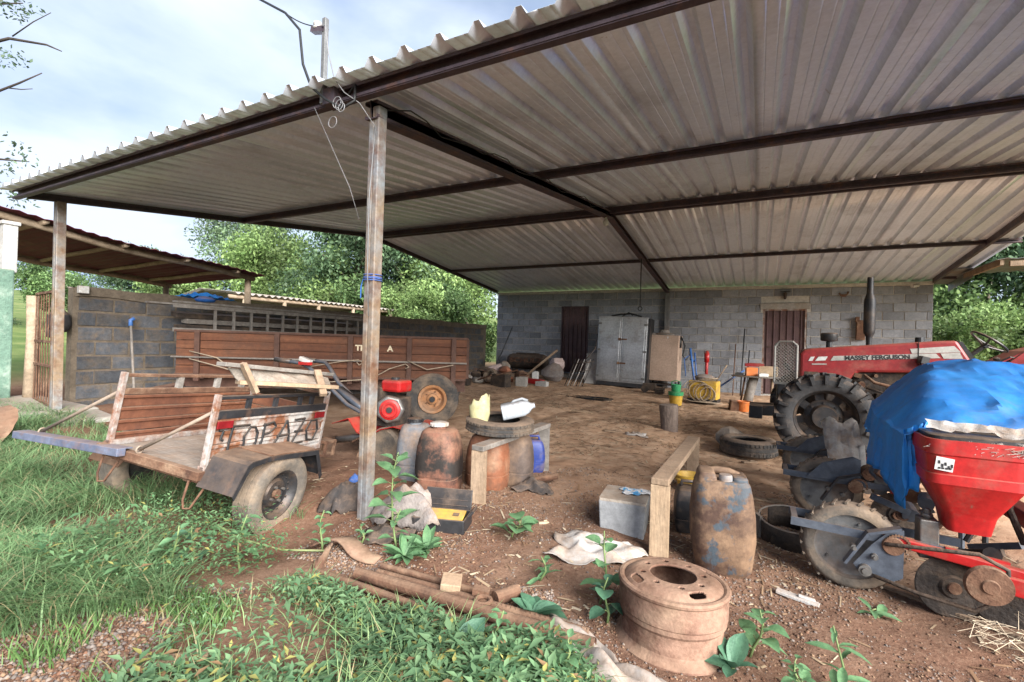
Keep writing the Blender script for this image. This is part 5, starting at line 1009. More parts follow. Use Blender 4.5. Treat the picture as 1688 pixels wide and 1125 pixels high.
# ------------------------------------------------------------------ drums, cans, clutter in the middle
def drum(name, lab, m, x, y, hx, hy, h, r, rz=0., cap='cap_white', neck=True, tilt=(0, 0), waist=.0, grp=None, handle=False):
    z = gz(x, y); t_ = thing(name, lab, 'drum' if name != 'jerrycan' else 'jerrycan', (x, y, z-.01), (tilt[0], tilt[1], rz), grp); b = B()
    loft(b, [(0, hx*.86, hy*.86, r*.8), (.025, hx*.95, hy*.95, r), (h*.18, hx*1.0, hy*1.0, r), (h*.30, hx*1.015, hy*1.015, r), (h*.305, hx*.99, hy*.99, r), (h*.335, hx*.99, hy*.99, r), (h*.34, hx*1.02, hy*1.02, r), (h*.5, hx*(1.03-waist), hy*(1.03-waist), r), (h*.74, hx*.97, hy*.97, r), (h*.86, hx*.88, hy*.88, r*.9), (h*.955, hx*.76, hy*.76, r*.75), (h*.985, hx*.66, hy*.66, r*.65), (h, hx*.5, hy*.5, r*.5)]); body = b.build('body', m, t_, 50)
    if neck:
        b = B(); b.lathe([(0, h-.01), (.056, h-.01), (.056, h+.022), (0, h+.022)], 22, Matrix.Translation((0, -hy*.15, 0))); b.build('neck', m, t_, 40)
        b = B(); P1 = [(0, h+.05), (.05, h+.05), (.066, h+.044), (.068, h+.018), (.06, h+.016)]; b.lathe(P1, 22, Matrix.Translation((0, -hy*.15, 0)))
        for k in range(18): a = k*2*PI/18; b.box((math.cos(a)*.068, -hy*.15+math.sin(a)*.068, h+.03), (.008, .008, .024), (0, 0, a))
        b.build('cap', cap, t_, 30)
    if handle:
        b = B(); b.tube([(-hx*.55, 0, h-.02), (-hx*.45, 0, h+.035), (hx*.45, 0, h+.035), (hx*.55, 0, h-.02)], .014, 8); b.build('handle', m, t_, True)
    return t_
drum('plastic_drum', 'grey plastic drum with black cap behind the red-brown drum', 'plastic_grey', -2.60, 3.24, .145, .14, .50, .10, .3, 'plastic_black')
drum('plastic_drum', 'red-brown plastic drum with black oil stains and white cap right of the middle post', 'drum_red', -2.22, 3.07, .168, .155, .545, .10, .25, 'cap_white')
drum('plastic_drum', 'orange-brown drum carrying the old tyre', 'drum_orange', -1.99, 3.45, .17, .16, .47, .11, .1, neck=False)
drum('plastic_drum', 'dark brown drum under the right side of the old tyre', 'drum_dark', -1.83, 3.66, .14, .14, .45, .10, .2, neck=False)
drum('jerrycan', 'small worn grey jerrycan beside the blue one', 'plastic_grey', -1.90, 3.93, .085, .07, .30, .03, .55, neck=False)
drum('jerrycan', 'small dark blue jerrycan inside the plank stand', 'plastic_blue', -1.89, 4.13, .11, .075, .31, .04, .5, neck=False, handle=True)
def lying_tyre(lab, x, y, z, R, w_, ri, m, tilt=(0, 0)):
    t_ = thing('old_tyre', lab, 'tyre', (x, y, z), (tilt[0], tilt[1], 0)); b = B(); b.lathe(tyre_prof(R, w_, ri)+[(ri+.01, w_*.3), (R-.03, w_*.3), (R-.03, -w_*.3), (ri+.01, -w_*.3)], 56, Matrix.Translation((0, 0, w_/2)), closed=True)
    for k in range(44):
        a = 2*PI*k/44
        for s in (-1, 1): b.box((math.cos(a)*(R+.001), math.sin(a)*(R+.001), w_/2+s*w_*.27), (.010, .022*R/.28, w_*.16), (0, 0, a))
    b.build('carcass', m, t_, 38); return t_
lying_tyre('worn tyre lying flat on top of the drums', -1.93, 3.52, .655, .285, .115, .17, 'tyre', (.04, .05))
lying_tyre('worn tyre lying on the dirt in front of the tractor wheel', -.07, 6.40, gz(-.07, 6.4)-.005, .315, .20, .19, 'tyre')
t_ = thing('cut_yellow_can', 'cut open pale yellow oil can standing in the tyre on the drums', 'can', (-2.06, 3.40, .80), (0, -.06, .5)); t_.scale = (1.15, 1.15, 1.2); b = B(); vs_ = []; nn_ = 24
for z, s_ in ((-.06, .72), (-.045, .8), (.0, .98), (.06, 1.0), (.10, 1.0)):
    for k in range(nn_):
        a = 2*PI*k/nn_; zz = z if z < .1 else .085+.05*math.sin(a*1.0+2.2)+.014*math.sin(a*5)+.010*math.sin(a*9+1); vs_.append((.075*s_*math.cos(a), .052*s_*math.sin(a), zz))
b.add(vs_, [(i*nn_+k, i*nn_+(k+1) % nn_, (i+1)*nn_+(k+1) % nn_, (i+1)*nn_+k) for i in range(4) for k in range(nn_)]+[tuple(range(nn_-1, -1, -1))]); b.build('shell', 'plastic_yellow', t_, 40, solid=.004)
b = B(); b.lathe([(0, -.02), (.03, -.015), (.05, .0), (.04, .02), (0, .03)], 12, None, False, 1.2, .8); b.build('residue', 'orange_rim', t_, True)
t_ = thing('white_jug', 'translucent white plastic jug lying on the tyre on the drums', 'jug', (-1.78, 3.55, .85), (0, rad(76), rad(28))); t_.scale = (.9, .9, .9); b = B()
loft(b, [(-.15, .062, .085, .025), (-.145, .07, .092, .028), (.05, .07, .092, .028), (.10, .055, .07, .028), (.13, .03, .032, .02), (.15, .024, .024, .02), (.165, .024, .024, .02)], None); b.build('body', 'plastic_white', t_, 40)
b = B(); b.tube([(-.055, 0, .11), (-.085, 0, .06), (-.08, 0, -.02), (-.06, 0, -.05)], .012, 8); b.build('handle', 'plastic_white', t_, True)
b = B()
for k in range(26):
    p = Vector((-1.98+rt.uniform(-.12, .15), 3.5+rt.uniform(-.1, .1), .70)); b.box(p, (rt.uniform(.02, .06), rt.uniform(.01, .03), .012), (rt.uniform(-.3, .3), rt.uniform(-.3, .3), rt.uniform(0, 3)))
tag(b.build('rags_in_tyre', 'orange_rim', None), 'dry scraps lying inside the tyre on the drums', 'scraps', kind='stuff')
def stand(lab, n0, n1, zt0, zt1, wd, m, m2, th=.035, rz=0.):
    t_ = thing('plank_stand', lab, 'wooden stand', (*n0, gz(*n0))); d = (Vector((*n1, 0))-Vector((*n0, 0))).normalized(); yaw = math.atan2(d.y, d.x)
    b = B(); b.box((n0[0], n0[1], (gz(*n0)-.03+zt0)/2), (wd, th, zt0-gz(*n0)+.03), (.0, .0, rz)); b.build('upright', m, t_, world=True, bevel=.004)
    b = B(); b.box((n1[0], n1[1], (gz(*n1)-.03+zt1)/2), (wd*.9, th, zt1-gz(*n1)+.03), (0, 0, rz)); b.build('upright', m2, t_, world=True, bevel=.004)
    b = B(); b.bar(Vector((*n0, zt0+.022))-d*.03, Vector((*n1, zt1+.022))+d*.03, wd*.92, .04); b.build('top_beam', m2, t_, world=True, bevel=.005); return t_
stand('weathered plank stand with one end by the stained drum and a blue jerrycan under it', (-1.84, 3.05), (-1.80, 4.18), .585, .60, .115, 'wood', 'wood_grey', .04, .25)
stand('plank stand between the grey foam box and the tall brown can', (-.51, 3.02), (-.50, 4.62), .555, .55, .115, 'wood_pale', 'wood', .05, .1)
t_ = thing('foam_box', 'dirty grey foam box with a cloth on its lid', 'box', (-.80, 3.33, gz(-.8, 3.3)-.02), (0, 0, rad(6))); b = B(); loft(b, [(0, .145, .155, .012), (.235, .158, .168, .012)]); b.build('box_body', 'styrofoam', t_, 40, bevel=.004)
b = B(); loft(b, [(.236, .157, .167, .012), (.252, .155, .165, .012)]); b.build('lid', 'foam_top', t_, 40); b = B(); b.tube([(-.03, -.152, .17), (-.025, -.1545, .13), (.0, -.156, .10), (.015, -.153, .06), (.03, -.15, .03)], .002, 4); b.build('crack', 'spray_black', t_)
def rag(name, lab, cat, m, x, y, z, sx, sy, amp, seed, n=16, rz=0., z2=0., par=None):
    rd = random.Random(seed); ph = [rd.uniform(0, 6.28) for _ in range(8)]; b = B(); P1 = []
    for i in range(n):
        row = []
        for j in range(n):
            u, v = i/(n-1)-.5, j/(n-1)-.5; e = 1+.22*math.sin(ph[0]+math.atan2(v, u)*3)+.12*math.sin(ph[1]+math.atan2(v, u)*5); px_, py_ = u*sx*e, v*sy*e
            zz = amp*(.35+.5*math.sin(ph[2]+u*9+v*3)*math.sin(ph[3]+v*8-u*2)+.3*math.sin(ph[4]+u*19+v*11)+.2*math.sin(ph[5]+v*23))
            edge = max(abs(u), abs(v))*2; zz = max(.004, zz+amp*.9*(1-edge)+z2*(1-edge**2)); c_, s_ = math.cos(rz), math.sin(rz)
            wx, wy = x+px_*c_-py_*s_, y+px_*s_+py_*c_; row.append(Vector((wx, wy, (z if z is not None else float(gheight(wx, wy)))+zz)))
        P1.append(row)
    b.grid(P1); return tag(b.build(name, m, None, True, solid=.004), lab, cat)
rag('cloth', 'crumpled blue and white cloth on the grey foam box', 'cloth', 'rag_blue_white', -.73, 3.38, gz(-.8, 3.3)+.235, .20, .11, .018, 3, rz=.3)
rag('empty_sack', 'torn white woven sack lying on the dirt in front of the foam box', 'sack', 'sack_white', -.86, 2.83, None, .50, .27, .045, 8, 22, .25)
rag('plastic_sheet', 'dirty plastic sheet stretched along the ground left of the wheel rim', 'sheet', 'plastic_sheet', -.52, 1.84, None, .62, .20, .05, 14, 22, -.35)
rag('grey_bag', 'crumpled grey-brown cloth bag at the foot of the middle post', 'bag', 'rag_grey', -2.10, 2.56, None, .40, .34, .07, 5, 18, .4, .16)
rag('black_rag', 'black rag with blue scraps lying left of the middle post', 'rag', 'rag_black', -2.62, 2.50, None, .30, .24, .05, 6, 16, .9, .10)
rag('blue_scrap', 'bright blue cloth scrap on the black rag left of the middle post', 'cloth', 'cloth_blue', -2.66, 2.62, gz(-2.6, 2.6)+.11, .12, .08, .03, 16, 10, .3, .04)
rag('dark_rag', 'dark folded rag on the dirt in front of the blue jerrycan', 'rag', 'rag_black', -1.62, 3.58, None, .26, .18, .04, 7, 14, .2, .05)
rag('pale_paper', 'small crumpled pale paper on the dirt near the stump', 'paper', 'sack_white', -1.42, 6.45, None, .26, .14, .03, 17, 10)
rag('dark_rag', 'dark rag at the foot of the grey bag behind the leafy sapling', 'rag', 'rag_black', -2.02, 2.27, None, .30, .16, .035, 18, 14, .5, .03)
b = B(); b.cyl((-1.80, 3.62, gz(-1.8, 3.6)+.03), (-1.52, 3.84, gz(-1.5, 3.8)+.09), .026, n=12); tag(b.build('pipe_stub', 'rust', None, True), 'short rusty pipe lying by the plank stand', 'pipe')
# open tool case
t_ = thing('tool_case', 'open black tool case with yellow tray on the ground before the drums', 'tool case', (-1.84, 2.60, gz(-1.84, 2.6)), (0, 0, rad(18))); b = B()
b.box((0, 0, .01), (.34, .20, .02)); b.box((0, -.10, .045), (.34, .012, .09)); b.box((0, .10, .045), (.34, .012, .09)); b.box((-.17, 0, .045), (.012, .21, .09)); b.box((.17, 0, .045), (.012, .21, .09)); b.build('case', 'plastic_black', t_, bevel=.006)
b = B(); b.box((0, .13, .13), (.33, .014, .17), (-.25, 0, 0)); 
for k in range(4): b.box((0, .118+.011*k-.01, .07+.035*k), (.28, .012, .008), (-.25, 0, 0))
b.build('lid', 'plastic_black', t_, bevel=.005)
b = B(); b.box((0, -.03, .092), (.31, .12, .012), (.25, .0, 0)); b.build('tray', 'yellow_paint', t_, bevel=.003); b = B(); b.tube([(.19, .05, .10), (.215, .05, .13), (.215, -.05, .13), (.19, -.05, .10)], .010, 8); b.box((.10, -.03, .101), (.04, .03, .004), (.25, 0, 0)); b.build('handle', 'plastic_black', t_)
# tall brown jerry drum with moulded handle
bz = gz(-.16, 3.1); t_ = thing('tall_jerrycan', 'tall brown plastic container with peeling paint and a moulded handle', 'container', (-.16, 3.12, bz-.02), (0, rad(-1.5), rad(10))); b = B()
loft(b, [(0, .135, .12, .07), (.03, .155, .14, .08), (.20, .178, .155, .085), (.34, .176, .154, .085), (.46, .162, .142, .075), (.52, .150, .130, .065), (.545, .135, .118, .06)]); b.build('body', 'drum_brown', t_, 50)
b = B(); loft(b, [(.53, .055, .11, .03), (.56, .052, .106, .03), (.585, .042, .09, .025), (.59, .03, .08, .02)], Matrix.Translation((-.085, 0, 0))); loft(b, [(.53, .045, .10, .03), (.555, .042, .095, .03), (.565, .034, .085, .02)], Matrix.Translation((.095, 0, 0))); b.tube([(-.08, .05, .565), (-.02, .055, .575), (.05, .05, .57), (.10, .04, .55)], .022, 10); b.build('handle', 'drum_brown', t_, 50)
b = B(); b.lathe([(0, .585), (.034, .585), (.038, .575), (.038, .545), (0, .545)], 18, Matrix.Translation((.015, -.07, -.005))); b.build('cap', 'plastic_grey', t_, 30)
drum('jerrycan', 'black jerrycan with pale top between plank stand and tall brown container', 'plastic_black', -.42, 3.60, .085, .12, .30, .03, .2, 'plastic_blue', neck=False, handle=True)
b = B(); Mx = Matrix.Translation((-.50, 4.42, gz(-.5, 4.4))); b.lathe([(0, .01), (.085, .012), (.10, .05), (.115, .13), (.128, .15), (.128, .158), (.115, .158), (.10, .12), (.085, .03), (0, .028)], 30, Mx); b.ring((-.50, 4.42, gz(-.5, 4.4)+.12), .116, .012, 'Z', 30, 6); tag(b.build('yellow_basin', 'yellow_paint', None, 35), 'yellow metal basin on the ground behind the plank stand', 'basin')
t_ = thing('steel_hoop', 'dark curved steel band standing in the dirt beside the tall brown container', 'hoop', (.24, 3.80, gz(.24, 3.8)), (rad(8), 0, 0)); b = B(); P1 = []
for i in range(30): a = rad(165)+rad(330)*i/29; P1.append([Vector((.20*math.cos(a), .20*math.sin(a)*1.05, z)) for z in (-.03, .06, .15)])
b.grid(P1); b.build('band', 'engine_dark', t_, True, solid=.007); b = B(); b.box((-.205, -.05, .07), (.02, .07, .19), (0, 0, .5)); b.ring((0, 0, .15), .203, .006, 'Z', 30, 6); b.build('edge', 'wood_grey', t_)
# truck wheel rim
rz_ = gz(-.30, 2.22)-.01; t_ = thing('wheel_rim', 'rusty steel truck wheel rim lying flat in the foreground', 'wheel rim', (-.315, 2.23, rz_), (rad(-2), rad(1), .3)); b = B()
RR = .235
b.lathe([(RR-.03, .0), (RR+.010, .0), (RR+.016, .006), (RR+.016, .014), (RR+.004, .022), (RR-.010, .034), (RR-.016, .045), (RR-.016, .118), (RR-.006, .132), (RR-.006, .150), (RR-.002, .156), (RR-.002, .245), (RR+.004, .252), (RR+.006, .262), (RR+.0, .270), (RR-.012, .272), (RR-.022, .268), (RR-.030, .25), (RR-.026, .03)], 72, None, closed=True); b.build('barrel', 'rim_rust', t_, 24)
b = B(); RI, RO = .100, RR-.018; holes_ = []
for k in range(8): a = k*PI/4+.1; holes_.append(('c', .134*math.cos(a), .134*math.sin(a), .0125))
for k in range(4): holes_.append(('s', k*PI/2+.42, .180, .017, .22))
def inhole(x, y):
    for h in holes_:
        if h[0] == 'c' and (x-h[1])**2+(y-h[2])**2 < h[3]**2: return True
        if h[0] == 's':
            r = math.hypot(x, y); a = (math.atan2(y, x)-h[1]+PI) % (2*PI)-PI
            if abs(a) < h[4] and abs(r-h[2]) < h[3]*math.sqrt(max(0, 1-(a/h[4])**4)): return True
    return False
nA, nR = 300, 34; vs = []; fs = []
for i in range(nR+1):
    r = RI+(RO-RI)*i/nR
    for k in range(nA):
        a = 2*PI*k/nA; u = max(0, (r-.155)/(RO-.155)); vs.append((r*math.cos(a), r*math.sin(a), .292-.030*u**1.8))
for i in range(nR):
    r = RI+(RO-RI)*(i+.5)/nR
    for k in range(nA):
        a = 2*PI*(k+.5)/nA
        if not inhole(r*math.cos(a), r*math.sin(a)): fs.append((i*nA+k, (i+1)*nA+k, (i+1)*nA+(k+1) % nA, i*nA+(k+1) % nA))
b.add(vs, fs); o = b.build('disc', 'rim_rust', t_, 40, solid=.010); o.modifiers['solid'].offset = -1
# pipes on the ground
def gpt(x, y, h): return Vector((x, y, float(gheight(x, y))+h))
def pipe(lab, a, c_, r, m='rust', dz=.0, dz2=.0, ribs=False):
    b = B(); p0, p1 = gpt(*a, r+dz), gpt(*c_, r+dz2); d = (p1-p0).normalized()
    prof = [p0, p0.lerp(p1, .33)+Vector((0, 0, .004)), p0.lerp(p1, .66), p1]; b.tube(prof, r, 14, caps=False); b.tube([p0+d*.001, p0.lerp(p1, .5), p1-d*.001], r*.82, 12, caps=False)
    b.ring((0, 0, 0), 0.001, .0005, 'Z', 3, 3) if False else None
    if ribs:
        L_ = (p1-p0).length; k = int(L_/.012); x = d.orthogonal().normalized(); y = d.cross(x)
        b.tube([p0+d*(L_*i/(k*3))+(x*math.cos(i*2*PI/6)+y*math.sin(i*2*PI/6))*r for i in range(0, k*3)], .004, 4)
    return tag(b.build('steel_pipe', m, None, True), lab, 'pipe', 'rusty pipes on the ground')
pipe('thickest rusty pipe running through the weeds in the foreground', (-1.84, 1.84), (-.57, 1.92), .031, dz=.03, dz2=.005)
pipe('thin rusty pipe half buried in the leafy weeds, leftmost of the pipes', (-2.03, 1.76), (-.98, 1.80), .020)
pipe('short smooth rusty pipe at the back of the bundle', (-1.80, 1.98), (-1.20, 2.05), .018, dz=.02)
pipe('ribbed rusty rod between the pipes of the bundle', (-1.76, 1.91), (-.62, 2.00), .022, 'rust', .02, .0, True)
b = B(); q = gpt(-1.09, 1.99, .05); b.cyl(q, q+Vector((.06, .12, .0)), .034, n=14); b.ring(q+Vector((-.03, -.06, .01)), .036, .012, 'Z', 18, 8); b.box(q+Vector((-.07, -.01, .02)), (.08, .05, .03), (0, .1, .3)); tag(b.build('pipe_clamp', 'rust', None, 40), 'rusty clamp fitting lying across the pipes', 'clamp')
b = B(); b.box(gpt(-1.33, 1.97, .065), (.10, .10, .04), (.15, .1, .5)); tag(b.build('wood_offcut', 'wood_pale', None, bevel=.004), 'small pale wood offcut lying on the pipes', 'wood')
# plough blades
b = B(); P1 = []
for i in range(12):
    u = i/11; x = -2.38+.50*u; y = 1.99+.10*u+.05*math.sin(u*5); P1.append([gpt(x, y+.03-.06*v*(1+.8*math.sin(u*PI)), .015+.035*math.sin(u*PI)+.02*v*math.sin(u*6)) for v in (0, .5, 1)])
b.grid(P1); P1 = []
for i in range(8): u = i/7; P1.append([gpt(-2.19+.10*u+.04*v, 1.98-.20*u-.02*v, .05*(1-u)+.02*math.sin(u*4+v*3)) for v in (-.8, 0, .8)])
b.grid(P1); tag(b.build('plough_share', 'rim_rust', None, True, solid=.012), 'curved rusty plough share lying left of the pipes', 'plough share')
b = B(); b.bar(gpt(-2.04, .90, .02), gpt(-1.86, 1.10, .02), .04, .028); tag(b.build('board', 'wood_pale', None, bevel=.004), 'pale board end lying in weeds at the lower left', 'board')
b = B(); b.bar(gpt(.66, 3.36, .012), gpt(1.35, 2.95, .012), .025, .012); tag(b.build('lath', 'wood', None), 'long thin wooden lath on the dirt under the planter', 'lath')
b = B(); b.bar(gpt(.10, 6.28, .20), gpt(.42, 6.15, .26), .05, .02); tag(b.build('stick', 'wood', None, bevel=.003), 'flat stick resting across the tyre towards the tractor wheel', 'stick')
b = B(); b.tube([gpt(-2.2, 1.95, .02), gpt(-2.45, 1.85, .05), gpt(-2.62, 1.7, .12), gpt(-2.7, 1.62, .2)], .006, 6); tag(b.build('vine_stem', 'stem_green', None, True), 'thin trailing stem running towards the plough share', 'stem')
rk = random.Random(77)
def rock(name, lab, cat, m, x, y, s, seed, z=None, grp=None, sq=(1, 1, .7), n=8):
    rd = random.Random(seed); b = B(); prof = []
    for i in range(6): a = -PI/2+PI*i/5; prof.append((max(.0001, math.cos(a))*s, math.sin(a)*s))
    b.lathe(prof, n); ph = [rd.uniform(0, 6) for _ in range(4)]
    b.v = [(v[0]*sq[0]*(1+.22*math.sin(ph[0]+v[1]/s*3)), v[1]*sq[1]*(1+.22*math.sin(ph[1]+v[2]/s*3)), v[2]*sq[2]*(1+.2*math.sin(ph[2]+v[0]/s*3))) for v in b.v]
    o = b.build(name, m, None, 35); o.location = (x, y, (gz(x, y) if z is None else z)+s*sq[2]*.75); o.rotation_euler = (0, 0, rd.uniform(0, 6)); return tag(o, lab, cat, grp)
rock('boulder', 'pointed grey-brown stone behind the tyre near the tractor', 'stone', 'stone', -.28, 6.80, .16, 4, sq=(1.05, .9, .8), n=6)
# stump and back wall objects
t_ = thing('stump', 'upright log stump standing on the dirt floor', 'stump', (-1.10, 7.12, gz(-1.1, 7.1)), (rad(2), rad(-3), 0)); b = B(); b.lathe([(.115, -.03), (.12, .05), (.125, .20), (.135, .35), (.13, .385)], 18, None, False, 1.0, .9); b.build('trunk', 'stump', t_, 40)
b = B(); b.lathe([(0, .387), (.12, .3865), (.126, .38)], 18, None, False, 1.0, .9); b.build('cut_face', 'wood_grey', t_)
t_ = thing('bucket_stack', 'yellow bucket with green rim and a green pot stacked in it', 'bucket', (-1.44, 10.0, gz(-1.44, 10))); b = B(); b.lathe([(0, 0), (.115, 0), (.14, .24), (.14, .27), (.12, .27), (.115, .24), (0, .23)], 24); b.build('yellow_bucket', 'yellow_paint', t_, 35)
b = B(); b.lathe([(.142, .20), (.148, .20), (.15, .27), (.144, .275)], 24); b.build('green_rim', 'green_plastic', t_, 35); b = B(); b.lathe([(.08, .24), (.095, .42), (.10, .42), (.085, .24)], 20); b.build('green_pot', 'green_plastic', t_, 35); b = B(); b.tube([(-.09, 0, .41), (-.085, 0, .47), (0, 0, .50), (.085, 0, .47), (.09, 0, .41)], .01, 6); b.build('bail', 'green_plastic', t_, True)
wx, wy = -1.0, 11.0; t_ = thing('welding_set', 'yellow box welding set with coiled brown cables by the wall', 'welder', (wx, wy, gz(wx, wy)), (0, 0, -.1)); b = B(); b.box((0, 0, .27), (.58, .40, .40)); b.build('case', 'yellow_paint', t_, bevel=.02); b = B(); b.box((0, 0, .05), (.6, .42, .08)); b.build('base', 'black_paint', t_)
b = B()
for k in range(5): b.ring((-.12+.06*k, -.215-.012*k, .27-.02*k), .20-.012*k+.02*(k % 2), .012, 'Y', 26, 6)
for k in range(3): b.ring((.0+.05*k, 0, .49+.02*k), .16, .014, 'Z', 24, 6)
b.tube([(-.3, -.2, .45), (-.42, -.2, .3), (-.45, -.22, .08), (-.2, -.3, .03), (.4, -.3, .03)], .012, 6); b.build('cable', 'rope', t_, True)
b = B(); b.lathe([(0, .48), (.14, .49), (.16, .55), (.09, .60), (0, .61)], 16, None, False, 1.3); b.build('cloth_heap', 'rag_grey', t_, 40)
tlz = gz(-1.2, 11.4)
for i, (lab, pts, r, m, hd) in enumerate((('blue framed tool leaning behind the welding set', [(-1.25, 11.5, tlz+.3), (-1.38, 11.6, tlz+1.15)], .025, 'paint_blue', (-1.38, 11.6, 1.25)), ('red tool standing upright behind the welding set', [(-1.02, 11.6, tlz+.3), (-1.02, 11.65, tlz+1.1)], .035, 'red_paint', None), ('tall thin steel bar leaning on the block wall', [(.0-.35, 13.0, .25), (-.30, 13.5, 1.95)], .016, 'wire_black', None), ('second thin bar leaning on the block wall beside the tall one', [(-.52, 13.0, .25), (-.50, 13.5, 1.55)], .013, 'rust', None), ('short dark bar leaning on the wall near the table', [(-.22, 13.1, .25), (-.18, 13.5, 1.4)], .014, 'wire_black', None), ('blue bar slanting down from the table to the welding set', [(-.25, 11.8, .95), (-.75, 11.5, .55)], .02, 'paint_blue', None), ('thin wooden stick leaning above the welding set', [(-.85, 11.5, .6), (-.60, 11.7, 1.05)], .012, 'wood_pale', None))):
    b = B(); b.tube(pts, r, 7)
    if i == 0: b.tube([(-1.20, 11.5, tlz+.35), (-1.28, 11.6, tlz+1.05)], .018, 6); b.bar((-1.38, 11.58, tlz+.9), (-1.26, 11.58, tlz+.85), .02, .05); b.tube([(-1.45, 11.5, tlz+.5), (-1.50, 11.55, tlz+.9), (-1.38, 11.6, tlz+1.0)], .012, 6)
    if i == 1: b.box((-1.02, 11.63, tlz+.95), (.10, .08, .22))
    tag(b.build('leaning_tool', m, None, True), lab, 'tool', 'tools by the back wall')
# galvanised cabinet
cz = gz(-3.2, 12.3); t_ = thing('steel_cabinet', 'tall dented galvanised cabinet with two doors against the back wall', 'cabinet', (-3.21, 12.32, cz), (rad(-1), rad(1.8), rad(3))); b = B(); b.box((0, .33, .98), (1.30, .62, 1.74)); b.build('body', 'galv_cabinet', t_, bevel=.01)
for s in (-1, 1):
    b = B(); b.box((s*.32, .005, .98), (.625, .03, 1.66)); d_ = b.build('door', 'galv_cabinet', t_, bevel=.008); b = B(); b.box((s*.32, -.014, .98), (.52, .012, 1.50)); b.build('panel', 'galv_cabinet', d_, bevel=.006)
    b = B()
    for z in (.25, .95, 1.65): b.box((s*.60, -.02, z), (.09, .025, .05))
    b.build('hinge', 'aluminium', d_)
b = B()
for z in (.62, 1.25): b.box((.05, -.03, z), (.17, .03, .04)); b.box((-.06, -.03, z), (.06, .03, .07))
b.build('latch', 'rust', t_); b = B(); b.box((0, .3, .06), (1.25, .55, .10)); b.build('plinth', 'black_paint', t_)
b = B(); b.box((.68, .36, .95), (.05, .7, 1.75), (0, 0, 0)); o = b.build('dark_side', 'plastic_black', t_); 
b = B(); b.tube([(-.35, .2, 1.87), (-.1, .15, 1.92), (.15, .2, 1.95), (.35, .12, 1.90), (.46, .1, 1.87)], .022, 7); b.tube([(-.1, .3, 1.87), (.1, .2, 1.98), (.2, .25, 1.9)], .015, 6); MWt = t_; o = b.build('loose_hose', 'wire_black', None, True); o.matrix_world = MW[t_.name]; tag(o, 'black hose lying on top of the galvanised cabinet', 'hose')
cz = gz(-2.2, 12.7); t_ = thing('brown_cabinet', 'upright brown metal cabinet without door beside the galvanised cabinet', 'cabinet', (-2.2, 12.72, cz), (0, rad(1.2), rad(-2))); b = B(); b.box((0, .28, .82), (.76, .52, 1.20)); b.build('body', 'brown_cabinet', t_, bevel=.015); b = B()
for x in (-.34, .34):
    for y in (.06, .5): b.box((x, y, .10), (.04, .04, .22))
b.box((0, .3, .12), (.7, .48, .03)); b.build('leg_frame', 'black_paint', t_); b = B(); b.box((.1, .02, 1.36), (.03, .01, .05)); b.build('tag', 'cap_white', t_)
b = B(); b.lathe([(0, 0), (.22, .0), (.24, .03), (.12, .07), (.10, .14), (0, .15)], 14, None, False, 1.2, .8); b.box((-.1, 0, .03), (.5, .25, .03), (.1, .05, .2)); o = b.build('cabinet_clutter', 'wood_grey', None, 40); o.location = (-2.2, 12.95, cz+1.42); tag(o, 'dusty odds and ends heaped on the brown cabinet', 'clutter')
b = B(); b.tube([(0, 0, 0), (.12, -.05, -.05), (.2, -.02, -.25), (.15, .0, -.5), (.22, 0, -.62), (.3, 0, -.5)], .02, 6); b.box((.06, 0, -.15), (.1, .1, .3)); o = b.build('hanging_cable', 'wire_black', None, True); o.location = (-1.86, 12.9, cz+1.40); tag(o, 'black cable bundle hanging down the side of the brown cabinet', 'cable')
b = B(); b.box((0, 0, .40), (.50, .03, .85), (rad(-14), 0, 0)); o = b.build('pale_board', 'white_wall', None); o.location = (-3.95, 12.5, gz(-4, 12.5)); tag(o, 'pale board leaning beside the galvanised cabinet', 'panel')
t_ = thing('rake_frame', 'folded white steel rake frame leaning by the galvanised cabinet', 'frame', (-4.0, 11.6, gz(-4, 11.6)), (0, 0, .3)); 
for k in range(7):
    b = B(); x = -.28+.075*k; b.tube([(x-.14, -.18, .0), (x, -.05, .35), (x+.12, .1, .68)], .011, 6); b.build('tine', 'cap_white' if k % 2 else 'black_rim', t_, True)
b = B(); b.tube([(-.30, -.05, .33), (.22, -.03, .40)], .016, 6); b.tube([(-.2, .05, .56), (.30, .05, .62)], .016, 6); b.tube([(.1, .1, .68), (.32, .3, .95), (.36, .4, 1.2)], .014, 6); b.build('cross_bar', 'black_rim', t_, True)
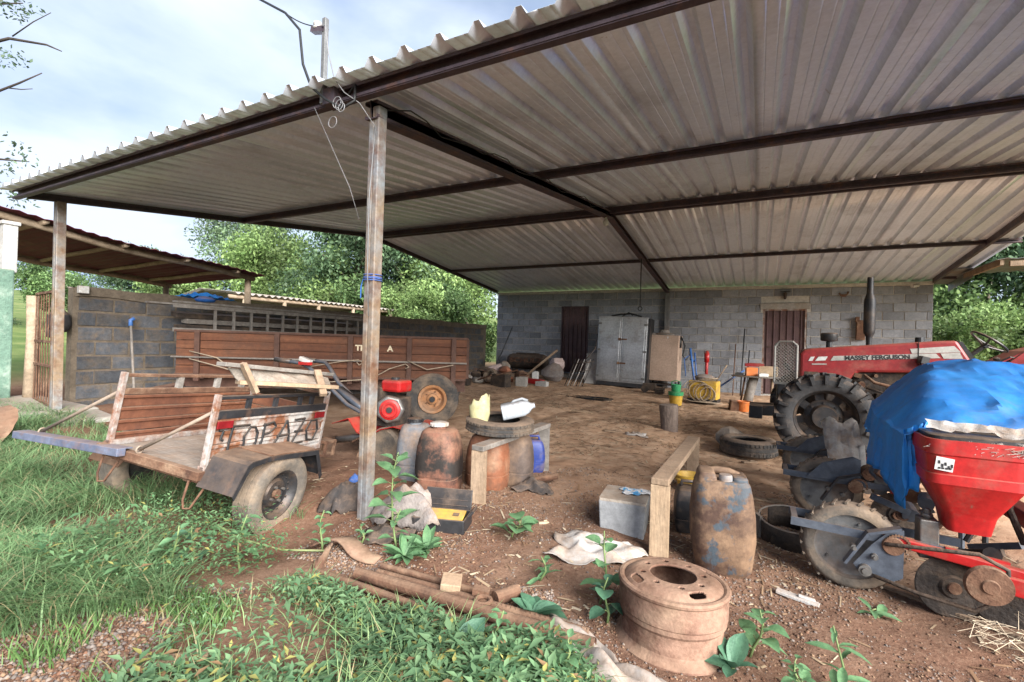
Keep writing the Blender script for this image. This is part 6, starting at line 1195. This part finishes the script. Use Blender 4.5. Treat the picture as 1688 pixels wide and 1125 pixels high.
# table with bits and pieces
tz = .86; t_ = thing('work_table', 'round wooden work table with leaning legs before the right-hand door', 'table', (.05, 11.3, gz(.05, 11.3))); b = B(); b.lathe([(0, tz-.03), (.50, tz-.03), (.52, tz-.015), (.52, tz), (0, tz+.002)], 28, Matrix.Translation((.05, 11.3, 0)), False, 1.05, .55); b.build('table_top', 'wood_grey', t_, 30, world=True)
for a, c_, r, m in (((-.18, 11.15, gz(0, 11)), (-.05, 11.3, tz-.03), .095, 'wood_grey'), ((-.30, 11.2, gz(0, 11)), (-.22, 11.3, tz-.03), .02, 'rust'), ((.28, 11.2, gz(0, 11)), (.30, 11.3, tz-.03), .025, 'wood'), ((.40, 11.45, gz(0, 11)), (.38, 11.4, tz-.03), .025, 'wood')): b = B(); b.cyl(a, c_, r, n=10); b.build('leg', m, t_, True, world=True)
for lab, cat, m, c_, d, rz in (('orange tool box on the round table', 'box', 'orange_plastic', (-.10, 11.2, tz+.09), (.22, .16, .17), .2), ('pale carton on the round table', 'carton', 'cardboard', (.22, 11.25, tz+.11), (.34, .18, .20), -.1), ('small white box in front of the carton on the table', 'box', 'white_sticker', (.12, 11.08, tz+.035), (.18, .10, .06), .3), ('dark red cloth bundle on top of the orange tool box', 'bundle', 'tractor_red', (-.05, 11.3, tz+.23), (.36, .14, .07), .1), ('grey hand tool at the left end of the round table', 'tool', 'aluminium', (-.33, 11.2, tz+.03), (.16, .06, .05), -.3)):
    b = B(); b.box((0, 0, 0), d); b.box((0, 0, d[2]*.5+.004), (d[0]*.7, d[1]*.6, .008)); o = b.build('table_item', m, None, bevel=.01); o.name = cat.replace(' ', '_')+'_on_table'; o.location = c_; o.rotation_euler = (0, 0, rz); tag(o, lab, cat)
b = B(); b.lathe([(0, .0), (.10, .0), (.135, .17), (.15, .18), (.15, .20), (.13, .20), (.11, .04), (0, .03)], 24, Matrix.Translation((-.22, 10.25, gz(-.22, 10.2)))); tag(b.build('orange_pot', 'orange_plastic', None, 35), 'orange plastic pot on the floor before the round table', 'pot')
b = B(); b.box((-.38, 10.2, gz(-.3, 10.2)+.10), (.16, .16, .20), (.1, .1, .3)); tag(b.build('brown_tin', 'rust', None, bevel=.01), 'brown tin standing left of the orange pot', 'tin')
b = B(); b.cyl((-2.45, 11.75, .42), (-1.95, 11.7, .40), .06, n=12); b.box((-2.3, 11.7, .45), (.3, .14, .16)); b.cyl((-2.4, 11.62, .40), (-2.4, 11.75, .40), .09, n=14); b.box((-2.05, 11.65, .36), (.2, .2, .1)); tag(b.build('small_motor', 'engine_dark', None, 40), 'small greasy motor on the floor in front of the brown cabinet', 'motor')
b = B()
for k in range(6): b.ring((-3.05+rk.uniform(-.2, .2), 9.4+rk.uniform(-.1, .1), gz(-3, 9.4)+.012+.004*k), .28+.05*rk.random(), .007, 'Z', 30, 5)
b.v = [(-3.05+(v[0]+3.05)*1.1, 9.4+(v[1]-9.4)*.6, v[2]) for v in b.v]; tag(b.build('rope_coil', 'wire_black', None, True), 'dark thin rope coiled loosely on the dirt floor', 'rope')
# heap at the left end of the back wall
t_ = thing('air_tank', 'dark horizontal compressor tank with orange lettering by the back wall', 'tank', (-6.2, 12.95, gz(-6.2, 12.9))); b = B(); b.lathe([(0, -.68), (.10, -.66), (.20, -.60), (.235, -.50), (.235, .50), (.20, .60), (.10, .66), (0, .68)], 26, Matrix.Translation((0, 0, .40)) @ Matrix.Rotation(PI/2, 4, 'Y')); b.build('vessel', 'engine_dark', t_, 40)
b = B()
for x in (-.4, .4): b.box((x, -.05, .09), (.06, .3, .18))
b.box((.0, 0, .65), (.7, .2, .03)); b.build('foot', 'engine_dark', t_); text('lettering', 'SCHULZ', .19, 'rust', t_, Matrix.Translation((.05, -.244, .44)) @ Matrix.Rotation(PI/2, 4, 'X'), 1.5, .004, .006)
HEAP = 'scrap heap by the back wall'
b = B(); b.bar((-5.95, 12.2, .42), (-5.05, 12.5, 1.25), .26, .06); tag(b.build('plank', 'wood', None, bevel=.006), 'broad plank leaning against the dark tank', 'plank', HEAP)
rock('full_sack', 'stuffed brown sack lying at the foot of the plank', 'sack', 'rag_grey', -5.0, 12.1, .27, 9, grp=HEAP, n=14, sq=(1.1, .9, 1)); rock('cloth_heap', 'heap of light brown cloth on the stuffed sack', 'cloth', 'rag_pink', -5.0, 12.35, .25, 19, z=gz(-5, 12)+.32, grp=HEAP, n=14, sq=(1.2, .9, .7))
for lab, nm, m, c_, d, rz in (('pale white block lying alone on the dirt before the heap', 'white_block', 'white_wall', (-4.6, 10.45), (.30, .14, .14), -.1), ('dark grey box at the front of the scrap heap', 'dark_box', 'engine_dark', (-5.3, 9.65), (.42, .24, .30), -.15), ('flat red steel piece in the scrap heap', 'red_bar', 'red_paint', (-5.15, 10.95), (.85, .10, .12), -.25), ('small white box beside the stuffed sack', 'white_box', 'white_sticker', (-5.35, 11.7), (.16, .14, .24), .2), ('rough concrete block right of the dark box', 'rubble_block', 'concrete', (-4.95, 10.05), (.26, .18, .24), .2), ('reddish brick on the scrap heap', 'brick', 'brick_red', (-5.6, 10.6), (.24, .14, .14), .4), ('dark crate at the left end of the scrap heap', 'crate', 'engine_dark', (-6.05, 9.2), (.30, .20, .18), .1)):
    b = B(); b.box((0, 0, d[2]/2), d); b.box((d[0]*.1, 0, d[2]+.006), (d[0]*.6, d[1]*.7, .014)); o = b.build(nm, m, None, bevel=.012); o.location = (*c_, gz(*c_)-.01); o.rotation_euler = (0, 0, rz); tag(o, lab, nm.split('_')[-1], HEAP)
b = B(); P_ = Matrix.Translation((-6.3, 10.7, .62)) @ Matrix.Rotation(.5, 4, 'Z') @ Matrix.Rotation(rad(72), 4, 'Y'); b.lathe([(0, -.42), (.12, -.42), (.135, -.38), (.13, .38), (.11, .42), (0, .42)], 16, P_); tag(b.build('foam_roll', 'rag_pink', None, 40), 'dusty yellowish roll lying on top of the scrap heap', 'roll', HEAP)
b = B(); b.lathe([(.07, -.06), (.10, -.07), (.13, 0), (.10, .07), (.07, .06)], 18, Matrix.Translation((-5.85, 10.1, gz(-5.8, 10)+.17)) @ Matrix.Rotation(1.2, 4, 'X'), True, 1.6, 1.6); tag(b.build('discarded_tyre', 'tyre_dusty', None, 40), 'small tyre standing in the scrap heap', 'tyre', HEAP)
HN = ('brown stone at the top of the scrap heap', 'pinkish rubble lump beside the foam roll', 'dark lump of scrap under the roll', 'rounded stone at the heap front', 'jagged brown lump before the tank', 'pale lump next to the small tyre', 'grey stone at the right of the heap', 'low brown lump before the leaning plank', 'dark stone behind the small tyre', 'white ball-like piece at the left of the heap')
for i, lab in enumerate(HN):
    x, y = [(-5.95, 11.0), (-5.75, 10.7), (-6.15, 10.4), (-5.55, 10.1), (-5.45, 11.1), (-6.0, 9.75), (-5.2, 10.5), (-5.6, 11.5), (-6.2, 10.0), (-6.1, 9.5)][i]
    rock('rubble', lab, 'rubble', ['stone', 'brick_red', 'engine_dark', 'stone', 'rust', 'concrete', 'stone', 'rust', 'engine_dark', 'white_wall'][i], x, y, [.17, .16, .2, .14, .19, .13, .14, .16, .16, .09][i], 60+i, z=gz(x, y)+([.28, .22, .12, 0, .05, 0, 0, 0, .1, .1][i]), grp=HEAP, n=7)
b = B(); 
for k in range(14): p = Vector((-5.8+rk.uniform(-.5, .6), 10.0+rk.uniform(-.7, .9), gz(-5.8, 10)+rk.uniform(.02, .3))); b.tube([p, p+Vector((rk.uniform(-.5, .5), rk.uniform(-.3, .3), rk.uniform(-.1, .15)))], rk.uniform(.008, .02), 6)
tag(b.build('scrap_rods', 'rust', None), 'tangle of thin rods in the scrap heap', 'rods', HEAP, 'stuff')
b = B(); b.tube([(-7.2, 12.6, .45), (-6.95, 13.3, 1.9)], .018, 6); tag(b.build('long_pole', 'wire_black', None), 'thin dark pole leaning in the left corner of the back wall', 'pole')
# far left bits
t_ = thing('steel_disc', 'large rusty plough disc standing in the grass at the left edge', 'disc', (-6.25, 1.70, gz(-6.2, 1.7)), (rad(50), rad(14), 0)); b = B(); b.lathe([(.035, .06), (.12, .05), (.22, .02), (.31, -.03), (.33, -.045), (.31, -.045), (.22, .0), (.12, .03), (.035, .04)], 40, Matrix.Translation((0, 0, .22)), True); b.v = [(v[0]*(1+.02*math.sin(math.atan2(v[1], v[0])*14)), v[1]*(1+.02*math.sin(math.atan2(v[1], v[0])*14)), v[2]) for v in b.v]; b.build('blade', 'rust', t_, 40)
t_ = thing('sheet_metal_machine', 'blue-grey sheet metal machine part by the green pillar', 'machine', (-8.3, 2.05, gz(-8.3, 2.0)), (0, 0, .1)); b = B(); b.prism([(-.4, 0), (.22, 0), (.30, .14), (.22, .30), (.16, .36), (-.4, .36)], .45, Matrix.Rotation(PI/2, 4, 'X')); b.build('housing', 'blue_paint_worn', t_, bevel=.03); b = B(); b.prism([(-.4, .361), (.16, .361), (.20, .33), (.20, .40), (.14, .44), (-.4, .44)], .4, Matrix.Translation((0, -.02, 0)) @ Matrix.Rotation(PI/2, 4, 'X')); b.build('cover', 'white_paint_worn', t_, bevel=.02)
# ------------------------------------------------------------------ vegetation and litter
def leaf_b(kind):
    b = B(); n = 7; P1 = []
    for i in range(n):
        u = i/(n-1)
        wd = {'ovate': .36*math.sin(PI*min(1, u*1.02+.0))**.75*(1.15-.55*u), 'lance': .15*math.sin(PI*u)**.8, 'round': .46*math.sin(PI*min(1, .04+u*.96))**.6, 'big': .28*math.sin(PI*(.03+u*.97))**.7*(.85+.3*u)}[kind]
        if i == n-1: wd = .002
        if i == 0: wd = max(wd*.2, .012)
        dr = -.28*u*u; P1.append([Vector((s*wd, u, dr+abs(s)*wd*.35+.012*math.sin(u*22)*abs(s))) for s in (-1, -.5, 0, .5, 1)])
    return b.grid(P1)
LM = {(k, m): mesh_of(leaf_b(k), 'leaf', m, True) for k in ('ovate', 'lance', 'round', 'big') for m in ('leaf_weed', 'leaf_dark')}
def plant(lab, x, y, h, nl, kind, ls, m='leaf_weed', seed=1, lean=(0, 0), nm='weed', base=False, z0=None, grp=None):
    rd = random.Random(seed); z = float(gheight(x, y)); t_ = thing(nm, lab, 'plant', (x, y, z-.01), (0, 0, 0), grp); b = B()
    sp = [Vector((lean[0]*u*u*h+.02*math.sin(u*5+seed), lean[1]*u*u*h, h*u)) for u in (0, .25, .5, .75, 1)]
    if not base: b.tube(sp, [.006+.004*h, .006+.003*h, .005, .004, .003], 6)
    else: b.tube([sp[0], Vector((0, 0, .02))], .008, 6)
    b.build('stem', 'stem_green', t_, True)
    for i in range(nl):
        u = (.15+.85*i/max(1, nl-1)) if not base else .02; a = i*2.4+rd.uniform(-.4, .4); j = u*4; p = sp[int(min(3, j))].lerp(sp[min(4, int(j)+1)], j-int(j)) if not base else Vector((0, 0, .015)); s = ls*rd.uniform(.7, 1.25)*(1-.35*u*(not base)); tilt = rd.uniform(-.1, .6) if not base else rd.uniform(.25, 1.0)
        pet = .25*s if kind in ('ovate', 'round') and not base else 0
        if pet:
            c0 = B(); c0.tube([p, p+Vector((-math.sin(a)*pet, math.cos(a)*pet, pet*.5))], .0025, 5); c0.build('petiole', 'stem_green', t_); p = p+Vector((-math.sin(a)*pet, math.cos(a)*pet, pet*.5))
        place(LM[(kind, m)], 'leaf', t_, p, (tilt, rd.uniform(-.3, .3), a), (s, s, s))
PL = [('tall leafy sapling growing in front of the middle steel post', -2.03, 2.30, .55, 17, 'ovate', .16, 'leaf_weed', 1, (.1, .0)),
 ('leafy seedling beside the tool case', -1.90, 2.20, .25, 8, 'ovate', .085, 'leaf_weed', 2, (.1, 0)),
 ('broad-leaved plant sprawling on the dirt right of the tool case', -1.36, 2.72, .12, 11, 'round', .14, 'leaf_weed', 4, (.2, .1)),
 ('small weed with pointed leaves on bare dirt near the foam box', -.99, 2.33, .14, 12, 'lance', .11, 'leaf_weed', 5, (0, 0)),
 ('slender weed with round leaves left of the wheel rim', -.66, 2.30, .36, 9, 'round', .10, 'leaf_weed', 6, (.05, .1)),
 ('second slender weed close to the wheel rim', -.60, 2.16, .22, 7, 'round', .10, 'leaf_dark', 7, (.1, 0)),
 ('leafy weed growing at the foot of the wheel rim', .02, 2.27, .22, 12, 'ovate', .10, 'leaf_weed', 11, (.1, 0)),
 ('weed with narrow whorled leaves at the right foreground', .30, 2.20, .28, 11, 'lance', .12, 'leaf_weed', 12, (.02, .05)),
 ('bushy weed beside the narrow-leaved weed', .17, 2.10, .16, 14, 'ovate', .07, 'leaf_weed', 13, (0, 0)),
 ('small seedling under the planter wheels', .56, 2.98, .05, 5, 'lance', .14, 'leaf_weed', 14, (0, 0)),
 ('leafy weed among the grass below the cart wheel', -2.50, 1.62, .30, 12, 'ovate', .09, 'leaf_weed', 15, (0, .1)),
 ('weed with oval leaves in the long grass', -2.62, 1.35, .30, 10, 'ovate', .10, 'leaf_weed', 16, (.1, 0)),
 ('leafy clump by the plough share', -2.10, 2.13, .12, 10, 'ovate', .06, 'leaf_weed', 18, (0, 0)),
 ('clump of weed under the front of the cart', -2.72, 1.50, .22, 12, 'ovate', .09, 'leaf_dark', 19, (0, 0)),
 ('leafy weed beside the cart wheel', -2.28, 1.98, .26, 12, 'ovate', .07, 'leaf_weed', 20, (.1, 0)),
 ('sprawling weed at the bottom edge right of the rim', .42, 1.98, .10, 10, 'ovate', .08, 'leaf_weed', 27, (0, 0)),
 ('flowering leafy weed over the pipes', -.92, 1.72, .20, 16, 'ovate', .055, 'leaf_weed', 28, (0, 0)),
 ('leafy weed between pipes and plastic sheet', -.62, 1.70, .18, 14, 'ovate', .06, 'leaf_weed', 29, (0, 0))]
for a in PL: plant(*a[:8], seed=a[8], lean=a[9])
for lab, x, y, ls, n, kd, m, sd in (('big-leaved rosette plant beside the pipes', -.90, 2.02, .15, 9, 'big', 'leaf_dark', 31), ('grassy rosette on the dirt below the tool case', -1.72, 2.27, .14, 22, 'lance', 'leaf_weed', 32), ('second grassy rosette nearer the pipes', -1.78, 2.15, .14, 22, 'lance', 'leaf_weed', 33), ('rosette with one long upright leaf right of the wheel rim', -.06, 2.12, .13, 7, 'big', 'leaf_dark', 34), ('big-leaved rosette at the bottom edge', .12, 1.96, .10, 9, 'big', 'leaf_dark', 35), ('dark broad rosette among the ground cover', -1.05, 1.60, .15, 8, 'big', 'leaf_dark', 36), ('dark rosette by the end of the thick pipe', -.55, 1.62, .14, 8, 'big', 'leaf_dark', 37), ('broad-leaved rosette at the bottom right', .62, 2.20, .09, 9, 'big', 'leaf_weed', 38)):
    plant(lab, x, y, .1, n, kd, ls, m, sd, base=True, nm='rosette_plant')
def blades(name, lab, pts, hgt, wid, cols, seed, lean=.5):
    rng = np.random.default_rng(seed); n = len(pts); a = rng.random(n)*2*PI; d = np.stack([np.cos(a), np.sin(a)], 1); h = hgt*rng.uniform(.45, 1.15, n)*(.55+.9*vn(pts[:, 0]*1.7+5, pts[:, 1]*1.7)); ln = lean*h*rng.uniform(.4, 1.5, n); wd = wid*rng.uniform(.6, 1.4, n)
    z = gheight(pts[:, 0], pts[:, 1])-.01; side = np.stack([-d[:, 1], d[:, 0]], 1); V_ = []
    for u, wf in ((0, .8), (.4, 1), (.75, .75), (1, .08)):
        cx = pts+d*(ln*u*u)[:, None]; zz = z+h*u*(1-.35*u*lean)
        for s in (-1, 1): V_.append(np.concatenate([cx+side*(s*wd*wf*.5)[:, None], zz[:, None]], 1))
    v = np.stack(V_, 1).reshape(-1, 3); base = np.arange(n)[:, None]*8; f_ = np.concatenate([base+np.array([[0, 1, 3, 2]]), base+np.array([[2, 3, 5, 4]]), base+np.array([[4, 5, 7, 6]])], 0)
    t0 = rng.random(n)[:, None]; c_ = np.array(cols[0])*(1-t0)+np.array(cols[1])*t0; dry = rng.random(n) < .10; c_[dry] = (.34, .29, .16); c_ *= (.75+.5*vn(pts[:, 0]*3.1, pts[:, 1]*3.1+8))[:, None]
    return tag(obj(name, np_mesh(name, v, f_, 'grass_blades', np.repeat(c_, 8, 0))), lab, 'grass', kind='stuff')
def scatter(poly, n, seed, dens=None):
    rng = np.random.default_rng(seed); P_ = np.array(poly); lo, hi = P_.min(0), P_.max(0); o = []; c_ = 0
    while c_ < n:
        q = lo+(hi-lo)*rng.random((n*2, 2)); k = inpoly(q[:, 0], q[:, 1], poly)
        if dens is not None: k &= rng.random(len(q)) < dens(q[:, 0], q[:, 1])
        q = q[k]; o.append(q); c_ += len(q)
    return np.concatenate(o)[:n]
dA = lambda x, y: (((x+2.48)**2+(y-1.78)**2) > .30)*np.clip((vn(x*2.2+3, y*2.2)-.22)*2.2, .08, 1)*np.clip(3.4/((x)**2+y**2)**.5, .25, 1)
blades('grass', 'long green grass growing around the cart at the left', scatter(GRASS_A, 42000, 1, dA), .235, .0046, ((.085, .165, .065), (.21, .315, .145)), 3, .95)
blades('short_grass', 'short thin grass at the edge of the gravel patch', scatter([(-3.0, .3), (-2.5, 1.3), (-2.0, 1.4), (-1.9, .6)], 1500, 5, lambda x, y: np.clip((vn(x*5, y*5)-.45)*3, .02, 1)), .08, .005, ((.08, .17, .05), (.17, .28, .09)), 6, .6)
def cover(name, lab, pts, size, cols, seed, hmax=.12):
    rng = np.random.default_rng(seed); n = len(pts); z = gheight(pts[:, 0], pts[:, 1])+rng.random(n)**.7*hmax*(.5+vn(pts[:, 0]*4, pts[:, 1]*4)); a = rng.random(n)*2*PI; el = rng.uniform(-.35, .65, n); s = size*rng.uniform(.35, 1.0, n)*(.6+.9*vn(pts[:, 0]*2.5+1, pts[:, 1]*2.5))*np.where(rng.random(n) < .1, 1.6, 1)
    d = np.stack([np.cos(a)*np.cos(el), np.sin(a)*np.cos(el), np.sin(el)], 1); sd = np.stack([-np.sin(a), np.cos(a), rng.uniform(-.3, .3, n)], 1); up = np.cross(d, sd); p = np.concatenate([pts, z[:, None]], 1); S_ = s[:, None]; w_ = S_*.17
    v = np.stack([p, p+d*S_*.45+sd*w_+up*S_*.05, p+d*S_*.45, p+d*S_*.45-sd*w_+up*S_*.05, p+d*S_-up*S_*.12], 1).reshape(-1, 3); b_ = np.arange(n)[:, None]*5
    f_ = np.concatenate([b_+np.array([[0, 2, 4, 1]]), b_+np.array([[0, 3, 4, 2]])], 0); t0 = rng.random(n)[:, None]; c_ = np.array(cols[0])*(1-t0)+np.array(cols[1])*t0
    yl = rng.random(n) < .06; c_[yl] = (.33, .31, .10); br = rng.random(n) < .04; c_[br] = (.24, .15, .08); c_ *= (.7+.6*vn(pts[:, 0]*5, pts[:, 1]*5+3))[:, None]
    return tag(obj(name, np_mesh(name, v, f_, 'foliage', np.repeat(c_, 5, 0), True)), lab, 'ground cover', kind='stuff')
dB = lambda x, y: np.clip((vn(x*3+7, y*3)-.2)*2.5, .12, 1)
cover('ground_cover', 'low creeping green leaves covering the foreground around the pipes', scatter(COVER_B, 19000, 9, dB), .050, ((.075, .155, .075), (.185, .29, .145)), 10)
cover('creeping_weeds', 'creeping weeds mixed in the long grass at the left', scatter([(-2.3, 1.9), (-2.35, 1.1), (-3.1, .9), (-3.4, 1.9), (-2.8, 2.2)], 4200, 12, dB), .045, ((.085, .18, .08), (.18, .30, .14)), 13, .2)
# pebbles
GRAVEL2 = [(-2.4, 1.85), (-2.2, 2.15), (-1.6, 2.15), (-.9, 2.25), (-.7, 2.0), (-1.6, 1.85)]
def pebbles(pts, seed, s0, s1):
    rng = np.random.default_rng(seed); n = len(pts); s = s0+(s1-s0)*rng.random(n)**3; z = gheight(pts[:, 0], pts[:, 1])
    u = np.array([[1, 0, 0], [0, 1, 0], [-1, 0, 0], [0, -1, 0], [0, 0, .65], [0, 0, -.65]]); v = u[None]*s[:, None, None]*rng.uniform(.6, 1.4, (n, 6, 1)); a = rng.random(n)*6.28; ca, sa = np.cos(a)[:, None], np.sin(a)[:, None]
    v = np.stack([v[..., 0]*ca-v[..., 1]*sa, v[..., 0]*sa+v[..., 1]*ca, v[..., 2]], -1)+np.concatenate([pts, (z+s*.15)[:, None]], 1)[:, None]; f_ = (np.arange(n)[:, None, None]*6+np.array([[0, 1, 4], [1, 2, 4], [2, 3, 4], [3, 0, 4], [1, 0, 5], [2, 1, 5], [3, 2, 5], [0, 3, 5]])[None]).reshape(-1, 3)
    pal = np.array([(.20, .125, .08), (.16, .08, .048), (.24, .19, .155), (.18, .15, .13), (.12, .065, .042), (.25, .155, .095), (.15, .115, .10)]); c_ = pal[rng.integers(0, len(pal), n)]*rng.uniform(.75, 1.2, n)[:, None]
    return v.reshape(-1, 3), f_, np.repeat(c_, 6, 0)
blades('mixed_grass', 'thin grass blades and dry stems among the ground cover', scatter(COVER_B, 2600, 15, dB), .15, .0045, ((.12, .21, .08), (.28, .38, .17)), 16, .8)
v, f_, c_ = pebbles(scatter([(-3.2, .4), (-2.6, 1.3), (-2.2, 1.5), (-1.9, .5)], 9000, 20), 21, .004, .014); tag(obj('gravel', np_mesh('gravel', v, f_, 'pebbles', c_*.8)), 'patch of loose reddish gravel at the lower left', 'gravel', kind='stuff')
v, f_, c_ = pebbles(scatter(GRAVEL2, 3200, 40, lambda x, y: np.clip((vn(x*4, y*4+1)-.35)*3, .05, 1)), 41, .004, .013); tag(obj('gravel', np_mesh('gravel', v, f_, 'pebbles', c_)), 'greyish gravel beside the rusty pipes', 'gravel', kind='stuff')
v, f_, c_ = pebbles(scatter([(-2.5, 1.9), (-2.4, 3.2), (-1.5, 4.5), (.5, 5), (1.6, 3.6), (.9, 1.2), (-.9, 1.5)], 38000, 22, lambda x, y: np.clip((vn(x*2.5, y*2.5+9)-.25)*2, .15, 1)), 23, .002, .0105); tag(obj('pebbles', np_mesh('pebbles', v, f_, 'pebbles', c_*.85)), 'small stones scattered over the dirt in the foreground', 'pebbles', kind='stuff')
def litter(pts, seed):
    rng = np.random.default_rng(seed); n = len(pts); L_ = .012+.07*rng.random(n)**4; W_ = .0025+.006*rng.random(n)**2; a = rng.random(n)*PI; z = gheight(pts[:, 0], pts[:, 1])+.004; d = np.stack([np.cos(a), np.sin(a), rng.uniform(-.1, .1, n)], 1); sd = np.stack([-np.sin(a), np.cos(a), rng.uniform(-.2, .2, n)], 1); p = np.concatenate([pts, z[:, None]], 1); h = np.array([0, 0, .004])
    v = np.stack([p-d*L_[:, None]-sd*W_[:, None], p+d*L_[:, None]-sd*W_[:, None], p+d*L_[:, None]+sd*W_[:, None], p-d*L_[:, None]+sd*W_[:, None], p+h*1.0], 1).reshape(-1, 3); b_ = np.arange(n)[:, None]*5
    f_ = np.concatenate([b_+np.array([[0, 1, 4]]), b_+np.array([[1, 2, 4]]), b_+np.array([[2, 3, 4]]), b_+np.array([[3, 0, 4]])], 0); pal = np.array([(.34, .245, .155), (.25, .16, .095), (.42, .34, .24), (.12, .07, .045), (.19, .11, .062)]); c_ = pal[rng.integers(0, 5, n)]*rng.uniform(.8, 1.15, n)[:, None]
    return v, f_, np.repeat(c_, 5, 0)
v, f_, c_ = litter(np.concatenate([scatter([(-3.5, 2.6), (-6, 8), (-5.5, 12), (2, 12), (1.5, 3.3), (.5, 2.2), (-1.6, 2.1)], 13000, 30, lambda x, y: np.clip((vn(x*1.6, y*1.6+2)-.2)*2, .1, 1))]), 31); tag(obj('straw_litter', np_mesh('straw_litter', v, f_, 'litter', c_)), 'straw and wood chips trodden into the dirt floor', 'litter', kind='stuff')
for i, (x, y, l, a, m, lab) in enumerate(((-2.6, 7.6, .34, .2, 'wood_pale', 'pale bark strip on the dirt floor right of the trailer'), (-1.75, 6.55, .30, .5, 'wood', 'brown wood sliver on the dirt left of the stump'), (-.75, 5.35, .22, .1, 'cardboard', 'flat brown scrap on the dirt before the stump'), (.35, 4.95, .30, -.3, 'wood', 'wood slab lying by the hindmost planter wheel'), (.10, 4.60, .26, .4, 'wood_pale', 'wood scrap on the dirt left of the planter wheels'), (-.05, 6.0, .2, .8, 'wood', 'short stick in front of the tyre on the dirt'), (.22, 2.95, .20, -.2, 'sack_white', 'thin white plastic strip lying on the dirt before the planter'), (-1.30, 3.05, .08, .9, 'cardboard', 'dry brown leaf-like scrap near the plank stand'), (-4.3, 8.2, .25, .3, 'wood_pale', 'pale stick on the dirt beyond the trailer wheel'))):
    b = B(); b.box((0, 0, .008), (l, l*.22, .016)); b.box((l*.2, l*.06, .02), (l*.4, l*.1, .01), (0, .1, .3)); o = b.build('ground_scrap', m, None, bevel=.003); o.location = (x, y, float(gheight(x, y))); o.rotation_euler = (rad(3), rad(4), a); tag(o, lab, 'scrap')
